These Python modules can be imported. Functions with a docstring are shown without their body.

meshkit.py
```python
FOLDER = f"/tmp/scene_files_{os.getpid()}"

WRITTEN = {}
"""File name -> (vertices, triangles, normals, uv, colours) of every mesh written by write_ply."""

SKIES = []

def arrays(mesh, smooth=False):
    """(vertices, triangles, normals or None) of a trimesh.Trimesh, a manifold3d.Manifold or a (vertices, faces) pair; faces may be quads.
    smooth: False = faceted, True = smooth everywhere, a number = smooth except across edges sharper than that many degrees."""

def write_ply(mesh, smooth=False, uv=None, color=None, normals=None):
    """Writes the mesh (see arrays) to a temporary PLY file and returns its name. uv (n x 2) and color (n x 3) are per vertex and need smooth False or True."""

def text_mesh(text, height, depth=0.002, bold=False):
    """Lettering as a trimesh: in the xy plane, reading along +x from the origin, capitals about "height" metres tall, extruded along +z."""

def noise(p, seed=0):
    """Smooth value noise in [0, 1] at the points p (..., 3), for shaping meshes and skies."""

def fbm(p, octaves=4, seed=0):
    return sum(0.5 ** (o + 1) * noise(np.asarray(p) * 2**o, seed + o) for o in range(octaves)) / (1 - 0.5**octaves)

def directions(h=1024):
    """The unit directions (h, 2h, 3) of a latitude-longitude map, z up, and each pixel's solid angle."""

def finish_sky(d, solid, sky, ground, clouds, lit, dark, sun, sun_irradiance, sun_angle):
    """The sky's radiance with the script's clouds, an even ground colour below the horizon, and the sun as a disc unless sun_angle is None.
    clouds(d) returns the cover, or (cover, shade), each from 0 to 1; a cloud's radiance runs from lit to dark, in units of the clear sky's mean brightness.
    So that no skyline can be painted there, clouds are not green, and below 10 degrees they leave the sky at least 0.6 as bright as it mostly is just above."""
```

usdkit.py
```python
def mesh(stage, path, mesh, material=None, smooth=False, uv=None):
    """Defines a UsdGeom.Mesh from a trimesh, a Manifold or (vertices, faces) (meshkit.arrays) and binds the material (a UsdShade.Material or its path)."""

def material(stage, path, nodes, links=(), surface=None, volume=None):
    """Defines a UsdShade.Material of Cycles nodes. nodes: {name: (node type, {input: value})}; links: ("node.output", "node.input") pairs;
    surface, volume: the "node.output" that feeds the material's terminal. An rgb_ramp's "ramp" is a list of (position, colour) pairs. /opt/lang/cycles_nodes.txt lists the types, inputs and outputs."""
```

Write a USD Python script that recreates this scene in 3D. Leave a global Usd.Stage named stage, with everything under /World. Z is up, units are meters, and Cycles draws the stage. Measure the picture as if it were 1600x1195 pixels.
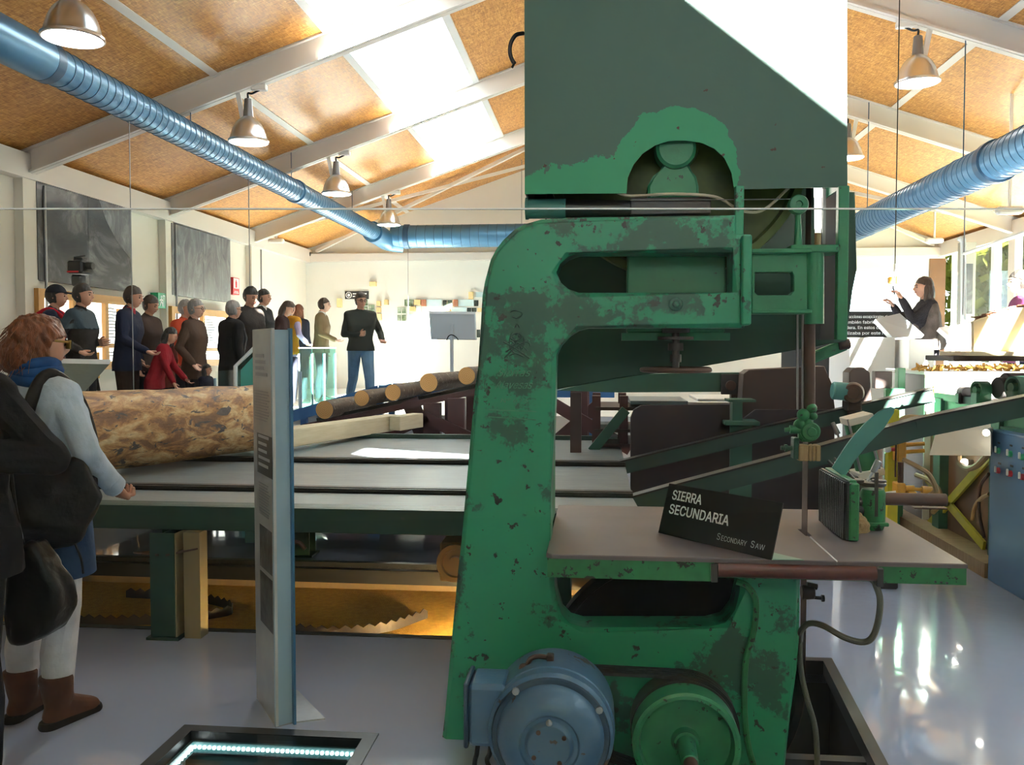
import math, random
import numpy as np, trimesh, shapely, shapely.affinity
from shapely.geometry import Polygon, Point, LineString, box as sbox
import manifold3d as m3
import usdkit, meshkit
from pxr import Usd, UsdGeom, UsdLux, UsdShade, Sdf, Gf, Vt
rng = np.random.default_rng(7)
random.seed(7)
stage = Usd.Stage.CreateInMemory()
UsdGeom.SetStageUpAxis(stage, 'Z')
UsdGeom.SetStageMetersPerUnit(stage, 1.0)
UsdGeom.Xform.Define(stage, '/World')
UsdGeom.Scope.Define(stage, '/World/Looks')

# ---------------------------------------------------------------- camera
EYE = np.array([0, 0, 1.55])
FPX, CX, CY = 1357.0, 800.0, 597.5
YAW, PITCH = math.atan(135 / 1357), math.atan(53 / 1357)
RIGHT = np.array([math.cos(YAW), math.sin(YAW), 0])
FWD = np.array([-math.sin(YAW) * math.cos(PITCH), math.cos(YAW) * math.cos(PITCH), -math.sin(PITCH)])
UPV = np.cross(RIGHT, FWD)
cam = UsdGeom.Camera.Define(stage, '/World/camera')
cam.CreateHorizontalApertureAttr(36.0)
cam.CreateFocalLengthAttr(36.0 * FPX / 1600)
cam.CreateClippingRangeAttr(Gf.Vec2f(0.05, 500))
M = Gf.Matrix4d(*RIGHT, 0, *UPV, 0, *(-FWD), 0, *EYE, 1)
cam.AddTransformOp().Set(M)
cam.CreateExposureAttr(0.32)

# ---------------------------------------------------------------- sky and sun
SUN = np.array([-0.35, 1.0, -0.75])           # the way the sunlight travels
SUN = SUN / np.linalg.norm(SUN)
def aim(prim, d):
    """turns a light (which shines along -z) to shine along d"""
    d = np.asarray(d, float) / np.linalg.norm(d)
    r = Gf.Rotation(Gf.Vec3d(0, 0, -1), Gf.Vec3d(*d))
    prim.AddTransformOp().Set(Gf.Matrix4d().SetRotate(r))
sun = UsdLux.DistantLight.Define(stage, '/World/sunlight')
sun.CreateIntensityAttr(55.0)
sun.CreateNormalizeAttr(True)
sun.CreateAngleAttr(0.53)
sun.CreateColorAttr(Gf.Vec3f(1.0, 0.965, 0.90))
aim(sun, SUN)
sky = UsdLux.DomeLight.Define(stage, '/World/sky_light')
sky.CreateIntensityAttr(1.8)
sky.CreateColorAttr(Gf.Vec3f(0.78, 0.9, 1.0))

# ---------------------------------------------------------------- helpers
def ray(px, py):
    d = FWD * FPX + RIGHT * (px - CX) + UPV * (CY - py)
    return d / np.linalg.norm(d)
def at(px, py, Y=None, Z=None, X=None):
    """the point of the place that the pixel shows on the plane Y=.., Z=.. or X=.."""
    d = ray(px, py)
    t = (Y - EYE[1]) / d[1] if Y is not None else (Z - EYE[2]) / d[2] if Z is not None else (X - EYE[0]) / d[0]
    return EYE + d * t
def xz(px, py, Y):
    p = at(px, py, Y=Y)
    return (p[0], p[2])

MATS = {}
def mk(name, nodes, links, surface):
    m = usdkit.material(stage, '/World/Looks/' + name, nodes, links, surface=surface)
    MATS[name] = m
    return m
def mat(name, c, rough=0.5, metal=0.0, c2=None, scale=6.0, sharp=0.0, chips=None, chip_at=0.66, chip_scale=14.0, bump=0.0, bump_scale=60.0, coat=0.0,
        stretch=(1, 1, 1), detail=4.0, spec=0.5, obj=False, bevel=0.0, sheen=0.0, mid=0.5, bdist=0.01):
    """a painted, worn or woven surface: colour c mottled with c2, chips of a third colour, fine relief"""
    n = {'p': ('principled_bsdf', dict(base_color=c, roughness=rough, metallic=metal, coat_weight=coat, specular_ior_level=spec, sheen_weight=sheen))}
    l = []
    if c2 is not None or chips is not None or bump:
        if obj:
            n['tc'] = ('texture_coordinate', {}); src = 'tc.object'
        else:
            n['g'] = ('geometry', {}); src = 'g.position'
        n['mp'] = ('mapping', dict(scale=stretch)); l.append((src, 'mp.vector')); v = 'mp.vector'
    last = None
    if c2 is not None:
        n['n1'] = ('noise_texture', dict(scale=scale, detail=detail + (3 if sharp > 0.9 else 0), roughness=0.7 if sharp > 0.9 else 0.6)); l.append((v, 'n1.vector'))
        w = 0.2 * (1 - sharp) + 0.008
        n['r1'] = ('map_range', dict(from_min=mid - w, from_max=mid + w, clamp=True)); l.append(('n1.fac', 'r1.value'))
        n['m1'] = ('mix_color', dict(a=c, b=c2)); l += [('r1.result', 'm1.fac')]; last = 'm1.result'
    if chips is not None:
        n['n2'] = ('noise_texture', dict(scale=chip_scale, detail=6, roughness=0.62)); l.append((v, 'n2.vector'))
        n['r2'] = ('map_range', dict(from_min=chip_at, from_max=chip_at + 0.015, clamp=True)); l.append(('n2.fac', 'r2.value'))
        n['m2'] = ('mix_color', dict(a=c, b=chips)); l.append(('r2.result', 'm2.fac'))
        if last: l.append((last, 'm2.a'))
        last = 'm2.result'
    if last: l.append((last, 'p.base_color'))
    nrm = None
    if bevel:
        n['bv'] = ('bevel', dict(samples=4, radius=bevel)); nrm = 'bv.bevel'
    if bump:
        n['nb'] = ('noise_texture', dict(scale=bump_scale, detail=3)); l.append((v, 'nb.vector'))
        n['b'] = ('bump', dict(strength=bump, distance=bdist)); l.append(('nb.fac', 'b.height'))
        if nrm: l.append((nrm, 'b.normal'))
        nrm = 'b.normal'
    if nrm: l.append((nrm, 'p.normal'))
    return mk(name, n, l, 'p.BSDF')

class G:
    """collects shapes that together are ONE mesh"""
    def __init__(s):
        s.v, s.f, s.n = [], [], 0
    def add(s, v, f=None):
        if f is None:
            if hasattr(v, 'to_mesh'):
                m = v.to_mesh(); v, f = m.vert_properties[:, :3], m.tri_verts
            else:
                v, f = v.vertices, v.faces
        v, f = np.asarray(v, float), np.asarray(f, int)
        s.v.append(v); s.f.append(f + s.n); s.n += len(v)
        return s
    def box(s, x0, x1, y0, y1, z0, z1, b=0.0):
        return s.obox(((x0 + x1) / 2, (y0 + y1) / 2, (z0 + z1) / 2), (abs(x1 - x0), abs(y1 - y0), abs(z1 - z0)), None, b)
    def obox(s, c, size, R=None, b=0.0):
        h = np.asarray(size, float) / 2
        if b:
            b = min(b, h.min() * 0.6)
            p = []
            for sx in (-1, 1):
                for sy in (-1, 1):
                    for sz in (-1, 1):
                        k = h * (sx, sy, sz)
                        for a in range(3):
                            q = k.copy(); e = np.array([sx, sy, sz]) * b; e[a] = 0; p.append(q - e)
            m = trimesh.convex.convex_hull(np.array(p)); v, f = m.vertices, m.faces
        else:
            m = trimesh.creation.box(2 * h); v, f = m.vertices, m.faces
        if R is not None: v = v @ np.asarray(R, float).T
        return s.add(v + np.asarray(c, float), f)
    def bar(s, p, q, w, h, up=(0, 0, 1), b=0.0):
        """a square bar from p to q; w across, h along 'up'"""
        p, q = np.asarray(p, float), np.asarray(q, float)
        d = q - p; L = np.linalg.norm(d); d /= L
        a = np.cross(d, up); a /= np.linalg.norm(a); u = np.cross(a, d)
        return s.obox((p + q) / 2, (L, w, h), np.stack([d, a, u], 1), b)
    def tube(s, pts, r, n=8, closed=False):
        p = np.asarray(pts, float); k = len(p)
        t = np.gradient(p, axis=0) if not closed else np.roll(p, -1, 0) - np.roll(p, 1, 0)
        t /= np.linalg.norm(t, axis=1, keepdims=True) + 1e-12
        a = np.zeros_like(p)
        ref = np.array([0, 0, 1.0]) if abs(t[0, 2]) < 0.9 else np.array([1.0, 0, 0])
        for i in range(k):
            x = np.cross(t[i], ref); x /= np.linalg.norm(x) + 1e-12; a[i] = x; ref = np.cross(x, t[i])
        b = np.cross(t, a); ang = np.arange(n) * 2 * np.pi / n
        rr = np.broadcast_to(r, (k,))
        v = (p[:, None] + rr[:, None, None] * (np.cos(ang)[None, :, None] * a[:, None] + np.sin(ang)[None, :, None] * b[:, None])).reshape(-1, 3)
        F = []
        for i in range(k if closed else k - 1):
            i2 = (i + 1) % k
            for j in range(n):
                j2 = (j + 1) % n
                F += [(i * n + j, i * n + j2, i2 * n + j2), (i * n + j, i2 * n + j2, i2 * n + j)]
        if not closed:
            v = np.vstack([v, p[:1], p[-1:]]); c0, c1 = k * n, k * n + 1
            for j in range(n):
                j2 = (j + 1) % n
                F += [(c0, j2, j), (c1, (k - 1) * n + j, (k - 1) * n + j2)]
        F = np.array(F)[:, ::-1]
        return s.add(v, F)
    def lathe(s, prof, o, axis=(0, 0, 1), n=28, cap=False):
        """turned shape: prof = [(radius, height along axis)], from o"""
        axis = np.asarray(axis, float) / np.linalg.norm(axis)
        a = np.cross(axis, (0, 0, 1) if abs(axis[2]) < 0.9 else (1, 0, 0)); a /= np.linalg.norm(a); b = np.cross(axis, a)
        ang = np.arange(n) * 2 * np.pi / n
        pr = np.asarray(prof, float); k = len(pr)
        ring = np.cos(ang)[:, None] * a + np.sin(ang)[:, None] * b
        v = (np.asarray(o, float) + pr[:, None, 0:1] * ring[None] + pr[:, None, 1:2] * axis).reshape(-1, 3)
        F = []
        for i in range(k - 1):
            for j in range(n):
                j2 = (j + 1) % n
                F += [(i * n + j, i * n + j2, (i + 1) * n + j2), (i * n + j, (i + 1) * n + j2, (i + 1) * n + j)]
        for i in (0, k - 1):
            if cap and pr[i, 0] > 1e-6:
                v = np.vstack([v, [np.asarray(o, float) + pr[i, 1] * axis]]); c = len(v) - 1
                for j in range(n):
                    j2 = (j + 1) % n
                    F.append((c, i * n + j2, i * n + j) if i == 0 else (c, i * n + j, i * n + j2))
        return s.add(v, F)
    def cyl(s, p, q, r, r2=None, n=20, b=0.0):
        p, q = np.asarray(p, float), np.asarray(q, float)
        L = np.linalg.norm(q - p); r2 = r if r2 is None else r2
        prof = [(r, 0), (r2, L)] if not b else [(r - b, 0), (r, b), (r2, L - b), (r2 - b, L)]
        return s.lathe(prof, p, q - p, n, True)
    def ball(s, c, r, sc=(1, 1, 1), n=2):
        m = trimesh.creation.icosphere(n, 1.0)
        return s.add(m.vertices * np.asarray(sc) * r + np.asarray(c, float), m.faces)
    def prism(s, poly, fn, d0, d1, b=0.0):
        """a plate of outline poly (2-D) from depth d0 to d1, front edge chamfered by b; fn(u, v, d) -> 3-D"""
        for g in getattr(poly, 'geoms', [poly]):
            if g.is_empty: continue
            q = g.buffer(-b, join_style=1) if b else g
            def put(pts, f, d):
                s.add(np.array([fn(x, y, dd) for (x, y), dd in zip(pts, np.broadcast_to(d, len(pts)))]), f)
            v, f = trimesh.creation.triangulate_polygon(q, engine='earcut') if q.geom_type == 'Polygon' else (None, None)
            if v is None: q = g; b = 0; v, f = trimesh.creation.triangulate_polygon(q, engine='earcut')
            put(v, f, d0)
            if b:
                for rg in getattr(g.difference(q), 'geoms', [g.difference(q)]):
                    if rg.geom_type != 'Polygon' or rg.area < 1e-9: continue
                    v, f = trimesh.creation.triangulate_polygon(rg, engine='earcut')
                    edge = shapely.distance(shapely.points(v), g.boundary) < b * 0.3
                    put(v, f, np.where(edge, d0 + b * np.sign(d1 - d0), d0))
            v, f = trimesh.creation.triangulate_polygon(g, engine='earcut')
            put(v, f[:, ::-1], d1)
            for r in [g.exterior, *g.interiors]:
                c = np.array(r.coords); k = len(c) - 1
                e0 = d0 + b * np.sign(d1 - d0)
                V = [fn(x, y, e0) for x, y in c[:k]] + [fn(x, y, d1) for x, y in c[:k]]
                F = []
                for i in range(k):
                    j = (i + 1) % k
                    F += [(i, j, k + j), (i, k + j, k + i)]
                s.add(np.array(V), F)
        return s
    def xzslab(s, poly, y0, y1, b=0.0):
        return s.prism(poly, lambda u, v, d: (u, d, v), y0, y1, b)
    def mesh(s):
        m = trimesh.Trimesh(np.vstack(s.v), np.vstack(s.f), process=False)
        return m

USED = {}
def numbered(path):
    k = USED.get(path, -1) + 1; USED[path] = k
    return path if k == 0 else f'{path}_{k:03d}'
def tag(prim, label=None, cat=None, group=None, kind=None):
    for k, v in (('label', label), ('category', cat), ('group', group), ('kind', kind)):
        if v: prim.SetCustomDataByKey(k, v)
    return prim
def thing(name, label, cat, group=None, loc=(0, 0, 0), rz=0.0, kind=None):
    x = UsdGeom.Xform.Define(stage, numbered('/World/' + name))
    if any(loc) or rz:
        x.AddTranslateOp().Set(Gf.Vec3d(*map(float, loc)))
        if rz: x.AddRotateZOp().Set(math.degrees(rz))
    return tag(x.GetPrim(), label, cat, group, kind)
def part(name, g, m, parent=None, smooth=30, label=None, cat=None, group=None, kind=None):
    base = str(parent.GetPath()) if parent is not None else '/World'
    me = g.mesh() if isinstance(g, G) else g
    p = usdkit.mesh(stage, numbered(base + '/' + name), me, MATS[m] if isinstance(m, str) else m, smooth=smooth).GetPrim()
    return tag(p, label, cat, group, kind)
def struct(name, g, m, smooth=30):
    return part(name, g, m, None, smooth, kind='structure')
def hull(pts, rads, n=12):
    """hull of spheres"""
    return m3.Manifold.batch_hull([m3.Manifold.sphere(float(r), n).translate([float(x) for x in p]) for p, r in zip(pts, rads)])
def arc(cx, cy, r, a0, a1, n=12):
    return [(cx + r * math.cos(math.radians(a0 + (a1 - a0) * i / n)), cy + r * math.sin(math.radians(a0 + (a1 - a0) * i / n))) for i in range(n + 1)]
def spline(pts, n=8):
    """a smooth curve through the points"""
    p = np.asarray(pts, float); p = np.vstack([2 * p[0] - p[1], p, 2 * p[-1] - p[-2]]); out = []
    for i in range(1, len(p) - 2):
        for t in np.linspace(0, 1, n, endpoint=False):
            a, b, c, d = p[i - 1], p[i], p[i + 1], p[i + 2]
            out.append(0.5 * (2 * b + (c - a) * t + (2 * a - 5 * b + 4 * c - d) * t * t + (3 * b - a - 3 * c + d) * t ** 3))
    return np.array(out + [p[-2]])
def text_on(txt, h, o, u, v, depth=0.002, bold=False, shear=0.0, width=None):
    """raised lettering: starts at o, reads along u, stands along v, raised along u x v"""
    m = meshkit.text_mesh(txt, h, depth, bold)
    p = np.array(m.vertices); u = np.asarray(u, float) / np.linalg.norm(u); v = np.asarray(v, float) / np.linalg.norm(v)
    k = 1.0 if width is None else width / p[:, 0].max()
    w = np.cross(u, v)
    return np.asarray(o) + (p[:, :1] * k + shear * p[:, 1:2]) * u + p[:, 1:2] * v + p[:, 2:3] * w, m.faces
# ---------------------------------------------------------------- materials
mat('cream_wall', (0.74, 0.70, 0.62), 0.7, c2=(0.70, 0.66, 0.58), scale=1.5, bump=0.05, bump_scale=40)
mat('back_wall', (0.82, 0.81, 0.76), 0.7, c2=(0.79, 0.78, 0.73), scale=1.5)
mat('white_paint', (0.72, 0.68, 0.64), 0.45)
mat('frame_white', (0.8, 0.82, 0.84), 0.4)
mat('platform_grey', (0.76, 0.77, 0.78), 0.25, c2=(0.71, 0.72, 0.73), scale=2)
mk('epoxy', {'g': ('geometry', {}), 'n': ('noise_texture', dict(scale=1.1, detail=4)), 'm': ('mix_color', dict(a=(0.44, 0.49, 0.66), b=(0.37, 0.41, 0.57))),
    'nb': ('noise_texture', dict(scale=5.0, detail=2)), 'b': ('bump', dict(strength=0.10, distance=0.02)), 'n3': ('noise_texture', dict(scale=160, detail=1)),
    'r': ('map_range', dict(from_min=0.3, from_max=0.8, to_min=0.06, to_max=0.16)),
    'p': ('principled_bsdf', dict(coat_weight=1.0, coat_roughness=0.04))},
   [('g.position', 'n.vector'), ('g.position', 'nb.vector'), ('n.fac', 'm.fac'), ('m.result', 'p.base_color'), ('nb.fac', 'b.height'), ('b.normal', 'p.normal'),
    ('n.fac', 'r.value'), ('r.result', 'p.roughness')], 'p.BSDF')
# oriented strand board: several layers of stretched flakes
mk('osb', {'tc': ('geometry', {}), 'm1': ('mapping', dict(scale=(16, 70, 16), rotation=(0, 0, 0.5))), 'm2': ('mapping', dict(scale=(70, 14, 60), rotation=(0, 0, -0.35))),
    'v1': ('voronoi_texture', dict(scale=1.0, randomness=1.0)), 'v2': ('voronoi_texture', dict(scale=1.0)), 's1': ('separate_color', {}), 's2': ('separate_color', {}),
    'a': ('math', dict(math_type='add')), 'h': ('math', dict(math_type='multiply', value2=0.5)), 'nz': ('noise_texture', dict(scale=0.9, detail=3)),
    'r': ('rgb_ramp', {'ramp': [(0.0, (0.27, 0.105, 0.02)), (0.3, (0.41, 0.18, 0.036)), (0.6, (0.53, 0.25, 0.058)), (0.88, (0.63, 0.34, 0.10)), (1.0, (0.74, 0.47, 0.18))]}),
    'mm': ('mix_color', dict(blend_type='multiply', fac=0.5)), 'r2': ('rgb_ramp', {'ramp': [(0.3, (0.78, 0.72, 0.66)), (0.7, (1, 1, 1))]}),
    'p': ('principled_bsdf', dict(roughness=0.42))},
   [('tc.position', 'm1.vector'), ('tc.position', 'm2.vector'), ('m1.vector', 'v1.vector'), ('m2.vector', 'v2.vector'), ('v1.color', 's1.color'), ('v2.color', 's2.color'),
    ('s1.r', 'a.value1'), ('s2.g', 'a.value2'), ('a.value', 'h.value1'), ('h.value', 'r.fac'), ('tc.position', 'nz.vector'), ('nz.fac', 'r2.fac'), ('r.color', 'mm.a'), ('r2.color', 'mm.b'),
    ('mm.result', 'p.base_color')], 'p.BSDF')
def glass_mat(name, tint, rough=0.0, k=0.5):
    """a pane: see-through, mirroring more at grazing angles, from both of its sides"""
    mk(name, {'t': ('transparent_bsdf', dict(color=tint)), 'g': ('glossy_bsdf', dict(color=(1, 1, 1), roughness=rough)), 'f': ('layer_weight', dict(blend=0.5)),
              'q': ('math', dict(math_type='power', value2=4.0)), 's': ('math', dict(math_type='multiply_add', value2=k, value3=0.006)), 'm': ('mix_closure', {})},
       [('f.facing', 'q.value1'), ('q.value', 's.value1'), ('s.value', 'm.fac'), ('t.BSDF', 'm.closure1'), ('g.BSDF', 'm.closure2')], 'm.closure')
glass_mat('clear_glass', (0.96, 0.98, 0.97))
glass_mat('green_glass', (0.55, 0.85, 0.80))
mat('glass_edge', (0.92, 0.95, 0.95), 0.25)
def emit(name, c, s):
    mk(name, {'e': ('emission', dict(color=c, strength=s))}, [], 'e.emission')
emit('lamp_glow', (1.0, 0.92, 0.8), 14.0)
emit('led_glow', (0.92, 0.97, 1.0), 14.0)
emit('warm_glow', (1.0, 0.62, 0.2), 40.0)
emit('backlit_paper', (1.0, 0.97, 0.9), 2.4)
mat('duct_blue', (0.055, 0.17, 0.31), 0.34, 0.35, c2=(0.07, 0.20, 0.35), scale=2.0, spec=0.6)
mat('duct_seam', (0.02, 0.07, 0.14), 0.4, 0.3)
mat('chrome', (0.72, 0.72, 0.73), 0.24, 0.9)
mat('lamp_grey', (0.22, 0.22, 0.23), 0.4, 0.6)
mat('lamp_white', (0.8, 0.78, 0.75), 0.4)
mat('black_paint', (0.012, 0.012, 0.014), 0.35)
mat('black_rubber', (0.012, 0.012, 0.012), 0.6)
mat('dark_steel', (0.05, 0.052, 0.06), 0.45, 0.5, c2=(0.075, 0.06, 0.055), scale=5, bump=0.1)
mat('steel', (0.42, 0.43, 0.45), 0.35, 0.9, c2=(0.33, 0.33, 0.35), scale=8)
mat('wire_grey', (0.3, 0.3, 0.3), 0.4, 0.6)
mat('text_white', (0.82, 0.85, 0.88), 0.6)
mat('text_grey', (0.45, 0.47, 0.5), 0.6)
# ---------------------------------------------------------------- the room
XL, XR, XC, ZE, TAN = -7.0, 7.7, 0.35, 3.92, 0.34
Y0, YB = -3.8, 20.35                       # the wall behind the camera, the far wall
RAFT = [-3.8, 0.8, 3.1, 6.55, 10.0, 13.45, 16.9, 20.35]
def roof_z(x): return ZE + TAN * ((x - XL) if x < XC else (XR - x))
SLOPE = math.atan(TAN)
# floor with its two openings
PIT = (-7.0 + 0.9, 0.28, 4.52, 6.12)       # saw dust pit under the log deck
LB = [at(300, 1135, Z=0), at(590, 1148, Z=0)]
BOXP = (LB[0][0] - 0.03, LB[1][0], 2.75, LB[0][1])
SAWP = (at(690, 1172, Z=0)[0] + 0.12, at(1380, 1195, Z=0)[0] + 0.02, 3.55, 4.35)
fl = sbox(XL, Y0, XR, YB).difference(sbox(PIT[0], PIT[2], PIT[1], PIT[3])).difference(sbox(BOXP[0], BOXP[2], BOXP[1], BOXP[3]))
HOLE = Polygon([(0.02, 2.6), (1.02, 2.6), (1.16, 4.41), (0.02, 4.41)])   # the wheel pit under the saw
fl = fl.difference(HOLE)
struct('floor', G().prism(fl, lambda u, v, d: (u, v, d), 0.0, -0.12), 'epoxy', smooth=False)
# raised visitors' walkway
PZ, PL = 0.6, 0.45
wk = Polygon([(XL, 12.2), (3.9, 12.2), (3.9, 8.6), (XR, 8.6), (XR, YB), (XL, YB)])
wl = Polygon([(XL, 7.0), (-4.9, 7.0), (-4.9, 9.2), (-4.2, 9.2), (-4.2, 12.2), (XL, 12.2)])
struct('trim', G().prism(wl, lambda u, v, d: (u, v, d), PL, 0.001), 'platform_grey', smooth=False)
tr = G().prism(wk, lambda u, v, d: (u, v, d), PZ, 0.001)
struct('trim', tr, 'platform_grey', smooth=False)
# walls
struct('wall_left', G().box(XL - 0.2, XL, Y0, YB + 0.2, -0.1, ZE + 0.25), 'cream_wall', smooth=False)
bw = Polygon([(XL, 0), (XR, 0), (XR, ZE + 0.1), (XC, roof_z(XC) + 0.1), (XL, ZE + 0.1)])
WB = [at(1345, 419, Y=YB), at(1422, 500, Y=YB)]
wz1, wz0 = WB[0][2], PZ + 0.9
win_b = sbox(5.35, wz0, WB[1][0], wz1)
struct('wall_back', G().xzslab(bw.difference(win_b), YB, YB + 0.2), 'back_wall', smooth=False)
GABLE = Polygon([(-1.65, 3.3), (2.35, 3.3), (2.35, 4.6), (XC, 5.2), (-1.65, 4.6)])  # added, unseen: high window that fills the saw front with light
fw = bw.difference(GABLE)
struct('wall_front', G().xzslab(fw, Y0 - 0.2, Y0), 'cream_wall', smooth=False)
# right wall: sill and head with the glazing between
g = G().box(XR, XR + 0.2, Y0, 10.0, -0.1, ZE + 0.25).box(XR, XR + 0.2, 10.0, YB + 0.2, -0.1, 1.2).box(XR, XR + 0.2, 10.0, YB + 0.2, ZE - 0.12, ZE + 0.25)
struct('wall_right', g, 'cream_wall', smooth=False)
# windows
def window(x_axis, a0, a1, z0, z1, at_, n, glass='clear_glass', fw_=0.07):
    w = thing('window_%d' % window.k, None, None, kind='structure'); window.k += 1
    f = (lambda u, v, d: (u, at_ + d, v)) if x_axis else (lambda u, v, d: (at_ + d, u, v))
    outer = sbox(a0, z0, a1, z1); holes = []
    for i in range(n):
        p0, p1 = a0 + (a1 - a0) * i / n + fw_, a0 + (a1 - a0) * (i + 1) / n - fw_
        holes.append(sbox(p0, z0 + fw_, p1, z1 - fw_)); outer = outer.difference(holes[-1])
    part('window_frame', G().prism(outer, f, -0.05, 0.09), 'frame_white', w, smooth=False)
    for h in holes: part('pane', G().prism(h, f, 0.02, 0.03), glass, w, smooth=False)
window.k = 1
def added_gable_window():
    w = thing('window_%d' % window.k, None, None, kind='structure'); window.k += 1
    fn = lambda u, v, d: (u, Y0 - 0.1 + d, v)
    full = GABLE; fr_ = full
    for k in range(4):
        p = sbox(-1.65 + 1.0 * k + 0.05, 3.35, -1.65 + 1.0 * (k + 1) - 0.05, 6).intersection(full.buffer(-0.08)); fr_ = fr_.difference(p)
        part('pane', G().prism(p, fn, 0.02, 0.03), 'clear_glass', w, smooth=False)
    part('window_frame', G().prism(fr_, fn, -0.05, 0.05), 'frame_white', w, smooth=False)
added_gable_window()
# added canopy, unseen behind the camera, keeps direct sun off the gable window
struct('trim', G().box(XL - 1, XR + 1, Y0 - 4.6, Y0 - 0.2, 5.62, 5.72), 'white_paint', smooth=False)
window(True, 5.35, WB[1][0], wz0, wz1, YB + 0.05, 2)
window(False, 10.0, 20.0, 1.2, ZE - 0.12, XR + 0.05, 5)
# roof: OSB panels between the rafters, with roof lights
ceil = thing('ceiling', None, None, kind='structure')
SKY_L, SKY_R = (-3.12, -1.9), (4.1, 5.6)  # right opening added out of view to bring sun onto the machine bed
def slope_box(g, x0, x1, y0, y1, t, off):
    """a board lying on the roof slope between x0 and x1, its underside off above the ceiling line"""
    z0, z1 = roof_z(x0), roof_z(x1)
    n = np.array([-(z1 - z0), 0, x1 - x0]); n /= np.linalg.norm(n)
    c = np.array([(x0 + x1) / 2, (y0 + y1) / 2, (z0 + z1) / 2]) + n * (off + t / 2)
    d = np.array([x1 - x0, 0, z1 - z0]); L = np.linalg.norm(d); d /= L
    return g.obox(c, (L, y1 - y0, t), np.stack([d, [0, 1, 0], n], 1))
# added unseen opening, shaped to throw a slanted sun patch on the hood
HOOD_SUN_GAP = Polygon([(XC + 0.15, -0.22), (2.57, -1.155), (2.28, -0.41), (1.92, 0.68), (XC + 0.15, 0.68)])
sky_l_bays, sky_r_bays = (3, 4, 5), (1, 2)
XS_L = [XL - 0.25, -4.5, SKY_L[0], SKY_L[1], XC]
XS_R = [XC, SKY_R[0], SKY_R[1], XR + 0.25]
for i in range(7):
    y0, y1 = RAFT[i], RAFT[i + 1]
    for xs, bays, sk in ((XS_L, sky_l_bays, SKY_L), (XS_R, sky_r_bays, SKY_R)):
        for x0, x1 in zip(xs, xs[1:]):
            if i in bays and abs(x0 - sk[0]) < 1e-6: continue
            if i == 0 and x0 == XC:
                part('panel', G().prism(sbox(x0, y0, x1, y1).difference(HOOD_SUN_GAP), lambda u, v, d: (u, v, roof_z(u) + d), 0.0, 0.022), 'osb', ceil, smooth=False)
            else:
                part('panel', slope_box(G(), x0, x1, y0, y1, 0.022, 0.0), 'osb', ceil, smooth=False)
def roof_sheet(xa, xb, holes):
    p = sbox(xa, Y0 - 0.3, xb, YB + 0.3)
    for h in holes: p = p.difference(h)
    return p
hl = [sbox(SKY_L[0], RAFT[i] + 0.05, SKY_L[1], RAFT[i + 1] - 0.05) for i in sky_l_bays]
hr = [sbox(SKY_R[0], RAFT[i] + 0.05, SKY_R[1], RAFT[i + 1] - 0.05) for i in sky_r_bays] + [HOOD_SUN_GAP]
for xa, xb, hs in ((XL - 0.4, XC, hl), (XC, XR + 0.4, hr)):
    sg = 1 if xa < XC - 1 else -1
    part('roof_sheet', G().prism(roof_sheet(xa, xb, hs), lambda u, v, d: (u, v, roof_z(u) + d), 0.09, 0.16), 'white_paint', ceil, smooth=False)
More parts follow.
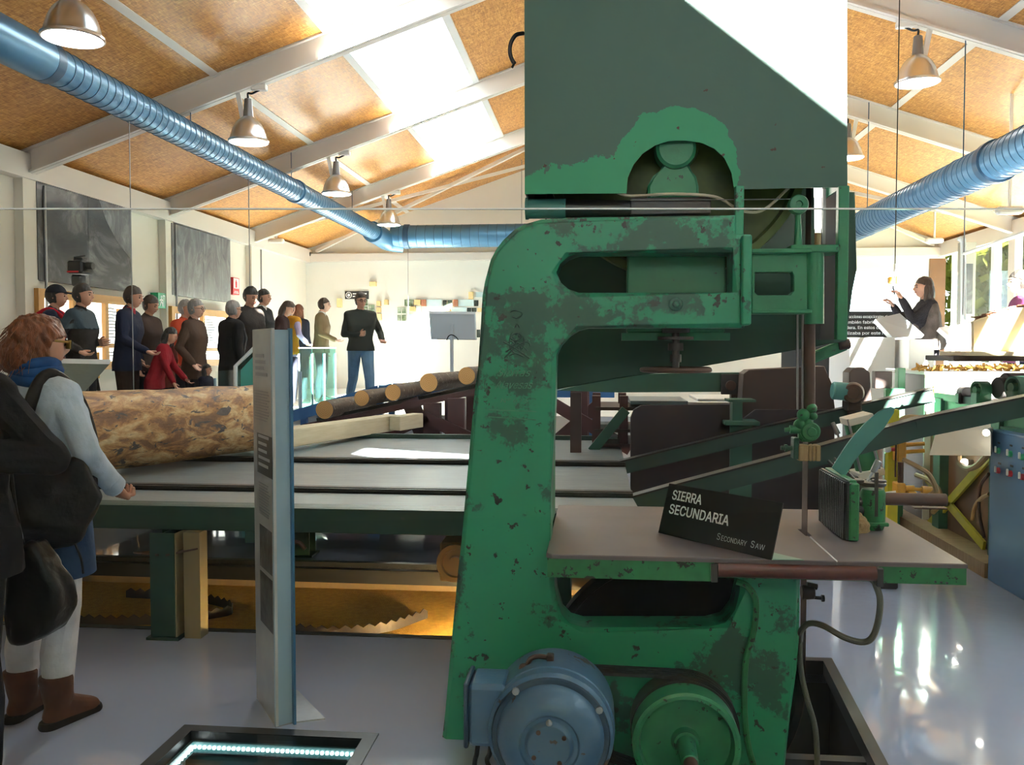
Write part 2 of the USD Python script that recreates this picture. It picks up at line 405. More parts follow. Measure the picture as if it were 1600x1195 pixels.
for i, y in enumerate(RAFT[:-1]):
    for xa, xb in ((XL, XC), (XC, XR)):
        g = G()
        z0, z1 = roof_z(xa), roof_z(xb)
        for dz, w, h in ((-0.15, 0.05, 0.30), (-0.29, 0.15, 0.025), (-0.012, 0.15, 0.02)):
            g.bar((xa, y, z0 + dz), (xb, y, z1 + dz), w, h)
        struct('trim', g, 'white_paint', smooth=False)
for xs in ((-4.5,), (4.3,)):
    for x in xs:
        for i in range(7):
            g = G(); slope_box(g, x - 0.045, x + 0.045, RAFT[i] + 0.03, RAFT[i + 1] - 0.03, 0.012, -0.012)
            struct('trim', g, 'white_paint', smooth=False)
# roof lights: kerb and pane
for bays, sk in ((sky_l_bays, SKY_L), (sky_r_bays, SKY_R)):
    for i in bays:
        w = thing('window_%d' % window.k, None, None, kind='structure'); window.k += 1
        g = G(); y0, y1 = RAFT[i] + 0.04, RAFT[i + 1] - 0.04
        fr = sbox(sk[0] - 0.06, y0, sk[1] + 0.06, y1).difference(sbox(sk[0] + 0.03, y0 + 0.08, sk[1] - 0.03, y1 - 0.08))
        part('window_frame', G().prism(fr, lambda u, v, d: (u, v, roof_z(u) + d), -0.03, 0.2), 'frame_white', w, smooth=False)
        part('pane', G().prism(sbox(sk[0], y0 + 0.05, sk[1], y1 - 0.05), lambda u, v, d: (u, v, roof_z(u) + d), 0.17, 0.18), 'clear_glass', w, smooth=False)
# eaves beams, wall posts, wind braces
struct('trim', G().box(XL + 0.001, XL + 0.16, Y0, YB, ZE - 0.32, ZE - 0.02), 'white_paint', smooth=False)
struct('trim', G().box(XR - 0.16, XR - 0.001, Y0, YB, ZE - 0.32, ZE - 0.02), 'white_paint', smooth=False)
for y in RAFT[1:-1]:
    struct('trim', G().box(XL + 0.001, XL + 0.12, y - 0.13, y + 0.13, 0, ZE - 0.3), 'cream_wall', smooth=False)
    struct('trim', G().box(XR - 0.14, XR - 0.001, y - 0.13, y + 0.13, 0, ZE - 0.3), 'white_paint', smooth=False)
for xa, xb in ((XL + 0.3, XC), (XC, XR - 0.3)):
    for ya, yb in ((RAFT[6] + 0.1, YB - 0.1), (YB - 0.1, RAFT[6] + 0.1)):
        struct('trim', G().bar((xa, ya, roof_z(xa) - 0.16), (xb, yb, roof_z(xb) - 0.16), 0.07, 0.07), 'white_paint', smooth=False)
struct('trim', G().box(XL, XR, YB - 0.14, YB - 0.02, ZE - 0.3, ZE - 0.12), 'white_paint', smooth=False)
# ground outside
ground = G().prism(sbox(-60, -60, 80, 90).difference(sbox(XL - 0.1, Y0 - 0.1, XR + 0.1, YB + 0.1)), lambda u, v, d: (u, v, d), -0.13, -0.6).box(XL, XR, Y0, YB, -1.3, -1.2)
struct('trim', ground, mat('ground_outside', (0.17, 0.17, 0.11), 0.9, c2=(0.07, 0.10, 0.03), scale=0.6), smooth=False)
# ---------------------------------------------------------------- the band saw
mat('saw_green', (0.024, 0.265, 0.145), 0.42, c2=(0.03, 0.105, 0.072), scale=3.1, sharp=0.96, mid=0.545, chips=(0.03, 0.032, 0.03), chip_at=0.62, chip_scale=17, bump=0.12, bump_scale=22, detail=6, bevel=0.008)
mat('green_plain', (0.025, 0.24, 0.11), 0.45, c2=(0.03, 0.17, 0.09), scale=7, chips=(0.03, 0.06, 0.05), chip_at=0.66, chip_scale=25, bump=0.1)
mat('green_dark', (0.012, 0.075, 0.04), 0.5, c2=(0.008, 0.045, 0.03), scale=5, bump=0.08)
mat('green_apron', (0.025, 0.20, 0.07), 0.5, c2=(0.02, 0.13, 0.05), scale=18, chips=(0.02, 0.025, 0.02), chip_at=0.6, chip_scale=30)
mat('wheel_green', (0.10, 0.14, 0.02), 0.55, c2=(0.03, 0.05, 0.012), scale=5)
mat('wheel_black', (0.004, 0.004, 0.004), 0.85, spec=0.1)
mat('rust_brown', (0.10, 0.045, 0.028), 0.55, c2=(0.06, 0.035, 0.03), scale=12, bump=0.1)
mat('roller_brown', (0.12, 0.03, 0.025), 0.35, c2=(0.07, 0.025, 0.02), scale=20)
mat('table_top', (0.155, 0.122, 0.13), 0.4, c2=(0.12, 0.094, 0.102), scale=3.5, chips=(0.05, 0.04, 0.04), chip_at=0.73, chip_scale=20)
mat('motor_blue', (0.05, 0.125, 0.24), 0.33, c2=(0.085, 0.15, 0.23), scale=6, chips=(0.07, 0.045, 0.035), chip_at=0.63, chip_scale=9, bump=0.1, bevel=0.006)
mat('motor_dark', (0.02, 0.05, 0.10), 0.4, c2=(0.03, 0.06, 0.1), scale=9)
mat('pulley_green', (0.03, 0.22, 0.10), 0.4, c2=(0.02, 0.14, 0.07), scale=8, chips=(0.012, 0.03, 0.02), chip_at=0.63, chip_scale=20)
mat('cyan_paint', (0.07, 0.26, 0.24), 0.45, c2=(0.06, 0.21, 0.2), scale=9, chips=(0.05, 0.09, 0.09), chip_at=0.66, chip_scale=30)
mat('sawdust', (0.36, 0.24, 0.12), 0.9, c2=(0.28, 0.17, 0.08), scale=60, bump=0.5, bump_scale=200)
mat('block_wood', (0.36, 0.24, 0.12), 0.6, c2=(0.26, 0.16, 0.07), scale=8, stretch=(10, 10, 1))
mat('hose_grey', (0.11, 0.105, 0.085), 0.5)
mat('cable_beige', (0.55, 0.5, 0.38), 0.4)
mat('sign_black', (0.013, 0.012, 0.014), 0.32, spec=0.4)
mat('foot_green', (0.22, 0.34, 0.28), 0.4)
# the hood: grey-green paint whose lower border and arch keep an older bright green with a ragged edge
HY, F = 3.42, 3.35
ax, az = xz(1056, 262, HY)
hz0 = xz(900, 302, HY)[1]
def hood_mat():
    n = {'g': ('geometry', {}), 's': ('separate_xyz', {}), 'n1': ('noise_texture', dict(scale=7.0, detail=8, roughness=0.68)), 'n2': ('noise_texture', dict(scale=1.6, detail=2)),
         'zz': ('math', dict(math_type='subtract', value2=hz0)), 'nm': ('math', dict(math_type='multiply_add', value2=0.28, value3=-0.14)),
         'xr': ('map_range', dict(from_min=xz(820, 300, HY)[0], from_max=xz(985, 300, HY)[0], to_min=0.06, to_max=0.17, clamp=True)),
         'xg': ('math', dict(math_type='less_than', value2=xz(1100, 300, HY)[0])),
         'd1': ('math', dict(math_type='subtract')), 'd1b': ('math', dict(math_type='multiply')), 'lt': ('math', dict(math_type='add')), 'b1': ('math', dict(math_type='greater_than', value2=0.0)),
         'cx': ('math', dict(math_type='subtract', value2=ax)), 'cz': ('math', dict(math_type='subtract', value2=az)), 'x2': ('math', dict(math_type='multiply')), 'z2': ('math', dict(math_type='multiply')),
         'ss': ('math', dict(math_type='add')), 'sq': ('math', dict(math_type='sqrt')), 'rn': ('math', dict(math_type='multiply_add', value2=0.10)), 'b2': ('math', dict(math_type='less_than', value2=0.285)),
         'mx': ('math', dict(math_type='maximum', use_clamp=True)),
         'n3': ('noise_texture', dict(scale=16, detail=6)), 'c3': ('map_range', dict(from_min=0.71, from_max=0.725, clamp=True)),
         'n4': ('noise_texture', dict(scale=120, detail=2)), 'nb': ('bump', dict(strength=0.12, distance=0.003)),
         'a': ('mix_color', dict(a=(0.046, 0.118, 0.092), b=(0.022, 0.28, 0.135))), 'c': ('mix_color', dict(b=(0.06, 0.032, 0.026))),
         'p': ('principled_bsdf', dict(roughness=0.5))}
    l = [('g.position', 's.vector'), ('g.position', 'n1.vector'), ('g.position', 'n3.vector'), ('s.z', 'zz.value1'), ('n1.fac', 'nm.value1'), ('s.x', 'xr.value'), ('s.x', 'xg.value1'),
         ('xr.result', 'd1.value1'), ('zz.value', 'd1.value2'), ('d1.value', 'lt.value1'), ('nm.value', 'lt.value2'), ('lt.value', 'b1.value1'), ('b1.value', 'd1b.value1'), ('xg.value', 'd1b.value2'),
         ('s.x', 'cx.value1'), ('s.z', 'cz.value1'), ('cx.value', 'x2.value1'), ('cx.value', 'x2.value2'), ('cz.value', 'z2.value1'), ('cz.value', 'z2.value2'), ('x2.value', 'ss.value1'), ('z2.value', 'ss.value2'),
         ('ss.value', 'sq.value1'), ('n1.fac', 'rn.value1'), ('sq.value', 'rn.value3'), ('rn.value', 'b2.value1'), ('d1b.value', 'mx.value1'), ('b2.value', 'mx.value2'),
         ('mx.value', 'a.fac'), ('a.result', 'c.a'), ('n3.fac', 'c3.value'), ('c3.result', 'c.fac'), ('c.result', 'p.base_color'), ('g.position', 'n4.vector'), ('n4.fac', 'nb.height'), ('nb.normal', 'p.normal')]
    mk('hood_paint', n, l, 'p.BSDF')
hood_mat()
def pp(pts, Y): return Polygon([xz(x, y, Y) for x, y in pts])

saw = thing('band_saw', 'tall old green band saw with a peeling cast C-shaped frame and a wide sheet hood', 'machine')
frame_px = [(688, 1172), (695, 1110), (702, 1030), (708, 965), (714, 900), (720, 846), (730, 734), (740, 617), (746, 574), (750, 513), (753, 461), (757, 439), (766, 405), (775, 388), (785, 375), (803, 358),
            (820, 349), (845, 342), (890, 339), (1150, 335), (1150, 366), (1164, 366), (1164, 512), (920, 512), (904, 516), (890, 525), (876, 540), (869, 555), (867, 634), (864, 700), (861, 760), (860, 872),
            (1252, 872), (1250, 1000), (1246, 1050), (1236, 1121), (1228, 1200), (1222, 1290), (930, 1290), (915, 1174)]
slot = [(1145, 394), (1145, 457), (905, 457), (888, 451), (875, 440), (869, 425), (875, 411), (888, 400), (905, 394)]
opening = [(866, 886), (866, 915), (869, 935), (877, 962), (890, 976), (910, 982), (1110, 982), (1135, 975), (1150, 955), (1157, 925), (1157, 886)]
fp = pp(frame_px, F).difference(pp(slot, F)).difference(pp(opening, F))
part('frame', G().xzslab(fp, F, F + 0.16, b=0.018), 'saw_green', saw, smooth=40)
# cast relief on the column: emblem, two lines of script, number and a framed plate
fr = G()
def relief(pts, r=0.0035, n=5): fr.tube(spline([(*xz(x, y, F)[:1], F - 0.001, xz(x, y, F)[1]) for x, y in pts], n), r, 6)
for pts in ([(797, 488), (803, 485), (813, 487), (815, 492), (808, 497), (800, 495)], [(793, 535), (800, 533), (803, 537)], [(820, 533), (827, 536), (829, 541)], [(790, 550), (800, 543), (808, 536), (816, 540), (824, 548)],
            [(800, 520), (798, 528), (806, 532), (814, 527), (812, 519)], [(805, 512), (808, 506), (812, 512)], [(795, 556), (806, 552), (818, 557)]): relief(pts)
for pts in ([(788, 560), (800, 548), (812, 538), (826, 532)], [(787, 534), (800, 541), (814, 550), (828, 560)], [(797, 545), (797, 528), (808, 520), (818, 528), (817, 545), (807, 552), (797, 545)]): relief(pts)
for q in ((801, 524), (807, 521), (812, 525), (800, 540), (814, 543), (806, 533), (810, 545), (803, 530)): fr.ball((xz(*q, F)[0], F, xz(*q, F)[1]), 0.007, (1, 0.5, 1), 1)
mat('lit_relief', (0.075, 0.30, 0.18), 0.4, c2=(0.03, 0.15, 0.09), scale=30)  # raised letters painted lighter, as if their edges caught the light
mat('emblem_dark', (0.022, 0.045, 0.045), 0.45, c2=(0.03, 0.12, 0.08), scale=40)
part('emblem', fr, 'emblem_dark', saw)
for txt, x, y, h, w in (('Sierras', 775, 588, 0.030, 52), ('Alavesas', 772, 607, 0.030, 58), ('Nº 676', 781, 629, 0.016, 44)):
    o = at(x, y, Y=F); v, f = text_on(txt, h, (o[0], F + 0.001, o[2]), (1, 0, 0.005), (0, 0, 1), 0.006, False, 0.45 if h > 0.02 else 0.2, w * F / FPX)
    part('lettering', G().add(v, f), 'lit_relief', saw, smooth=False)
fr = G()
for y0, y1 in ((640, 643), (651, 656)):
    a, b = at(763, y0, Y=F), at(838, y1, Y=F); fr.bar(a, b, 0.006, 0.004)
part('plate_border', fr, 'lit_relief', saw)
# bolt through the arm
c = at(1056, 475, Y=F); g = G().cyl((c[0], F + 0.02, c[2]), (c[0], F - 0.006, c[2]), 0.028, 0.026).cyl((c[0], F, c[2]), (c[0], F - 0.016, c[2]), 0.013, n=6)
part('bolt', g, 'saw_green', saw)
# arm end flange
a, b = xz(1160, 366, F - 0.03), xz(1174, 508, F - 0.03)
part('flange', G().box(a[0], b[0], F - 0.03, F + 0.19, b[1], a[1], 0.006), 'saw_green', saw)
# tension slide on the right of the arm: a plate with a window, its two lips and the round guide
S = F + 0.08
pl = pp([(1174, 394), (1262, 394), (1262, 488), (1174, 488)], S).difference(pp([(1180, 425), (1238, 425), (1240, 430), (1240, 455), (1234, 461), (1184, 461), (1179, 456)], S))
g = G().xzslab(pl, S, S + 0.05, 0.004)
for y in (393, 487):
    a, b = xz(1172, y - 3, S), xz(1266, y + 3, S); g.box(a[0], b[0], S - 0.03, S + 0.09, b[1], a[1], 0.004)
part('tension_slide', g, 'green_plain', saw)
a, b = at(1272, 394, Y=S + 0.02), at(1272, 506, Y=S + 0.02)
g = G().cyl(b, a, 0.036, n=24)
part('guide_sleeve', g, 'green_plain', saw)
# block behind the slot
a, b = xz(980, 385, F + 0.18), xz(1132, 520, F + 0.18)
part('wheel_carriage', G().box(a[0], b[0], F + 0.165, F + 0.30, b[1], a[1] + 0.0, 0.006).box(a[0] - 0.02, b[0] + 0.02, F + 0.163, F + 0.24, b[1] - 0.03, b[1]), 'green_plain', saw)
# screw and hand wheel of the carriage under the arm
c = at(1056, 512, Y=F + 0.12); g = G()
g.cyl(c, c - (0, 0, 0.16), 0.014, n=12)
for dz, r, h in ((0.0, 0.055, 0.02), (0.035, 0.07, 0.012), (0.06, 0.03, 0.03), (0.105, 0.022, 0.03)): g.cyl(c - (0, 0, dz), c - (0, 0, dz + h), r, n=20)
part('tension_screw', g, 'dark_steel', saw)
g = G(); cw = c - (0, 0, 0.165)
g.tube([cw + (0.13 * math.cos(t), 0.13 * math.sin(t), 0) for t in np.linspace(0, 2 * np.pi, 32, endpoint=False)], 0.011, 8, closed=True)
for t in (0.3, 1.87, 3.44, 5.0): g.cyl(cw, cw + (0.13 * math.cos(t), 0.13 * math.sin(t), 0), 0.008, n=8)
part('hand_wheel', g, 'rust_brown', saw)
# hood: front sheet with its arch, sides, back and top
arch = [(1148, 302), (1143, 270), (1132, 247), (1116, 232), (1096, 223), (1070, 219), (1045, 220), (1024, 227), (1004, 240), (990, 257), (981, 277), (979, 303), (979, 310), (1148, 310)]
hp = [(819, -160), (1323, -160), (1324, 292), (1148, 296), (979, 302), (820, 303)]
hpoly = pp(hp, HY).difference(pp(arch, HY))
part('hood', G().xzslab(hpoly, HY, HY + 0.006), 'hood_paint', saw, smooth=False)
hx0, hz_b = xz(820, 302, HY); hx1, hz_t = xz(1323, -160, HY)
HB = HY + 0.46
g = G().box(hx0, hx0 + 0.006, HY + 0.006, HB, hz_b, hz_t).box(hx1 - 0.006, hx1, HY + 0.006, HB, hz_b, hz_t).box(hx0, hx1, HB, HB + 0.006, hz_b, hz_t).box(hx0, hx1, HY + 0.006, HB, hz_t, hz_t + 0.006)
part('hood_casing', g, 'green_dark', saw, smooth=False)
# guard behind the wheels, its lower edge slanting up to the right
GB = 3.78
gp = pp([(860, 290), (1336, 300), (1339, 420), (1332, 455), (1322, 533), (1100, 572), (960, 592), (862, 610)], GB + 0.12)
part('rear_guard', G().xzslab(gp, GB + 0.12, GB + 0.16, 0.004), 'green_dark', saw, smooth=False)
# wheels
WY = 3.60
wx, wzu = xz(1056, 232, WY); wzl = 0.176
def wheel(z, m1, m2):
    R = 0.525
    w = G().lathe([(R, -0.045), (R + 0.004, 0.0), (R, 0.045), (R - 0.03, 0.045), (R - 0.04, 0.02), (0.10, 0.0), (0.09, 0.05), (0.0, 0.05)], (wx, WY, z), (0, 1, 0), 64)
    w.lathe([(0.0, -0.06), (0.085, -0.06), (0.09, 0.0), (R - 0.04, -0.01), (R - 0.03, -0.045), (R, -0.045)], (wx, WY, z), (0, 1, 0), 64)
    part('wheel', w, m1, saw)
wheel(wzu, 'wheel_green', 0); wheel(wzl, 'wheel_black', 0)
# band blade: two runs and round both wheels
n = 40
pts = [(wx + 0.527 * math.cos(t), wzu + 0.527 * math.sin(t)) for t in np.linspace(0, math.pi, n)] + [(wx + 0.527 * math.cos(t), wzl + 0.527 * math.sin(t)) for t in np.linspace(math.pi, 2 * math.pi, n)]
bl = Polygon(pts).difference(Polygon(pts).buffer(-0.002))
part('blade', G().xzslab(bl, WY - 0.045, WY + 0.045), 'rust_brown', saw, smooth=False)
# bearing seen through the arch
BY = 3.47
cb = at(1056, 233, Y=BY)
ped = pp([(1012, 312), (1012, 290), (1020, 275), (1032, 265), (1036, 256), (1076, 256), (1082, 268), (1088, 275), (1092, 290), (1092, 312)], BY)
part('bearing', G().xzslab(ped, BY, BY + 0.07, 0.01), 'green_plain', saw)
part('bearing_cap', G().lathe([(0, -0.02), (0.065, -0.02), (0.077, -0.01), (0.08, 0.06)], cb, (0, 1, 0), 32), 'green_plain', saw)
# dark block, tension bar and cable in the gap below the hood
a, b = xz(985, 309, 3.46), xz(1111, 334, 3.46)
part('tension_block', G().box(a[0], b[0], 3.46, 3.53, b[1], a[1], 0.004), 'dark_steel', saw)
a = at(826, 326, Y=3.5); b = at(884, 326, Y=3.5)
part('counterweight', G().cyl(a, b, 0.04, n=24).cyl(a - (0.012, 0, 0), a, 0.044, n=24), 'cyan_paint', saw)
a2 = at(990, 326, Y=3.5)
part('tension_bar', G().cyl(b, a2, 0.034, n=20), 'black_paint', saw)
part('cable', G().tube(spline([at(960, 299, Y=3.5), at(985, 306, Y=3.5), at(1050, 303, Y=3.445), at(1115, 307, Y=3.445), at(1145, 322, Y=3.5), at(1168, 331, Y=3.5), at(1196, 326, Y=3.5), at(1236, 290, Y=3.52)]), 0.006, 8), 'cable_beige', saw)
part('wire', G().tube([at(985, 313, Y=3.45), at(1120, 312, Y=3.45), at(1240, 311, Y=3.45)], 0.0022, 6), 'wire_grey', saw)
# posts carrying the hood, guard plates and a glowing stand-in for the bright gap
a, b = xz(1149, 290, F + 0.03), xz(1162, 372, F + 0.03)
part('post', G().box(a[0], b[0], F + 0.03, F + 0.065, b[1], a[1], 0.003), 'saw_green', saw)
a, b = xz(1311, 290, F + 0.06), xz(1324, 531, F + 0.06)
part('post', G().box(a[0], b[0], F + 0.06, F + 0.1, b[1], a[1], 0.003), 'green_plain', saw)
g = G(); a, b = xz(1285, 292, 3.68), xz(1318, 531, 3.68)
g.box(a[0], b[0], 3.68, 3.69, b[1], a[1])
a, b = xz(1258, 396, 3.7), xz(1300, 531, 3.7); g.box(a[0], b[0], 3.69, 3.70, b[1], a[1])
part('blade_guard_plate', g, 'dark_steel', saw, smooth=False)
a, b = at(1278, 292, Y=3.6), at(1278, 364, Y=3.6)
part('bright_gap_strip', G().cyl(a, b, 0.0155, 0.012, n=16), 'lamp_glow', saw)  # glows in place of sunlit background seen between the guard plates
g = G().cyl(b, b - (0, 0, 0.055), 0.013, n=12)
part('gap_strip_foot', g, 'block_wood', saw)  # foot and bracket made up to carry the glowing strip
c = at(1289, 330, Y=3.6); part('gap_strip_bracket', G().box(c[0] - 0.009, c[0] + 0.004, 3.6, 3.61, c[2] - 0.13, c[2] + 0.09), 'lamp_grey', saw)
a, b = xz(1233, 384, F + 0.09), xz(1312, 395, F + 0.09)
part('bracket', G().box(a[0], b[0], F + 0.06, F + 0.2, b[1], a[1], 0.004), 'green_plain', saw)
c = at(1247, 320, Y=F + 0.1); d = at(1247, 385, Y=F + 0.1)
part('roller_stem', G().cyl(d, c - (0, 0, 0.03), 0.016, 0.010, n=14), 'green_plain', saw)
g = G().lathe([(0.0, -0.012), (0.012, -0.012), (0.014, -0.02), (0.034, -0.018), (0.038, -0.01), (0.03, 0.0), (0.038, 0.01), (0.036, 0.02), (0, 0.02)], c, (0, 1, 0), 28)
part('roller', g, 'pulley_green', saw)
# guide rod with its clamp and wooden guide blocks
RY = 3.56
a, b = at(1265, 505, Y=RY), at(1265, 642, Y=RY)
part('guide_rod', G().cyl(b, a, 0.022, n=16), 'rust_brown', saw)
g = G()
for x in (1246, 1254): g.cyl(at(x, 640, Y=RY), at(x, 490, Y=RY), 0.005, n=8)
part('rod', g, 'steel', saw)
g = G()
a, b = xz(1248, 640, RY), xz(1270, 690, RY); g.box(a[0], b[0], RY - 0.02, RY + 0.03, b[1], a[1], 0.012)
for x, y, r, dy in ((1268, 638, 0.022, -0.01), (1255, 648, 0.025, -0.015), (1271, 650, 0.016, -0.02), (1250, 664, 0.026, -0.005), (1262, 662, 0.022, -0.01)): g.ball(at(x, y, Y=RY + dy), r, n=2)
c = at(1266, 674, Y=RY - 0.02); g.cyl(c + (0, 0.03, 0), c - (0, 0.015, 0), 0.038, n=24, b=0.005).cyl(c, c - (0, 0.03, 0), 0.019, n=16, b=0.003).cyl(c, c - (0, 0.032, 0), 0.010, n=6)
a = at(1252, 671, Y=RY - 0.01); g.cyl(a, a - (0.045, 0, 0), 0.017, n=14).cyl(a - (0.045, 0, 0), a - (0.065, 0, 0.003), 0.009, n=10)
part('guide_clamp', g, 'green_apron', saw)
a, b = xz(1238, 683, RY), xz(1246, 716, RY)
c = at(1238, 700, Y=RY); g = G().box(a[0], b[0], RY - 0.03, RY + 0.03, b[1], a[1], 0.003).cyl(c, c - (0.045, 0, 0), 0.009, n=10).cyl(c - (0.02, 0, 0), c - (0.03, 0, 0), 0.016, n=6)
part('block_holder', g, 'green_dark', saw)
a, b = xz(1247, 695, RY - 0.02), xz(1281, 720, RY - 0.02)
for k in range(4):
    x0 = a[0] + (b[0] - a[0]) * (0, 0.47, 0.63, 0.79)[k]; x1 = a[0] + (b[0] - a[0]) * (0.45, 0.61, 0.77, 1.0)[k]
    part('guide_block', G().box(x0, x1, RY - 0.035, RY + 0.03, b[1], a[1], 0.003), 'block_wood', saw)
# green arm with a grey knob behind the lower right of the guard
g = G().bar(at(1262, 562, Y=3.98), at(1320, 538, Y=3.98), 0.05, 0.05, b=0.006); part('guard_arm', g, 'green_plain', saw)
part('arm_knob', G().cyl(at(1310, 540, Y=3.96), at(1328, 537, Y=3.96), 0.022, n=16, b=0.004), 'rust_brown', saw)
# table: top, apron, roller with brackets
TZ, TY = 0.805, 3.12
tx0, tx1 = at(853, 868, Y=TY)[0], at(1512, 889, Y=TY)[0]
TB = 4.12
tp = Polygon([(tx0 + 0.02, TY), (tx1, TY), (tx1, TB), (tx0, TB), (tx0, TY + 0.02)])
sl = sbox(wx + 0.527 - 0.012, WY - 0.07, wx + 0.527 + 0.012, WY + 0.06)
seam = sbox(wx + 0.5262, TY - 0.01, wx + 0.5278, WY - 0.06)
part('table_top', G().prism(tp.difference(sl).difference(seam), lambda u, v, d: (u, v, d), TZ, TZ - 0.016, 0.003), 'table_top', saw, smooth=False)
bx0, bx1 = at(1116, 890, Y=TY)[0], at(1374, 890, Y=TY)[0]
g = G().box(tx0 + 0.005, bx0, TY + 0.004, TY + 0.02, TZ - 0.085, TZ - 0.016).box(bx1, tx1 - 0.002, TY + 0.004, TY + 0.03, TZ - 0.075, TZ - 0.016)
g.box(tx1 - 0.02, tx1 - 0.003, TY + 0.03, TB, TZ - 0.075, TZ - 0.016).box(tx0 + 0.005, tx0 + 0.02, TY + 0.02, TB, TZ - 0.085, TZ - 0.016).box(bx0, bx1, TY + 0.06, TY + 0.075, TZ - 0.085, TZ - 0.016)
part('apron', g, 'green_apron', saw, smooth=False)
g = G()
for x in (bx0, bx1): g.box(x - 0.012, x + 0.012, TY - 0.012, TY + 0.05, TZ - 0.085, TZ - 0.02, 0.003)
for k in range(3): c = at(1462 + 9 * k, 909 + k, Y=TY); g.cyl((c[0], TY + 0.01, c[2]), (c[0], TY, c[2]), 0.004, n=8)
part('roller_bracket', g, 'dark_steel', saw)
part('table_roller', G().cyl((bx0 + 0.012, TY + 0.004, TZ - 0.042), (bx1 - 0.012, TY + 0.004, TZ - 0.042), 0.026, n=24), 'roller_brown', saw)
# side plate between column and table
a, b = at(862, 704, Y=3.6), at(875, 700, Y=3.9)
part('side_plate', G().box(a[0] - 0.01, a[0], 3.5, 3.9, TZ, a[2], 0.002), 'green_plain', saw)
# the small knobs below the table at the right of the base
c = at(1252, 925, Y=3.5)
part('adjusting_knob', G().cyl(c, c + (0.05, 0, 0), 0.03, 0.026, n=16, b=0.004).cyl(c + (0.05, 0, -0.02), c + (0.08, 0, -0.022), 0.007, n=8).cyl(c + (0.078, 0, -0.022), c + (0.088, 0, -0.022), 0.014, n=10).cyl(c + (0.02, 0, 0.03), c + (0.06, 0, 0.022), 0.012, n=8), 'black_paint', saw)
# conduit and hoses
part('conduit', G().tube(spline([at(1150, 908, Y=3.3), at(1168, 916, Y=3.3), at(1181, 940, Y=3.31), at(1178, 985, Y=3.32), at(1166, 1030, Y=3.32), at(1163, 1100, Y=3.32), at(1168, 1160, Y=3.31), at(1182, 1210, Y=3.3)]), 0.012, 8), 'green_apron', saw)
part('hose', G().tube(spline([at(1250, 1001, Y=3.42), at(1252, 985, Y=3.35), at(1264, 974, Y=3.3), at(1285, 977, Y=3.25), at(1320, 996, Y=3.2), at(1348, 1003, Y=3.18), at(1364, 994, Y=3.16), at(1373, 965, Y=3.15), at(1375, 935, Y=3.15), at(1368, 912, Y=3.15), at(1364, 900, Y=3.15)]), 0.0115, 10), 'hose_grey', saw)
part('hose', G().tube(spline([at(1249, 1000, Y=3.45), at(1252, 1050, Y=3.45), at(1262, 1095, Y=3.42), at(1274, 1140, Y=3.4), at(1278, 1215, Y=3.38)]), 0.0105, 10), 'hose_grey', saw)
# fence: ribbed plate, frame, bracket, shaft
fx, fy0, fy1, fz1 = 0.955, 3.45, 3.84, 1.035
g = G().box(fx, fx + 0.012, fy0, fy1, TZ + 0.004, fz1)
for k in range(15):
    y = fy0 + 0.013 + (fy1 - fy0 - 0.026) * k / 14; g.box(fx - 0.008, fx, y - 0.008, y + 0.008, TZ + 0.004, fz1 - 0.004, 0.002)
fence = thing('saw_fence', 'ribbed black upright fence with green bracket and shaft standing on the saw table', 'fence')
part('ribbed_plate', g, 'black_paint', fence, smooth=False)
g = G().box(fx + 0.012, fx + 0.05, fy0 - 0.004, fy0 + 0.03, TZ, fz1 - 0.005, 0.005).box(fx + 0.012, fx + 0.03, fy0 + 0.03, fy1, TZ, fz1 - 0.01).box(fx + 0.018, fx + 0.045, fy0 + 0.02, fy1, fz1 - 0.02, fz1 + 0.004, 0.003)
part('fence_frame', g, 'green_apron', fence)
c = np.array([at(1369, 830, Z=TZ)[0], at(1369, 826, Z=TZ)[1], TZ])
part('bracket', G().lathe([(0.043, 0.0), (0.05, 0.02), (0.05, 0.15), (0.043, 0.165), (0, 0.165)], c, (0, 0, 1), 24).box(c[0] - 0.03, c[0] + 0.05, c[1] - 0.056, c[1] - 0.03, TZ + 0.02, TZ + 0.035, 0.003), 'green_apron', fence)
g = G()
for dz, r in ((0.075, 0.03), (0.11, 0.022), (0.055, 0.018)): g.cyl((fx + 0.045, c[1] + 0.01, TZ + dz), (c[0] - 0.03, c[1], TZ + dz), r, n=14)
part('hinge', g, 'black_paint', fence)
g = G()
for k, (x, z, r) in enumerate(((-0.07, 0.19, 0.035), (0.0, 0.178, 0.055), (0.03, 0.185, 0.03))): g.cyl(c + (x, 0.01 * k, z), c + (x, 0.01 * k, z + 0.016), r, n=20, b=0.003)
g.bar(c + (0.0, -0.045, 0.06), c + (-0.0, -0.045, 0.24), 0.014, 0.012, up=(1, 0, 0)).cyl(c + (-0.09, 0, 0.18), c + (-0.16, 0.08, 0.27), 0.006, n=8).cyl(c + (-0.07, 0, 0.2), c + (-0.13, 0.1, 0.28), 0.005, n=8)
part('clamp', g, 'dark_steel', fence)
part('shaft', G().cyl((c[0] + 0.03, c[1], TZ + 0.125), (c[0] + 0.29, c[1], TZ + 0.125), 0.026, n=20, b=0.002).box(c[0] + 0.16, c[0] + 0.29, c[1] - 0.02, c[1] + 0.02, TZ + 0.088, TZ + 0.094), 'rust_brown', fence)
a = c + (-0.025, -0.01, 0.2)
part('lever', G().tube(spline([a, a + (0.012, 0, 0.02), a + (0.03, 0, 0.05)], 4), 0.006, 8).cyl(a + (0.02, 0, 0.035), a + (0.045, 0.0, 0.085), 0.012, 0.015, n=14, b=0.004), 'steel', fence)
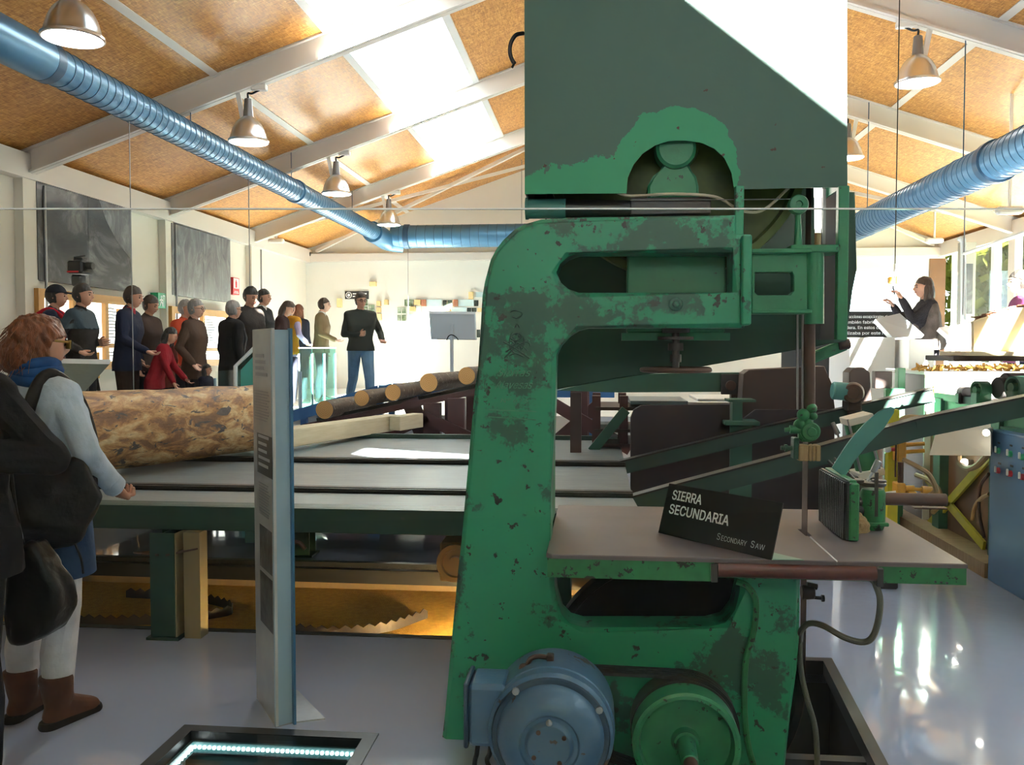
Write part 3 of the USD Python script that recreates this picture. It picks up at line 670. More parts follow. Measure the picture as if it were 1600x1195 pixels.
gpx = [(1300, 731), (1310, 715), (1323, 695), (1336, 678), (1350, 663), (1362, 652), (1373, 643), (1384, 638), (1393, 636), (1398, 638), (1397, 645), (1390, 656), (1381, 670), (1370, 681), (1358, 693), (1346, 707), (1335, 721), (1320, 746)]
part('guard_blade', G().xzslab(pp(gpx, 3.62), 3.62, 3.628, 0.002), 'cyan_paint', fence)
# sawdust left beside the fence
g = G(); c2 = at(1340, 832, Z=TZ)
m = trimesh.creation.icosphere(4, 1.0); v = m.vertices.copy(); v[:, 2] = np.maximum(v[:, 2], -0.02)
v *= 1 + 0.35 * (meshkit.fbm(v * 3.0, 4, 3)[:, None] - 0.5)
part('sawdust_heap', g.add(v * (0.055, 0.05, 0.075) + (c2[0] + 0.0, c2[1] + 0.03, TZ + 0.001), m.faces), 'sawdust', None, label='small brown heap of sawdust beside the fence on the saw table', cat='sawdust')

# the sign on the table
b0, b1 = at(1029, 832, Z=TZ), at(1206, 875, Z=TZ)
u = b1 - b0; L = np.linalg.norm(u); u /= L
nn = np.cross(u, (0, 0, 1)); lean = 0.30
vv = np.array([0, 0, 1]) * math.cos(lean) - nn * math.sin(lean) * (1 if nn[1] < 0 else -1)
nf = np.cross(u, vv)
H = 0.205
sg = thing('table_sign', 'black tilted sign with white Spanish and English lettering standing on the saw table', 'sign')
R = np.stack([u, vv, nf], 1)
part('board', G().obox(b0 + u * L / 2 + vv * H / 2, (L, H, 0.006), R, 0.001), 'sign_black', sg)
def on_sign(txt, fu, fv, h, m, width, bold):
    v, f = text_on(txt, h, b0 + u * L * fu + vv * H * fv + nf * 0.003, u, vv, 0.0006, bold, 0.0, width * L)
    part('lettering', G().add(v, f), m, sg, smooth=False)
on_sign('SIERRA', 0.055, 0.70, 0.037, 'text_white', 0.285, True)
on_sign('SECUNDARIA', 0.055, 0.42, 0.037, 'text_white', 0.555, True)
on_sign('S', 0.535, 0.13, 0.025, 'text_grey', 0.03, False); on_sign('ECONDARY', 0.573, 0.13, 0.019, 'text_grey', 0.215, False)
on_sign('S', 0.82, 0.13, 0.025, 'text_grey', 0.03, False); on_sign('AW', 0.858, 0.13, 0.019, 'text_grey', 0.075, False)
g = G(); e = b1 - nf * 0.0; back = -np.array([nf[0], nf[1], 0]) / np.linalg.norm(nf[:2])
tri = [b1 - u * 0.14, b1 + u * 0.0, b1 + back * 0.085 + u * 0.07, b1 + back * 0.085 - u * 0.12]
g.prism(Polygon([(p[0], p[1]) for p in tri]), lambda a_, b_, d: (a_, b_, d), TZ + 0.004, TZ + 0.0005)
part('foot', g, 'foot_green', sg, smooth=False)

# motor with its junction box
MY = 2.86
mc = at(860, 1150, Y=MY)
mo = thing('electric_motor', 'chipped blue electric motor standing in front of the green saw column', 'motor')
MRR = 0.212
part('housing', G().lathe([(MRR - 0.012, 0.0), (MRR, 0.012), (MRR, 0.055), (MRR + 0.004, 0.06), (MRR + 0.004, 0.24), (MRR - 0.02, 0.27), (0.1, 0.28), (0, 0.28)], mc, (0, 1, 0), 56), 'motor_blue', mo, smooth=35)
part('flange_ring', G().lathe([(0.178, 0.006), (0.18, -0.008), (MRR - 0.016, -0.008), (MRR - 0.012, 0.004)], mc, (0, 1, 0), 56), 'motor_dark', mo)
part('end_bell', G().lathe([(0.0, -0.085), (0.07, -0.085), (0.076, -0.08), (0.08, -0.068), (0.095, -0.066), (0.10, -0.074), (0.115, -0.074), (0.135, -0.066), (0.165, -0.04), (0.18, -0.008), (0.18, 0.01)], mc, (0, 1, 0), 56), 'motor_blue', mo, smooth=35)
for k in range(4):
    t = math.radians(32 + 95 * k); p = mc + (0.192 * math.cos(t), -0.008, 0.192 * math.sin(t))
    part('bolt', G().cyl(p, p - (0, 0.012, 0), 0.013, n=8, b=0.002), 'steel', mo)
for k in range(4):
    t = math.radians(35 + 90 * k); p = mc + (0.06 * math.cos(t), -0.085, 0.06 * math.sin(t))
    part('screw', G().cyl(p, p - (0, 0.006, 0), 0.008, n=8, b=0.001), 'rust_brown', mo)
p = mc + (0, -0.083, 0.078); part('grease_cap', G().lathe([(0.011, 0), (0.011, 0.006), (0.004, 0.016), (0, 0.017)], p, (0, -0.4, 1), 10), 'steel', mo)
p = mc + (-0.03, 0.12, MRR); g = G().tube(spline([p + (-0.06, 0, -0.02), p + (-0.045, 0, 0.005), p + (-0.02, 0, 0.014), p + (0.01, 0, 0.012)]), 0.009, 8).box(p[0] + 0.01, p[0] + 0.035, p[1] - 0.015, p[1] + 0.015, p[2] - 0.005, p[2] + 0.025, 0.004).ball(p + (-0.07, 0, -0.03), 0.018, n=2)
part('lifting_ring', g, 'rust_brown', mo)
a, b = at(731, 1066, Y=MY + 0.05), at(790, 1166, Y=MY + 0.05)
part('junction_box', G().box(a[0], mc[0] - 0.15, MY + 0.03, MY + 0.2, b[2], a[2], 0.016), 'motor_blue', mo)
part('box_lid', G().box(a[0] - 0.012, a[0] + 0.004, MY + 0.025, MY + 0.205, b[2] - 0.004, a[2] + 0.004, 0.008), 'motor_dark', mo)
for k in (0, 1):
    p = np.array([a[0] + 0.03 + 0.045 * k, MY + 0.1, b[2] + 0.01])
    part('cable', G().tube(spline([p, p - (0.006, 0, 0.06), p - (0.015, -0.01, 0.1), (p[0] - 0.02 + 0.05 * k, MY + 0.13, 0.012)]), 0.0085, 8), 'black_rubber', mo)
part('base', G().box(mc[0] - 0.16, mc[0] + 0.16, MY + 0.04, MY + 0.22, 0.0, 0.025, 0.004).box(mc[0] - 0.14, mc[0] - 0.09, MY + 0.05, MY + 0.2, 0.02, 0.14).box(mc[0] + 0.09, mc[0] + 0.14, MY + 0.05, MY + 0.2, 0.02, 0.14), 'motor_dark', mo)
# drive pulley on the lower axle, and the belt to the motor
pc = np.array([wx, 3.04, wzl])
PR = 0.186
part('pulley', G().lathe([(PR - 0.01, -0.045), (PR, -0.04), (PR, 0.05), (PR - 0.02, 0.052), (0, 0.052)], pc, (0, 1, 0), 56).lathe([(PR - 0.022, -0.045), (PR - 0.01, -0.045)], pc, (0, 1, 0), 56).lathe([(PR - 0.022, -0.045), (PR - 0.03, 0.0), (PR - 0.06, 0.01), (0.05, 0.0), (0.045, -0.01), (0.043, -0.03), (0.034, -0.032)], pc, (0, 1, 0), 56), 'pulley_green', saw, smooth=35)
part('shaft', G().cyl(pc - (0, 0.0, 0), pc - (0, 0.17, 0), 0.034, 0.028, n=24, b=0.004), 'pulley_green', saw)
part('shaft_end', G().cyl(pc - (0, 0.16, 0), pc - (0, 0.24, 0), 0.024, n=20, b=0.004), 'rust_brown', saw)
part('axle', G().cyl(pc + (0, 0.05, 0), (wx, WY, wzl), 0.03, n=16), 'dark_steel', saw)
mp = np.array([mc[0], 3.2, mc[2]])
d = np.array([pc[0], 3.2, pc[2]]) - mp; g = G()
poly = shapely.union_all([Point(mp[0], mp[2]).buffer(0.13), Point(pc[0], pc[2]).buffer(0.20)]).convex_hull
ring = poly.difference(poly.buffer(-0.012))
for k in range(3): g.xzslab(ring, 3.115 + 0.028 * k, 3.137 + 0.028 * k)
part('drive_belt', g, 'black_rubber', saw, smooth=40)
part('belt_wheel', G().cyl((mc[0], 3.11, mc[2]), (mc[0], 3.2, mc[2]), 0.118, n=32).cyl((pc[0], 3.11, pc[2]), (pc[0], 3.2, pc[2]), 0.188, n=40), 'dark_steel', saw)
# ---------------------------------------------------------------- pits and the light box
mat('pit_dark', (0.03, 0.032, 0.036), 0.6, c2=(0.05, 0.045, 0.04), scale=4)
mat('pit_kerb', (0.022, 0.024, 0.026), 0.4, c2=(0.035, 0.04, 0.045), scale=9)
mat('gold_sand', (0.62, 0.36, 0.06), 0.9, c2=(0.46, 0.25, 0.04), scale=26, bump=0.6, bump_scale=90)
mat('pit_wall', (0.33, 0.24, 0.12), 0.8, c2=(0.25, 0.17, 0.09), scale=3)
mat('board_brown', (0.30, 0.19, 0.10), 0.6, c2=(0.22, 0.13, 0.06), scale=5, stretch=(1, 8, 1))
mat('teal_lining', (0.05, 0.16, 0.16), 0.4, c2=(0.04, 0.11, 0.11), scale=3)
def pit(name, poly, depth, wall, bottom, kerb, label, cat, kw=0.05, kh=0.008):
    t = thing(name, label, cat)
    up = lambda u, v, d: (u, v, d)
    inner = poly
    part('lining', G().prism(inner.buffer(0.02, join_style=2).difference(inner), up, -0.001, -depth), wall, t, smooth=False)
    part('bottom', G().prism(inner.buffer(0.02, join_style=2), up, -depth, -depth - 0.05), bottom, t, smooth=False)
    part('kerb', G().prism(inner.buffer(0.004, join_style=2).difference(inner.buffer(-kw, join_style=2)), up, kh, -0.06), kerb, t, smooth=False)
    return t
t = pit('wheel_pit', HOLE, 0.62, 'pit_dark', 'pit_dark', 'pit_kerb', 'open dark pit with a steel kerb beneath the saw base', 'pit', 0.045)
g = G(); p0 = at(1262, 1185, Z=-0.3)
part('cross_bar', G().box(0.6, 1.08, 3.42, 3.47, -0.1, -0.05), 'pit_kerb', t, smooth=False)
bd = thing('pit_board', 'worn brown board lying in the pit at the right of the saw base', 'board')
part('plank', G().box(0.50, 1.0, 2.85, 3.32, -0.21, -0.185, 0.004), 'board_brown', bd)
for k in range(2): part('strip', G().box(0.68 + 0.13 * k, 0.70 + 0.13 * k, 2.95, 3.3, -0.185, -0.17), 'pit_dark', bd)
# sawdust pit under the log deck
pp_ = sbox(PIT[0], PIT[2], PIT[1], PIT[3])
t = pit('sawdust_pit', pp_, 0.2, 'pit_wall', 'gold_sand', 'pit_kerb', 'long floor pit with a lit golden sand bottom under the log deck', 'pit', 0.045, 0.004)
lamp = UsdLux.SphereLight.Define(stage, '/World/pit_lamp_light')
lamp.CreateRadiusAttr(0.03); lamp.CreateIntensityAttr(4200.0); lamp.CreateColorAttr(Gf.Vec3f(1.0, 0.66, 0.28)); lamp.AddTranslateOp().Set(Gf.Vec3d(-0.52, 4.80, -0.07))
pl = thing('pit_lamp', 'small warm lamp fixed at the right end of the sawdust pit', 'lamp')
part('lamp_body', G().cyl((-0.40, 4.78, -0.06), (-0.40, 4.78, -0.2), 0.03, n=16), 'black_paint', pl)
part('added_shade', G().box(-0.70, -0.28, 4.57, 5.22, -0.022, -0.012), 'black_paint', pl, smooth=False)  # added, hidden plate that keeps the lamp off the machine plates
# old saw bands in the pit
def band(path, h, z, label, teeth=True):
    p = spline(path, 10); seg = np.linalg.norm(np.diff(p, axis=0), axis=1); L = np.concatenate([[0], np.cumsum(seg)])
    n = int(L[-1] / 0.035); s_ = np.linspace(0, L[-1], n); q = np.stack([np.interp(s_, L, p[:, k]) for k in (0, 1)], 1)
    top = np.where(np.arange(n) % 2 == 0, h, h - 0.022) if teeth else np.full(n, h)
    tg = np.gradient(q, axis=0); tg /= np.linalg.norm(tg, axis=1, keepdims=True); nr = np.stack([-tg[:, 1], tg[:, 0]], 1) * 0.003
    V = np.vstack([np.c_[q + nr, np.full(n, z)], np.c_[q + nr, z + top], np.c_[q - nr, z + top], np.c_[q - nr, np.full(n, z)]])
    Fc = []
    for i in range(n - 1):
        for a in range(4):
            b = (a + 1) % 4; Fc += [(a * n + i, a * n + i + 1, b * n + i + 1), (a * n + i, b * n + i + 1, b * n + i)]
    b_ = G().add(V, Fc)
    part('saw_band', b_, 'dark_steel', None, smooth=False, label=label, cat='saw blade')
PB = -0.2
band([(-6.0, 6.05), (-3, 6.06), (0.2, 6.07)], 0.09, -0.11, 'straight toothed saw band along the far edge of the sawdust pit')
band([(-3.9, 5.3), (-3.3, 5.15), (-2.8, 5.2), (-2.4, 5.45), (-2.75, 5.7), (-3.3, 5.75)], 0.07, PB, 'curled toothed saw band in the pit left of the deck post')
band([(-2.15, 5.55), (-1.9, 5.15), (-1.6, 5.08), (-1.3, 5.2), (-1.1, 5.5)], 0.07, PB, 'curled toothed saw band in the pit behind the upright panel')
g = G(); g.bar((-6.25, 5.62, 0.047), (0.38, 5.55, 0.047), 0.05, 0.09)
part('cross_beam', g, 'black_rubber', None, label='long dark steel beam lying across the sawdust pit', cat='beam')
for k, (x, y) in enumerate(((-0.72, 5.35), (-0.32, 5.3))):
    c = np.array([x, y, PB]); m = trimesh.creation.icosphere(2, 1.0); v = m.vertices * (1 + 0.5 * (meshkit.fbm(m.vertices * 2.3, 3, 5 + k)[:, None] - 0.5)) * (0.06, 0.035, 0.03)
    part('wood_chip', G().add(v + c + (0, 0, 0.02), m.faces), 'board_brown', None, label=('small brown wood chip on the golden sand nearer the pylon', 'small brown wood chip on the golden sand nearer the saw column')[k], cat='wood chip')
# glazed light box let into the floor
bp = sbox(BOXP[0], BOXP[2], BOXP[1], BOXP[3])
t = pit('floor_light_box', bp, 0.35, 'teal_lining', 'pit_dark', 'black_paint', 'glazed box let into the floor and edged with white light points', 'display case', 0.05, 0.006)
part('cover_glass', G().prism(bp.buffer(-0.05, join_style=2), lambda u, v, d: (u, v, d), 0.004, -0.006), 'clear_glass', t, smooth=False)
ins = bp.buffer(-0.055, join_style=2).bounds
part('light_strip', G().box(ins[0], ins[2], ins[3] - 0.012, ins[3], -0.075, -0.03).box(ins[0], ins[0] + 0.012, ins[1], ins[3], -0.075, -0.03), 'teal_lining', t, smooth=False)
n = 34
for k in range(n):
    x = ins[0] + 0.02 + (ins[2] - ins[0] - 0.03) * k / (n - 1)
    part('light_point', G().ball((x, ins[3] - 0.016, -0.05), 0.0075, n=1), 'led_glow', t)
for k in range(14):
    y = ins[3] - 0.04 - 0.026 * k
    part('light_point', G().ball((ins[0] + 0.016, y, -0.05), 0.0075, n=1), 'led_glow', t)
part('shelf', G().box(ins[0] + 0.1, ins[2] - 0.02, ins[1], ins[3] - 0.1, -0.35, -0.2), 'teal_lining', t, smooth=False)
# ---------------------------------------------------------------- log deck, logs, ramp
mat('deck_green', (0.016, 0.052, 0.036), 0.45, c2=(0.013, 0.04, 0.03), scale=5, chips=(0.04, 0.05, 0.045), chip_at=0.7, chip_scale=12)
mat('deck_sheet', (0.20, 0.235, 0.25), 0.38, 0.2, c2=(0.15, 0.175, 0.185), scale=3.0, chips=(0.30, 0.33, 0.34), chip_at=0.64, chip_scale=5, stretch=(1, 5, 1))
mat('rail_dark', (0.016, 0.017, 0.018), 0.4, 0.3, c2=(0.03, 0.025, 0.022), scale=9)
mat('tan_flange', (0.22, 0.17, 0.09), 0.5)
mat('maroon', (0.075, 0.022, 0.026), 0.5, c2=(0.05, 0.018, 0.022), scale=5)
mat('blue_tray', (0.035, 0.14, 0.34), 0.35, c2=(0.03, 0.11, 0.28), scale=3)
mat('timber', (0.60, 0.53, 0.38), 0.65, c2=(0.50, 0.43, 0.29), scale=2.5, stretch=(4, 1, 14), chips=(0.2, 0.14, 0.08), chip_at=0.74, chip_scale=9)
mat('timber_end', (0.72, 0.62, 0.42), 0.7)
mat('bark_grey', (0.17, 0.13, 0.10), 0.85, c2=(0.09, 0.065, 0.05), scale=30, bump=0.8, bump_scale=60, obj=False, chips=(0.30, 0.26, 0.2), chip_at=0.6, chip_scale=22)
mk('log_end', {'tc': ('texture_coordinate', {}), 'w': ('wave_texture', dict(wave_type='rings', rings_direction='z', scale=16, distortion=1.5, detail=2)), 'm': ('mix_color', dict(a=(0.62, 0.36, 0.14), b=(0.50, 0.26, 0.09))),
    'p': ('principled_bsdf', dict(roughness=0.7))}, [('tc.object', 'w.vector'), ('w.fac', 'm.fac'), ('m.result', 'p.base_color')], 'p.BSDF')
mk('peeled_log', {'g': ('geometry', {}), 'mp': ('mapping', dict(scale=(5.5, 2.6, 6.5), rotation=(0, 0, -0.43))), 'n1': ('noise_texture', dict(scale=1.5, detail=6, roughness=0.62, distortion=0.6)), 'n2': ('noise_texture', dict(scale=2.4, detail=6, roughness=0.6, distortion=0.8)),
    'n3': ('noise_texture', dict(scale=9.0, detail=4)), 'r1': ('rgb_ramp', {'ramp': [(0.0, (0.10, 0.05, 0.03)), (0.40, (0.22, 0.11, 0.055)), (0.455, (0.38, 0.19, 0.075)), (0.52, (0.53, 0.32, 0.14)), (0.60, (0.64, 0.46, 0.25)), (1, (0.70, 0.58, 0.42))]}),
    'r2': ('map_range', dict(from_min=0.585, from_max=0.62, clamp=True)), 'm': ('mix_color', dict(b=(0.075, 0.065, 0.065))), 'm3': ('mix_color', dict(blend_type='multiply', fac=0.55)), 'r3': ('rgb_ramp', {'ramp': [(0.3, (0.55, 0.5, 0.45)), (0.6, (1, 1, 1))]}),
    'b': ('bump', dict(strength=0.5, distance=0.02)), 'p': ('principled_bsdf', dict(roughness=0.6))},
   [('g.position', 'mp.vector'), ('mp.vector', 'n1.vector'), ('mp.vector', 'n2.vector'), ('mp.vector', 'n3.vector'), ('n1.fac', 'r1.fac'), ('n2.fac', 'r2.value'), ('r1.color', 'm.a'), ('r2.result', 'm.fac'), ('m.result', 'm3.a'), ('n3.fac', 'r3.fac'), ('r3.color', 'm3.b'),
    ('m3.result', 'p.base_color'), ('n1.fac', 'b.height'), ('b.normal', 'p.normal')], 'p.BSDF')
DX0, DX1 = -4.85, 0.22
deck = thing('log_deck', 'long low green steel deck with grey sheet bays that carries the big log', 'conveyor')
part('front_beam', G().box(DX0, DX1, 4.46, 4.5, 0.57, 0.70, 0.004).box(DX0, DX1, 4.5, 4.6, 0.685, 0.70), 'deck_green', deck, smooth=False)
def yz_sheet(y0, z0, y1, z1, t=0.012): return G().bar(((DX0 + DX1) / 2, y0, z0), ((DX0 + DX1) / 2, y1, z1), DX1 - DX0, t)
part('deck_sheet', yz_sheet(4.60, 0.692, 5.5, 0.60), 'deck_sheet', deck, smooth=False)
part('deck_sheet', yz_sheet(5.62, 0.594, 7.0, 0.594), 'deck_sheet', deck, smooth=False)
part('deck_sheet', yz_sheet(7.12, 0.594, 9.0, 0.594), 'deck_sheet', deck, smooth=False)
for y in (5.5, 7.0):
    part('rail', G().box(DX0, DX1, y, y + 0.12, 0.60, 0.612).box(DX0, DX1, y, y + 0.02, 0.60, 0.637).box(DX0, DX1, y + 0.06, y + 0.12, 0.60, 0.637).box(DX0, DX1, y + 0.02, y + 0.06, 0.60, 0.622), 'rail_dark', deck, smooth=False)
    part('rail_channel', G().box(DX0, DX1, y, y + 0.12, 0.52, 0.60), 'deck_green', deck, smooth=False)
part('back_rail', G().box(DX0, DX1, 9.0, 9.06, 0.5, 0.645), 'deck_green', deck, smooth=False)
for x in (-4.7, -3.6, -1.9, -0.3): part('cross_member', G().box(x, x + 0.06, 4.5, 9.0, 0.5, 0.58), 'deck_green', deck, smooth=False)
def ipost(x, y, zt):
    g = G().box(x - 0.07, x + 0.065, y - 0.075, y - 0.063, 0, zt).box(x - 0.07, x + 0.065, y + 0.063, y + 0.075, 0, zt).box(x - 0.006, x + 0.006, y - 0.063, y + 0.063, 0, zt).box(x - 0.09, x + 0.09, y - 0.09, y + 0.09, 0.0, 0.014)
    part('post', g, 'deck_green', deck, smooth=False)
px = at(265, 900, Y=4.44)[0]
ipost(px, 4.44, 0.57)
part('post_flange', G().box(px + 0.066, px + 0.072, 4.37, 4.51, 0.0, 0.57).box(px + 0.10, px + 0.19, 4.40, 4.49, 0.0, 0.57), 'tan_flange', deck, smooth=False)
for x in (-4.7, -0.2): ipost(x, 4.44, 0.57)
for x in (-4.7, px + 0.1, -0.2): ipost(x, 6.3, 0.52); ipost(x, 8.9, 0.52)
g = G()
for s in (-1, 1): g.prism(Polygon([(px + 0.02 * s, 4.36), (px + 0.18 * s, 4.40), (px + 0.02 * s, 4.46)]), lambda u, v, d: (u, v, d + (0.03 if u > px + 0.1 else 0)), 0.46, 0.45)
part('gusset', g, 'rust_brown', deck, smooth=False)
c = at(704, 876, Y=5.2)
part('bearing_block', G().box(c[0] - 0.06, c[0] + 0.2, 5.16, 5.4, c[2] - 0.12, c[2] + 0.12, 0.01).lathe([(0.115, 0), (0.115, -0.03), (0.085, -0.03), (0.08, -0.01), (0.04, -0.01), (0.04, -0.03), (0, -0.03)], (c[0] + 0.04, 5.16, c[2]), (0, 1, 0), 28), 'tan_flange', deck)
part('hook', G().tube(spline([at(455, 846, Y=4.7), at(468, 848, Y=4.7), at(477, 858, Y=4.7)], 4), 0.012, 6), 'rust_brown', deck)
# the big log
def log(name, p, q, r0, r1, m, label, rough=0.05, seed=0, end='log_end', nl=60, na=48, group=None, freq=1.6, cat='log'):
    p, q = np.asarray(p, float), np.asarray(q, float)
    L = np.linalg.norm(q - p); d = (q - p) / L
    t = thing(name, label, cat, group, loc=p)
    a = np.cross(d, (0, 0, 1)); a /= np.linalg.norm(a); b = np.cross(a, d)
    th = np.arange(na) * 2 * np.pi / na; V = []
    for i in range(nl + 1):
        s = i / nl
        ring = np.cos(th)[:, None] * a + np.sin(th)[:, None] * b
        r = r0 + (r1 - r0) * s
        k = 1 + rough * 2 * (meshkit.fbm((ring * r + d * s * L) * freq / r * 0.35 + seed * 7, 4, seed) - 0.5)
        if s in (0, 1): k = k * 0.985
        V.append(d * s * L + ring * (r * k)[:, None])
    V = np.vstack(V); Fc = []
    for i in range(nl):
        for j in range(na):
            j2 = (j + 1) % na; Fc += [(i * na + j, (i + 1) * na + j2, i * na + j2), (i * na + j, (i + 1) * na + j, (i + 1) * na + j2)]
    part('bark', G().add(V, Fc), m, t, smooth=60)
    for i, e in ((0, -1), (nl, 1)):
        ring = V[i * na:(i + 1) * na] * 1.0; c = ring.mean(0)
        # the cut face as its own mesh, turned into its own frame so that the growth rings are round
        x = UsdGeom.Xform.Define(stage, numbered(str(t.GetPath()) + '/cut_face'))
        R = np.stack([a, b, d], 1); loc = (ring - c) @ R
        f = [(0, 1 + j, 1 + (j + 1) % na) for j in range(na)]
        me = usdkit.mesh(stage, str(x.GetPath()) + '/face', trimesh.Trimesh(np.vstack([[0, 0, 0.004 * e], loc + (0, 0, 0.002 * e)]), f, process=False), MATS[end])
        mm = Gf.Matrix4d(*R[:, 0], 0, *R[:, 1], 0, *R[:, 2], 0, *c, 1)
        x.AddTransformOp().Set(mm)
    return t
log('big_log', (-4.07, 5.52, 0.93), (-3.05, 7.66, 0.925), 0.315, 0.29, 'peeled_log', 'huge barked log with patchy peeled bark lying on the deck behind the red-haired woman', 0.07, 3, nl=90, na=64, freq=1.5)
# sawn timbers
def timber(p, q, w, h, label):
    t = thing('sawn_timber', label, 'timber')
    g = G().bar(p, q, w, h, b=0.006); part('beam', g, 'timber', t, smooth=False)
timber((-3.02, 7.45, 0.722), (-2.30, 9.62, 0.722), 0.20, 0.17, 'long pale squared timber lying on the deck beside the upright info panel')
timber((-2.22, 9.32, 0.73), (-2.06, 9.8, 0.73), 0.14, 0.16, 'short squared timber end behind the long pale timber')
# log ramp
RYF = 10.0
ramp = thing('log_ramp', 'maroon timber trestle ramp rising to the right with logs on top', 'ramp')
ra, rb = at(470, 668, Y=RYF), at(935, 572, Y=RYF)
u = (rb - ra) / np.linalg.norm(rb - ra)
for y in (RYF + 0.06, RYF + 1.5):
    part('rail', G().bar(ra + (0, y - RYF, 0), rb + (0, y - RYF, 0), 0.07, 0.07), 'maroon', ramp, smooth=False)
part('runner', G().bar(ra + (0.1, 0.35, 0.055), rb + (0, 0.35, 0.055), 0.12, 0.07).bar(ra + (0.1, 1.25, 0.055), rb + (0, 1.25, 0.055), 0.12, 0.07), 'rail_dark', ramp, smooth=False)
def zr(px_): 
    p = at(px_, 600, Y=RYF); return ra[2] + (p[0] - ra[0]) * (rb[2] - ra[2]) / (rb[0] - ra[0]), p[0]
for px_ in (674, 712, 905):
    z, x = zr(px_)
    for y in (RYF + 0.06, RYF + 1.5): part('post', G().box(x - 0.1, x + 0.1, y - 0.06, y + 0.06, 0, z - 0.03, 0.004), 'maroon', ramp, smooth=False)
def brace(p, q, y, w=0.14): part('brace', G().bar(at(*p, Y=y), at(*q, Y=y), 0.05, w), 'maroon', ramp, smooth=False)
brace((560, 700), (668, 650), RYF - 0.02); brace((664, 652), (760, 696), RYF - 0.02); brace((860, 628), (985, 702), RYF - 0.02); brace((862, 695), (935, 632), RYF + 0.06); brace((640, 624), (662, 680), RYF + 0.08, 0.2)
for k, (x, y, r) in enumerate(((507, 640, 14.6), (565, 622, 12.6), (614, 613, 13), (670, 598, 14.5), (729, 587, 13.5))):
    c = at(x, y, Y=RYF - 0.12)
    nm = ('lowest and leftmost', 'second from the bottom', 'middle', 'fourth from the bottom', 'highest visible')[k]
    log('ramp_log', c, c + (0.25 if k % 2 else 0.12, 1.95, 0.0), r * 10 / FPX, r * 9.4 / FPX, 'bark_grey', f'thin log with orange cut end, {nm} of five on the maroon ramp', 0.05, 11 + k, nl=24, na=28, group='logs on the maroon ramp', freq=2.0)
# blue tray behind the ramp
TYF = 11.5
tray = thing('blue_tray', 'blue steel chute behind the log ramp leading up to the right', 'chute')
a, b, c = at(440, 652, Y=TYF), at(592, 607, Y=TYF), at(960, 614, Y=TYF)
c = np.array([c[0], c[1], b[2]])
g = G()
for p, q in ((a, b), (b, c)):
    g.bar(p + (0, 0.4, 0), q + (0, 0.4, 0), 0.8, 0.02)
part('chute_floor', g, 'blue_tray', tray, smooth=False)
for dy in (0.0, 0.8):
    g = G()
    for p, q in ((a, b), (b, c)): g.bar(p + (0, dy, -0.03), q + (0, dy, -0.03), 0.03, 0.15)
    part('side_wall', g, 'blue_tray', tray, smooth=False)
for x in (a[0] + 0.3, b[0], c[0] - 0.3):
    z = np.interp(x, [a[0], b[0], c[0]], [a[2], b[2], c[2]])
    part('leg', G().box(x - 0.04, x + 0.04, TYF + 0.02, TYF + 0.1, 0, z - 0.02).box(x - 0.04, x + 0.04, TYF + 0.7, TYF + 0.78, 0, z - 0.02), 'blue_tray', tray, smooth=False)
# ---------------------------------------------------------------- the big machine beyond the saw
mat('mach_green', (0.035, 0.20, 0.085), 0.42, c2=(0.03, 0.14, 0.07), scale=4, chips=(0.02, 0.04, 0.03), chip_at=0.7, chip_scale=14)
mat('plate_purple', (0.03, 0.024, 0.033), 0.5, 0.3, c2=(0.045, 0.03, 0.034), scale=4, bump=0.05)
mat('plate_brown', (0.06, 0.032, 0.028), 0.55, 0.2, c2=(0.042, 0.027, 0.026), scale=3)
mat('skirt_brown', (0.20, 0.105, 0.05), 0.55, c2=(0.13, 0.065, 0.035), scale=2.5, bump=0.05)
mat('yellow_paint', (0.55, 0.47, 0.02), 0.45, c2=(0.40, 0.36, 0.02), scale=8)
mat('yellow_valve', (0.72, 0.36, 0.04), 0.35, c2=(0.55, 0.26, 0.03), scale=10)
mat('cream_box', (0.62, 0.57, 0.48), 0.5)
mat('cabinet_blue', (0.075, 0.165, 0.30), 0.4, c2=(0.065, 0.15, 0.28), scale=3)
mat('knob_green', (0.05, 0.4, 0.2), 0.3); mat('knob_red', (0.5, 0.04, 0.06), 0.3); mat('button_white', (0.75, 0.75, 0.72), 0.3)
mat('teal_beam', (0.035, 0.125, 0.085), 0.45, c2=(0.03, 0.09, 0.065), scale=5)
mat('rail_green', (0.018, 0.058, 0.044), 0.5, c2=(0.014, 0.04, 0.032), scale=6)
mat('white_panel', (0.80, 0.79, 0.76), 0.5)
mat('orange_chip', (0.62, 0.36, 0.08), 0.7, c2=(0.5, 0.26, 0.05), scale=20)
mat('slab_wood', (0.74, 0.62, 0.42), 0.65, c2=(0.66, 0.52, 0.32), scale=4)
mat('bark_red', (0.22, 0.09, 0.05), 0.85, c2=(0.13, 0.06, 0.04), scale=14, bump=0.6, bump_scale=40)
mat('hose_brown', (0.30, 0.20, 0.10), 0.5)
BX = 2.74
bed = thing('machine_bed', 'long green machine bed with dark top rail running along the right side', 'machine')
BY0, BY1 = 4.9, 7.55
part('top_rail', G().box(BX, BX + 0.10, BY0, 7.42, 1.135, 1.19), 'rail_dark', bed, smooth=False)
part('top_rail', G().box(BX + 1.0, BX + 1.16, BY0, BY1, 1.15, 1.19), 'rail_dark', bed, smooth=False)
part('side_panel', G().box(BX + 0.02, BX + 0.05, BY0, 6.1, 1.03, 1.15).box(BX + 0.02, BX + 0.05, 6.1, 7.35, 0.93, 1.15), 'mach_green', bed, smooth=False)
part('ledge', G().box(BX - 0.06, BX + 0.06, BY0, 6.1, 1.013, 1.03).box(BX - 0.06, BX + 0.06, 6.12, 6.4, 0.90, 0.925), 'teal_beam', bed, smooth=False)
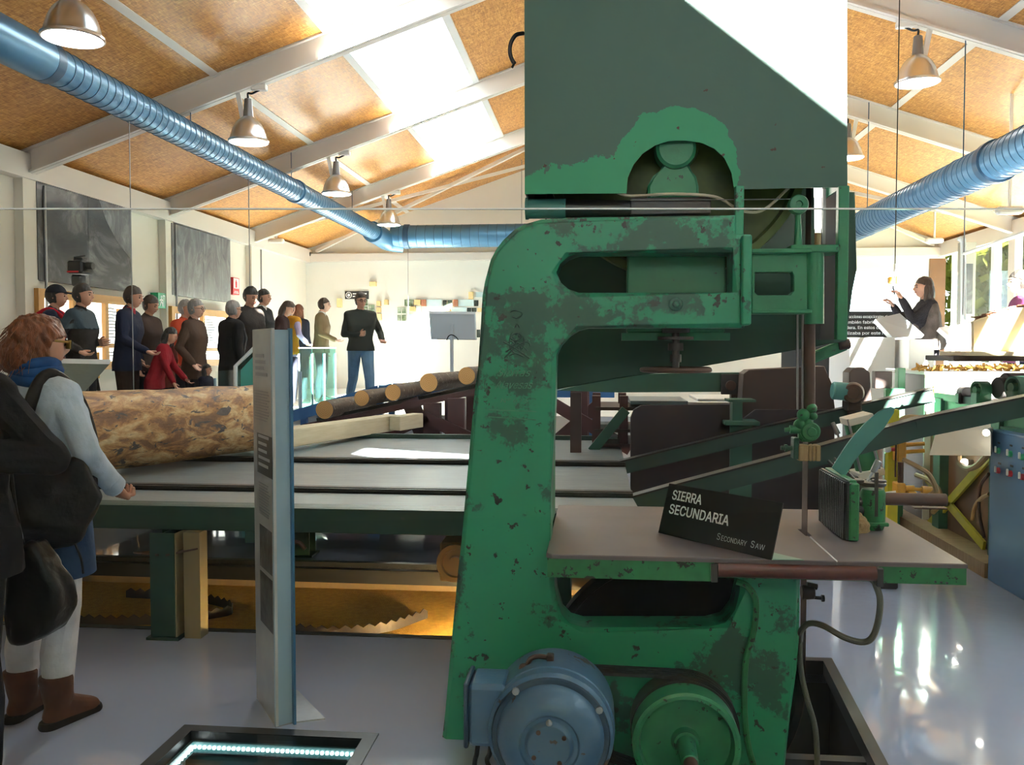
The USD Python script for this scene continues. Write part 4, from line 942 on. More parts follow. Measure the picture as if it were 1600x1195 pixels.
for y in (6.3, 7.32):
    part('leg', G().box(BX - 0.01, BX + 0.12, y - 0.07, y + 0.07, 0.0, 1.15, 0.004), 'teal_beam', bed, smooth=False)
part('bed_plate', G().box(BX + 0.16, BX + 1.0, BY0, BY1, 1.10, 1.13), 'white_panel', bed, smooth=False)
part('skirt', G().box(BX + 0.06, BX + 0.08, 6.1, 9.2, 0.0, 0.90), 'skirt_brown', bed, smooth=False)
part('plinth', G().box(BX - 0.14, BX + 0.06, 6.1, 9.4, 0.0, 0.10), 'board_brown', bed, smooth=False)
# green end of the bed with its brown cover, left of the farther rail
be = thing('bed_end_box', 'green box with a brown cover plate behind the end of the farther rail', 'machine part')
a, b = xz(1384, 607, 7.75), xz(1412, 690, 7.75); part('end_panel', G().box(a[0], b[0], 7.75, 7.8, 0.0, a[1]), 'mach_green', be, smooth=False)
a, b = xz(1368, 580, 7.8), xz(1394, 607, 7.8); part('cover_plate', G().box(a[0], b[0], 7.8, 7.9, b[1], a[1], 0.004), 'plate_brown', be, smooth=False)
a, b = xz(1404, 575, 7.85), xz(1414, 640, 7.85); part('upright', G().box(a[0], b[0], 7.85, 7.95, 0.0, a[1], 0.004), 'mach_green', be, smooth=False)
# yellow cross bars on the skirt
def onx(px_, py_, x=BX): return at(px_, py_, X=x)
cr = thing('yellow_cross_brace', 'yellow flat bars crossed in an X on the brown machine skirt', 'brace')
for (a, b) in (((1425, 850), (1547, 712)), ((1408, 700), (1538, 853))):
    part('bar', G().bar(onx(*a, BX + 0.03), onx(*b, BX + 0.03), 0.02, 0.07, up=(0, 0, 1)), 'yellow_paint', cr, smooth=False)
# hoses hanging in front of the skirt
for k, (pts, r, lab) in enumerate((([(1498, 706), (1500, 722), (1512, 732), (1528, 726), (1545, 708)], 0.022, 'brown hose looping under the cream box'),
                       ([(1432, 742), (1455, 752), (1468, 770), (1466, 790), (1458, 800)], 0.022, 'brown hose curving down right of the yellow valves'),
                       ([(1519, 812), (1524, 790), (1534, 778), (1546, 772)], 0.014, 'thin brown hose beside the blue cabinet'),
                       ([(1545, 740), (1532, 760), (1530, 800), (1538, 840)], 0.012, 'thin dark hose hanging down the skirt beside the blue cabinet'))):
    part('hose', G().tube(spline([onx(x, y, BX - 0.02) for x, y in pts]), r, 8), 'hose_brown' if k < 3 else 'rust_brown', None, label=lab, cat='hose')
# cream lamp box below the ledge
cb_ = thing('cream_box', 'cream slanted sheet box under the green machine bed beside the blue cabinet', 'box')
p0, p1, p2, p3 = at(1463, 672, Y=6.1), at(1548, 672, Y=5.9), at(1548, 712, Y=5.8), at(1452, 711, Y=6.0)
Pb = np.array([p0, p1, p2, p3]); g = G()
back = Pb + (0.12, 0.25, 0); g.add(np.vstack([Pb, back]), [(0, 2, 1), (0, 3, 2), (4, 5, 6), (4, 6, 7), (0, 1, 5), (0, 5, 4), (1, 2, 6), (1, 6, 5), (2, 3, 7), (2, 7, 6), (3, 0, 4), (3, 4, 7)])
part('box_body', g, 'cream_box', cb_, smooth=False)
q0, q1 = at(1460, 660, Y=6.15), at(1548, 660, Y=5.95)
part('box_top', G().add(np.array([q0, q1, p1, p0, q0 + (0.1, 0.25, 0), q1 + (0.1, 0.25, 0), p1 + (.1, .25, 0), p0 + (.1, .25, 0)]), [(0, 2, 1), (0, 3, 2), (4, 5, 6), (4, 6, 7), (0, 1, 5), (0, 5, 4)]), 'cream_box', cb_, smooth=False)
wl = thing('bed_lamp', 'small glaring lamp at the corner of the cream box', 'lamp')
c = at(1541, 676, Y=5.82); part('bulb', G().ball(c, 0.022), 'lamp_glow', wl); part('socket', G().cyl(c + (0.01, 0.01, 0), c + (0.05, 0.06, 0.01), 0.018, n=12), 'lamp_grey', wl)
wl2 = thing('skirt_lamp', 'small warm lamp on the skirt under the cream box', 'lamp')
c = at(1507, 722, X=BX - 0.0); part('bulb', G().ball(c, 0.028), 'lamp_glow', wl2); part('socket', G().cyl(c, c + (0.07, 0, 0), 0.02, n=12), 'lamp_grey', wl2)
# yellow hydraulic valves
hv = thing('hydraulic_valves', 'orange-yellow hydraulic valve stack with pipes left of the yellow cross bars', 'valve')
VY = 5.75
def vb(x0, y0, x1, y1, d=0.1, b=0.006, Yv=VY): a, b_ = xz(x0, y0, Yv), xz(x1, y1, Yv); return G().box(a[0], b_[0], Yv, Yv + d, b_[1], a[1], b)
part('valve_body', vb(1403, 688, 1416, 722), 'yellow_valve', hv); part('valve_body', vb(1402, 755, 1415, 780), 'yellow_valve', hv); part('valve_body', vb(1419, 768, 1433, 776), 'yellow_valve', hv)
g = G(); 
for y in (695, 706): g.cyl(at(1414, y, Y=VY + 0.04), at(1444, y - 2, Y=VY + 0.04), 0.013, n=12)
g.cyl(at(1414, 763, Y=VY + 0.04), at(1428, 763, Y=VY + 0.04), 0.02, n=14).cyl(at(1428, 764, Y=VY + 0.04), at(1444, 765, Y=VY + 0.04), 0.011, n=12).cyl(at(1440, 765, Y=VY + 0.04), at(1456, 766, Y=VY + 0.04), 0.024, n=14)
part('pipe', g, 'yellow_valve', hv)
part('stem', G().cyl(at(1407, 722, Y=VY + 0.04), at(1407, 755, Y=VY + 0.04), 0.018, n=12).cyl(at(1400, 690, Y=VY), at(1399, 745, Y=VY), 0.006, n=8), 'rust_brown', hv)
part('knob', G().cyl(at(1382, 702, Y=VY + 0.03), at(1392, 702, Y=VY + 0.03), 0.022, 0.018, n=14, b=0.005).cyl(at(1384, 771, Y=VY + 0.03), at(1402, 769, Y=VY + 0.03), 0.012, n=12), 'button_white', hv)
part('knob_ring', G().cyl(at(1392, 702, Y=VY + 0.03), at(1403, 702, Y=VY + 0.03), 0.012, n=12), 'knob_red', hv)
part('post', vb(1389, 640, 1402, 830, 0.06, 0.0, VY + 0.15), 'yellow_paint', hv)
part('hose', G().tube(spline([at(1412, 718, Y=VY), at(1435, 730, Y=VY - 0.1), at(1452, 742, Y=VY - 0.1), at(1462, 765, Y=VY - 0.1), at(1450, 775, Y=VY)]), 0.016, 8), 'hose_brown', hv)
part('base', G().box(*(at(1385, 0, Y=VY)[0], at(1420, 0, Y=VY)[0]), VY, VY + 0.25, 0, 0.32, 0.01), 'dark_steel', hv)
part('pipes_behind', G().tube(spline([at(1400, 668, Y=6.2), at(1408, 656, Y=6.2), at(1425, 652, Y=6.2), at(1460, 657, Y=6.1)]), 0.02, 8).tube(spline([at(1405, 668, Y=6.3), at(1420, 660, Y=6.3), at(1460, 664, Y=6.2)]), 0.014, 8), 'hose_brown', hv)
# blue control cabinet
cab = thing('control_cabinet', 'blue electrical cabinet with rows of green and red switches at the right edge', 'cabinet')
CXF = 2.609
part('body', G().box(CXF, CXF + 0.5, 4.7, 6.07, 0.0, 1.0, 0.004), 'cabinet_blue', cab, smooth=False)
part('top', G().box(CXF - 0.006, CXF + 0.5, 4.69, 6.08, 1.0, 1.012), 'cabinet_blue', cab, smooth=False)
for i, pxx in enumerate((1561, 1580, 1599)):
    for j, (pyy, m_) in enumerate(((704 + 5 * i, 'knob_green'), (735 + 5 * i, 'knob_red'))):
        c = at(pxx, pyy, X=CXF)
        sw = numbered('/World/control_cabinet/switch'); x = UsdGeom.Xform.Define(stage, sw).GetPrim()
        part('lever', G().box(CXF - 0.03, CXF - 0.018, c[1] - 0.007, c[1] + 0.007, c[2] - 0.012, c[2] + 0.03, 0.003), 'button_white', x)
        part('rose', G().cyl(c, c - (0.018, 0, 0), 0.021, 0.018, n=16), m_, x)
    c = at(pxx + 1, 724 + 4 * i, X=CXF); part('label_plate', G().box(CXF - 0.002, CXF, c[1] - 0.02, c[1] + 0.02, c[2] - 0.007, c[2] + 0.007), 'black_paint', cab, smooth=False)
    c = at(pxx, 692 + 4 * i, X=CXF); part('label_plate', G().box(CXF - 0.002, CXF, c[1] - 0.016, c[1] + 0.016, c[2] - 0.006, c[2] + 0.006), 'black_paint', cab, smooth=False)
# the two long inclined rails
RB, RA = 5.6, 7.1
def irail(pts, Yr, h, label):
    t = thing('inclined_rail', label, 'rail'); g = G()
    w = [at(x, y, Y=Yr) for x, y in pts]
    for p, q in zip(w, w[1:]): g.bar(p - (0, 0, h / 2), q - (0, 0, h / 2), 0.09, h, up=(0, 0, 1))
    part('rail', g, 'rail_green', t, smooth=False)
    g = G()
    for p, q in zip(w, w[1:]): g.bar(p + (0, 0.0, 0.004), q + (0, 0, 0.004), 0.11, 0.012)
    part('wear_strip', g, 'rail_dark', t, smooth=False)
    return t
irail([(968, 721), (1150, 677), (1300, 642), (1456, 607)], RA, 0.105, 'farther dark green rail rising from the deck to the end of the machine bed')
irail([(905, 778), (985, 776), (1060, 755), (1240, 708), (1430, 655), (1600, 620), (1640, 612)], RB, 0.115, 'nearer dark green rail rising from the deck behind the sign to the right edge')
# plates, posts and beams seen through the saw's frame
def plate(pts, Yp, m, label, t=0.03, cat='steel plate', b=0.004):
    part('steel_plate', G().xzslab(pp(pts, Yp), Yp, Yp + t, b), m, None, smooth=False, label=label, cat=cat)
plate([(985, 1000), (985, 652), (990, 640), (1002, 633), (1140, 632), (1140, 1000)], 7.3, 'plate_purple', 'big dark purple-grey steel plate with a rounded corner behind the deck rails')
plate([(1160, 1000), (1160, 655), (1180, 640), (1304, 640), (1304, 1000)], 7.45, 'plate_purple', 'dark lower plate behind the guide rod and green post')
plate([(1158, 650), (1162, 584), (1170, 578), (1288, 572), (1300, 600), (1306, 650)], 7.5, 'plate_brown', 'brown upper plate behind the guide rod', 0.25)
plate([(1327, 582), (1334, 575), (1350, 574), (1359, 582), (1362, 625), (1362, 1000), (1325, 1000)], 7.6, 'plate_brown', 'brown rounded plate behind the geared motor', 0.2)
gp_ = thing('bed_post', 'green steel post with a cap plate standing between the dark plates', 'post')
a, b = xz(1141, 664, 7.2), xz(1173, 900, 7.2)
part('column', G().box(a[0], b[0], 7.2, 7.22, 0, a[1]).box(a[0] + 0.07, a[0] + 0.085, 7.22, 7.36, 0, a[1]).box(a[0], b[0], 7.36, 7.38, 0, a[1]), 'teal_beam', gp_, smooth=False)
part('cap_plate', G().box(a[0] - 0.05, b[0] + 0.05, 7.14, 7.42, a[1], a[1] + 0.035, 0.004).box(a[0] + 0.02, a[0] + 0.1, 7.22, 7.34, a[1] + 0.035, a[1] + 0.19).box(a[0] - 0.02, b[0] + 0.02, 7.16, 7.4, a[1] + 0.19, a[1] + 0.21), 'teal_beam', gp_, smooth=False)
tb = thing('cross_beam', 'teal green horizontal beam with a round bolt behind the saw frame', 'beam')
part('beam', G().xzslab(pp([(870, 610), (900, 603), (968, 585), (1165, 582), (1165, 612), (965, 613)], 7.9), 7.9, 8.05), 'teal_beam', tb, smooth=False)
c = at(1141, 602, Y=7.88); part('bolt_plate', G().box(c[0] - 0.08, c[0] + 0.08, 7.86, 7.9, c[2] - 0.08, c[2] + 0.1, 0.004), 'dark_steel', tb); part('bolt', G().cyl(c, c - (0, 0.05, 0), 0.045, n=18, b=0.005), 'rust_brown', tb)
for x in (900, 1150): 
    p = at(x, 613, Y=7.97); part('leg', G().box(p[0] - 0.05, p[0] + 0.05, 7.92, 8.02, 0, p[2]), 'plate_brown', tb, smooth=False)
for k, (x0, y0, x1, y1, lab) in enumerate(((985, 622, 1075, 632, 'grey flat board on the brown trestle behind the dark plate'), (1090, 620, 1165, 627, 'short pale board right of the grey board behind the post'), (938, 680, 965, 686, 'small pale board low on the maroon trestle'), (937, 660, 962, 667, 'small pale board higher on the maroon trestle'))):
    a, b = at(x0, y1, Y=8.3), at(x1, y1, Y=8.3); h = (y1 - y0) * 8.3 / FPX
    part('loose_board', G().box(a[0], b[0], 8.3, 9.1 if k < 2 else 8.6, a[2], a[2] + h * 0.6, 0.004), 'deck_sheet' if k != 1 else 'white_panel', None, smooth=False, label=lab, cat='board')
st = thing('board_rack', 'dark brown rack of posts and shelves behind the saw frame', 'rack')
g = G()
for z in (at(960, 690, Y=8.3)[2] - 0.02, at(950, 667, Y=8.3)[2] - 0.02, at(1000, 633, Y=8.3)[2] - 0.02): g.box(at(930, 600, Y=8.3)[0], at(1170, 600, Y=8.3)[0], 8.28, 9.15, z - 0.03, z)
part('shelf', g, 'plate_brown', st, smooth=False)
g = G()
for x in (932, 975, 1168): p = at(x, 600, Y=8.3); g.box(p[0] - 0.04, p[0] + 0.04, 8.3, 8.4, 0.6 if x < 1000 else 0, 1.1).box(p[0] - 0.04, p[0] + 0.04, 8.88, 8.98, 0.6 if x < 1000 else 0, 1.1)
part('post', g, 'maroon', st, smooth=False)
part('diagonal', G().bar(at(925, 705, Y=8.2), at(978, 640, Y=8.2), 0.05, 0.09), 'teal_beam', st, smooth=False)
# geared motor
gm = thing('geared_motor', 'small blue-green geared motor with a brown gearbox behind the saw table', 'motor')
GMY = 7.0
a, b = at(1300, 610, Y=GMY), at(1326, 612, Y=GMY)
part('motor_body', G().cyl(a, b, 0.07, n=24, b=0.01), 'cyan_paint', gm)
c = at(1333, 614, Y=GMY); part('gearbox', G().lathe([(0, -0.1), (0.04, -0.1), (0.045, -0.08), (0.07, -0.08), (0.08, -0.06), (0.085, 0.06), (0, 0.06)], c, (0.25, 1, 0), 24), 'rust_brown', gm)
a, b = xz(1321, 625, GMY), xz(1344, 642, GMY); part('foot', G().box(a[0], b[0], GMY - 0.05, GMY + 0.1, b[1], a[1], 0.01).box(a[0] + 0.03, b[0] - 0.03, GMY, GMY + 0.06, 0.0, b[1]), 'plate_brown', gm)
part('lifting_eye', G().cyl(at(1343, 617, Y=GMY), at(1350, 620, Y=GMY), 0.012, n=8), 'rust_brown', gm)
# green inclined cylinder with cream end plates
cy = thing('green_cylinder', 'green inclined press cylinder between two cream end plates behind the cyan guard', 'machine part')
GC = 6.3
part('barrel', G().cyl(at(1338, 660, Y=GC), at(1358, 738, Y=GC), 0.085, n=24), 'mach_green', cy)
g = G()
for x0, x1 in ((1325, 1345), (1352, 1376)): g.cyl(at(x0, 655, Y=GC - 0.1), at(x1, 738, Y=GC - 0.1), 0.009, n=8)
part('tie_rod', g, 'steel', cy)
for (p, q) in (((1319, 659), (1358, 649)), ((1335, 742), (1375, 733))): part('end_plate', G().bar(at(*p, Y=GC), at(*q, Y=GC), 0.22, 0.05, b=0.004), 'cream_box', cy)
part('base', G().box(at(1340, 0, Y=GC)[0], at(1378, 0, Y=GC)[0], GC - 0.1, GC + 0.12, 0, at(1355, 742, Y=GC)[2], 0.01), 'dark_steel', cy)
part('grease_nipple', G().cyl(at(1301, 660, Y=GC), at(1309, 678, Y=GC), 0.014, 0.02, n=12).cyl(at(1309, 678, Y=GC), at(1318, 720, Y=GC), 0.008, n=8), 'steel', cy)
# fittings on the bed
def wheel_on(x, y, r, Yw, m, label, name='pulley'):
    t = thing(name, label, 'pulley'); c = at(x, y, Y=Yw)
    part('rim', G().lathe([(r, -0.04), (r, 0.04), (r * 0.8, 0.04), (r * 0.75, 0.0), (r * 0.8, -0.04), (r, -0.04)], c, (1, 0.25, 0), 28), m, t)
    part('hub', G().cyl(c - np.array([1, .25, 0]) * 0.05, c + np.array([1, .25, 0]) * 0.05, r * 0.4, n=18), m, t)
    part('web', G().lathe([(r * 0.4, 0.0), (r * 0.78, 0.0), (r * 0.78, 0.012), (r * 0.4, 0.012)], c, (1, 0.25, 0), 28), m, t)
    part('bracket', G().box(c[0] - 0.05, c[0] + 0.05, c[1] - 0.05, c[1] + 0.05, 1.13, c[2] - r * 0.3, 0.005), m, t)
wheel_on(1533, 609, 0.062, 6.4, 'mach_green', 'small green pulley on the machine bed, left of the dark motor')
wheel_on(1590, 605, 0.075, 6.0, 'teal_beam', 'larger grey-green pulley on the machine bed at the right edge')
dm = thing('bed_motor', 'maroon motor with dark flange on the machine bed between two pulleys', 'motor')
c = at(1558, 606, Y=6.3); part('flange', G().cyl(c, c + (0.05, 0.01, 0), 0.075, n=24, b=0.006), 'dark_steel', dm)
part('motor_body', G().cyl(c + (0.05, 0.01, 0.02), c + (0.3, 0.05, 0.02), 0.085, n=24, b=0.01).box(c[0] + 0.05, c[0] + 0.28, c[1] - 0.05, c[1] + 0.09, 1.13, c[2]), 'maroon', dm)
bl_ = thing('bearing_block', 'small black bearing block on the bright machine bed', 'bearing')
c = at(1508, 613, Y=6.9); part('housing', G().box(c[0] - 0.06, c[0] + 0.05, c[1] - 0.04, c[1] + 0.04, 1.13, c[2], 0.01).cyl(c - (0.0, 0.05, 0), c + (0, 0.05, 0), 0.045, n=16), 'dark_steel', bl_)
ob = thing('orange_block', 'orange wooden block on the bright machine bed', 'block')
a, b = xz(1461, 601, 7.6), xz(1477, 614, 7.6); part('block', G().box(a[0], b[0], 7.6, 7.75, 1.13, a[1], 0.004), 'yellow_valve', ob)
# bright table behind the bed with chips, white case, slab log on its carriage
wt = thing('white_table', 'sunlit white table behind the machine bed strewn with orange wood chips', 'table')
TZ2 = 1.36
part('table_top', G().box(at(1425, 576, Y=7.9)[0], 5.6, 7.6, 8.6, TZ2 - 0.03, TZ2, 0.003), 'white_panel', wt)
part('front_panel', G().box(at(1425, 576, Y=7.9)[0] + 0.02, 5.58, 7.64, 7.66, 0.0, TZ2 - 0.03), 'white_panel', wt)
part('end_panel', G().box(at(1425, 576, Y=7.9)[0] + 0.02, at(1425, 576, Y=7.9)[0] + 0.04, 7.66, 8.56, 0.0, TZ2 - 0.03), 'plate_brown', wt)
ch = G(); r2 = np.random.default_rng(5)
x0 = at(1428, 570, Y=7.9)[0]
for k in range(140):
    c = (x0 + r2.uniform(0, 1.0), r2.uniform(7.62, 7.95), TZ2 + r2.uniform(0.008, 0.04)); R = trimesh.transformations.random_rotation_matrix(r2.random(3))[:3, :3]
    ch.obox(c, (r2.uniform(0.03, 0.09), r2.uniform(0.015, 0.03), 0.006), R)
part('wood_chips', ch, 'orange_chip', None, smooth=False, label='long heap of orange wood chips on the sunlit white table', cat='wood chips', kind='stuff')
wc = thing('white_case', 'sunlit white display case behind the far end of the machine bed', 'display case')
a, b = at(1328, 527, Y=9.3), at(1399, 527, Y=9.3)
part('case_body', G().box(a[0], b[0], 9.3, 10.1, 0.0, a[2], 0.004), 'white_panel', wc, smooth=False)
a, b = at(1421, 530, Y=9.0), at(1460, 530, Y=9.0)
cs2 = thing('white_case', 'cream white display case right of the lectern column', 'display case')
part('case_body', G().box(a[0], b[0], 9.0, 9.6, 0.0, a[2], 0.004), 'white_panel', cs2, smooth=False)
# slab of log with a pale sawn face on its carriage
car = thing('log_carriage', 'dark carriage with planks on the machine bed under the sawn log', 'carriage')
CY_ = 6.0
a, b = at(1490, 556, Y=CY_), at(1690, 556, Y=CY_)
part('plank', G().box(a[0], b[0], CY_, CY_ + 0.5, a[2] - 0.035, a[2], 0.004), 'plate_brown', car, smooth=False)
part('plank', G().box(a[0] + 0.06, b[0], CY_ - 0.1, CY_ + 0.4, a[2] + 0.0, a[2] + 0.03, 0.004), 'slab_wood', car, smooth=False)
for x in (b[0] - 0.08, b[0] + 0.3): part('upright', G().box(x, x + 0.08, CY_ + 0.2, CY_ + 0.3, 1.13, a[2] - 0.035), 'dark_steel', car, smooth=False)
sl_ = thing('sawn_log', 'log with a wide pale sawn face and red bark on the carriage at the right', 'log')
face = [(1522, 553), (1521, 503), (1535, 497), (1560, 490), (1590, 481), (1640, 474), (1690, 480), (1700, 520), (1692, 556)]
part('sawn_face', G().xzslab(pp(face, CY_ - 0.02), CY_ - 0.02, CY_ + 0.02), 'slab_wood', sl_, smooth=False)
top = pp([(1532, 553), (1531, 500), (1538, 493), (1560, 486), (1590, 477), (1640, 470), (1694, 478), (1702, 520), (1694, 556)], CY_)
g = G().xzslab(top, CY_ + 0.02, CY_ + 0.09)
part('bark', g, 'bark_red', sl_, smooth=50)
g = G()
for k in range(26):
    x = 1528 + k * 3.2; p = at(x, np.interp(x, [1521, 1560, 1640], [500, 487, 472]), Y=CY_ + 0.03 + 0.02 * (k % 3)); d = r2.uniform(-1, 1, 3) * (0.06, 0.05, 0.012)
    g.bar(p - d, p + d + (0.02, 0, 0.008), 0.02, 0.007)
part('bark_strips', g, 'bark_red', sl_, smooth=False)
g = G()
for x, y in ((1566, 513), (1562, 533), (1588, 540)): p = at(x, y, Y=CY_ - 0.02); g.lathe([(0, -0.002), (0.012, -0.002), (0.014, 0.0)], p, (0, 1, 0), 8)
part('knots', g, 'board_brown', sl_)
# ---------------------------------------------------------------- ducts, lamps and hangings
def duct(name, p, q, r, label, seams=0.13, collars=(), wide=None):
    p, q = np.asarray(p, float), np.asarray(q, float); L = np.linalg.norm(q - p); d = (q - p) / L
    t = thing(name, label, 'duct')
    n = int(L / seams); prof = []
    for i in range(n + 1):
        s = min(i * seams, L)
        prof += [(r, s), (r, min(s + seams - 0.012, L))]
        if s + seams < L: prof += [(r + 0.004, min(s + seams - 0.008, L)), (r + 0.004, min(s + seams - 0.004, L))]
    part('pipe', G().lathe(prof, p, d, 36), 'duct_blue', t, smooth=25)
    g = G()
    for i in range(1, n + 1):
        s = i * seams - 0.006
        if s < L: g.lathe([(r + 0.0042, -0.0045), (r + 0.0055, 0), (r + 0.0042, 0.0045)], p + d * s, d, 36)
    part('spiral_seam', g, 'duct_seam', t, kind='stuff')
    for s in collars:
        part('collar', G().lathe([(r, -0.07), (r + 0.022, -0.06), (r + 0.022, 0.05), (r, 0.06)], p + d * s, d, 36), 'duct_seam' if s == collars[0] else 'duct_blue', t, smooth=25)
    return t, d
DLX, DLZ = -4.83, 1.55 + 0.52 * 4.83
RL = 0.165
DYJ = 19.0
t, d = duct('air_duct', (DLX, 2.0, DLZ), (DLX, DYJ, DLZ), RL, 'long blue spiral air duct running under the left roof slope', collars=(5.25, 11.6))
part('sleeve', G().lathe([(RL + 0.02, 0), (RL + 0.02, 5.2)], (DLX, 2.0, DLZ), (0, 1, 0), 36), 'duct_blue', t, smooth=25)
for y in (6.6, 10.0, 13.4, 16.8):
    part('hanger', G().cyl((DLX, y, DLZ + RL), (DLX, y, roof_z(DLX) - 0.02), 0.006, n=6).lathe([(RL + 0.008, -0.012), (RL + 0.010, 0), (RL + 0.008, 0.012)], (DLX, y, DLZ), (0, 1, 0), 36), 'duct_seam', t)
part('elbow', G().tube(spline([(DLX - 0.02, DYJ - 0.6, DLZ), (DLX + 0.0, DYJ - 0.1, DLZ - 0.02), (DLX + 0.12, DYJ + 0.28, DLZ - 0.09), (DLX + 0.42, DYJ + 0.42, DLZ - 0.12)], 6), RL + 0.06, 28), 'duct_blue', t)
a = at(600, 363, Y=DYJ + 0.3)
duct('air_duct', (DLX + 0.2, DYJ + 0.3, DLZ + 0.0), (4.4, DYJ + 0.3, DLZ), 0.253, 'blue duct crossing in front of the far wall behind the saw', seams=0.2, collars=(0.35,))
DRX = 3.95; DRZ = 1.55 + 0.473 * DRX
t, d = duct('air_duct', (DRX, 5.0, DRZ), (DRX, DYJ + 0.2, DRZ), 0.195, 'blue spiral air duct running under the right roof slope', collars=(4.2,))
for y in (6.6, 10.0, 13.4, 16.8):
    part('hanger', G().cyl((DRX, y, DRZ + 0.2), (DRX, y, roof_z(DRX) - 0.02), 0.006, n=6).lathe([(0.2, -0.012), (0.205, 0), (0.2, 0.012)], (DRX, y, DRZ), (0, 1, 0), 36), 'duct_seam', t)
part('riser', G().cyl((DRX, DYJ, DRZ), (DRX, DYJ + 0.1, DLZ + 0.1), 0.2, n=28), 'duct_blue', t)
# industrial pendant lamps under the rafters
def lamp_(x, y, label, s=1.0, tilt=0.0):
    t = thing('pendant_lamp', label, 'lamp', 'bell lamps under the rafters')
    zr_ = roof_z(x) - 0.30; z = zr_ - 0.55 * s; sg = 1 if x < XC else -1
    prof = [(0.225, 0.0), (0.228, 0.012), (0.215, 0.03), (0.205, 0.07), (0.185, 0.14), (0.15, 0.21), (0.11, 0.255), (0.075, 0.28), (0.06, 0.29)]
    part('reflector', G().lathe([(r * s, h * s) for r, h in prof], (x, y, z - 0.06 * s), (0, 0, 1), 40), 'chrome', t)
    part('rim', G().lathe([(0.222 * s, -0.012 * s), (0.236 * s, -0.008 * s), (0.236 * s, 0.012 * s), (0.222 * s, 0.014 * s), (0.222 * s, -0.012 * s)], (x, y, z - 0.06 * s), (0, 0, 1), 40), 'chrome', t)
    part('diffuser', G().lathe([(0.0, 0.0), (0.221 * s, 0.0)], (x, y, z - 0.055 * s), (0, 0, 1), 40), 'lamp_glow', t)
    part('housing', G().cyl((x, y, z + 0.22 * s), (x, y, z + 0.44 * s), 0.06 * s, 0.045 * s, n=20, b=0.006), 'lamp_grey', t)
    part('bracket', G().bar((x - 0.07 * sg, y, z + 0.22 * s), (x - 0.13 * sg, y, zr_ + 0.01), 0.03, 0.055, up=(1, 0, 0)).cyl((x - 0.09 * sg, y, z + 0.24 * s), (x, y, z + 0.24 * s), 0.014, n=8), 'lamp_white', t)
    part('junction_box', G().box(x + 0.14 * sg - 0.09, x + 0.14 * sg + 0.09, y - 0.045, y + 0.045, zr_ - 0.07 + 0.05 * 1, zr_ + 0.05, 0.008), 'lamp_white', t)
    part('cable', G().tube(spline([(x + 0.14 * sg, y, zr_ - 0.01), (x + 0.05 * sg, y, zr_ - 0.05), (x, y, zr_ - 0.045), (x, y, z + 0.44 * s)], 5), 0.012, 6), 'black_rubber', t)
for i, y in enumerate((6.55, 10.0, 13.45, 16.9)):
    lamp_(-4.12, y, ('bell lamp at the top left corner, nearest of the left row', 'chrome bell lamp above the left duct, second of the left row', 'chrome bell lamp near the smallest roof light, third of the left row', 'chrome bell lamp above the far duct elbow, farthest of the left row')[i])
for i, (px_, y) in enumerate(((1432, 10.0), (1325, 13.45))):
    lamp_(at(px_, 190, Y=y)[0], y, ('chrome bell lamp above the right duct', 'chrome bell lamp half hidden by the right edge of the saw hood')[i])
def spot(x, y, z, label):
    t = thing('ceiling_spot', label, 'lamp')
    part('lamp_body', G().box(x - 0.16, x + 0.16, y - 0.06, y + 0.06, z, z + 0.1, 0.025), 'lamp_white', t); part('bracket', G().bar((x, y, z + 0.1), (x, y, roof_z(x)), 0.03, 0.03, up=(1, 0, 0)), 'lamp_white', t)
for (px_, py_, y, lab) in ((1577, 335, 11.7, 'white emergency light under the right roof slope near the right edge'), (1460, 380, 17.5, 'white emergency light under the right roof slope above the pointing woman'), (432, 380, 17.6, 'white emergency light in the far left roof corner')):
    p = at(px_, py_, Y=y); spot(p[0], y, min(p[2], roof_z(p[0]) - 0.14), lab)
c = at(655, 400, Y=YB - 0.1)
el = thing('wall_light', 'grey emergency light box on the far wall under the crossing duct', 'lamp'); part('lamp_body', G().box(c[0] - 0.17, c[0] + 0.17, YB - 0.1, YB, c[2] - 0.07, c[2] + 0.07, 0.02), 'lamp_grey', el)
c = at(480, 397, Y=YB - 0.15)
sc = thing('security_camera', 'dark dome camera high in the far left corner', 'camera'); part('dome', G().ball(c, 0.09), 'black_paint', sc); part('mount', G().cyl(c + (0, 0, 0.06), c + (0, 0.15, 0.15), 0.05, n=12), 'lamp_white', sc)
# conduits down the left wall and steel wires
for px_, lab in ((13, 'leftmost'), (241, 'second'), (386, 'third')):
    y = 7.0 * FPX / (935 - px_) * 0.995
    g = G().cyl((XL + 0.14, y, PZ), (XL + 0.14, y, ZE - 0.35), 0.018, n=8)
    part('conduit', g, 'wire_grey', None, label=f'grey vertical conduit on the left wall, {lab} from the left edge', cat='pipe')
def wire(px_, X=None, zb=PZ, zt=None, lab='', Y=None, r=0.006):
    p = at(px_, 500, X=X) if X is not None else at(px_, 500, Y=Y)
    part('steel_wire', G().cyl((p[0], p[1], zb), (p[0], p[1], zt), r, n=6), 'wire_grey', None, label=lab, cat='wire')
wire(207, DLX, 0.60, DLZ - RL, 'thin steel wire hanging from the left duct before the navy jumper', r=0.0055)
wire(391, DLX, PL, DLZ - RL, 'thin steel wire hanging from the left duct beside the red wall sign', r=0.007)
wire(638, None, PZ, DLZ - 0.23, 'thin steel wire hanging from the crossing duct before the far wall', DYJ + 0.3, 0.006)
wire(815, None, DLZ + 0.23, 5.75, 'thin steel wire hanging from the roof beside the saw hood', DYJ + 0.3, 0.008)
wire(1504, DRX, 0.6, DRZ - 0.22, 'thin steel wire hanging from the right duct', r=0.007)
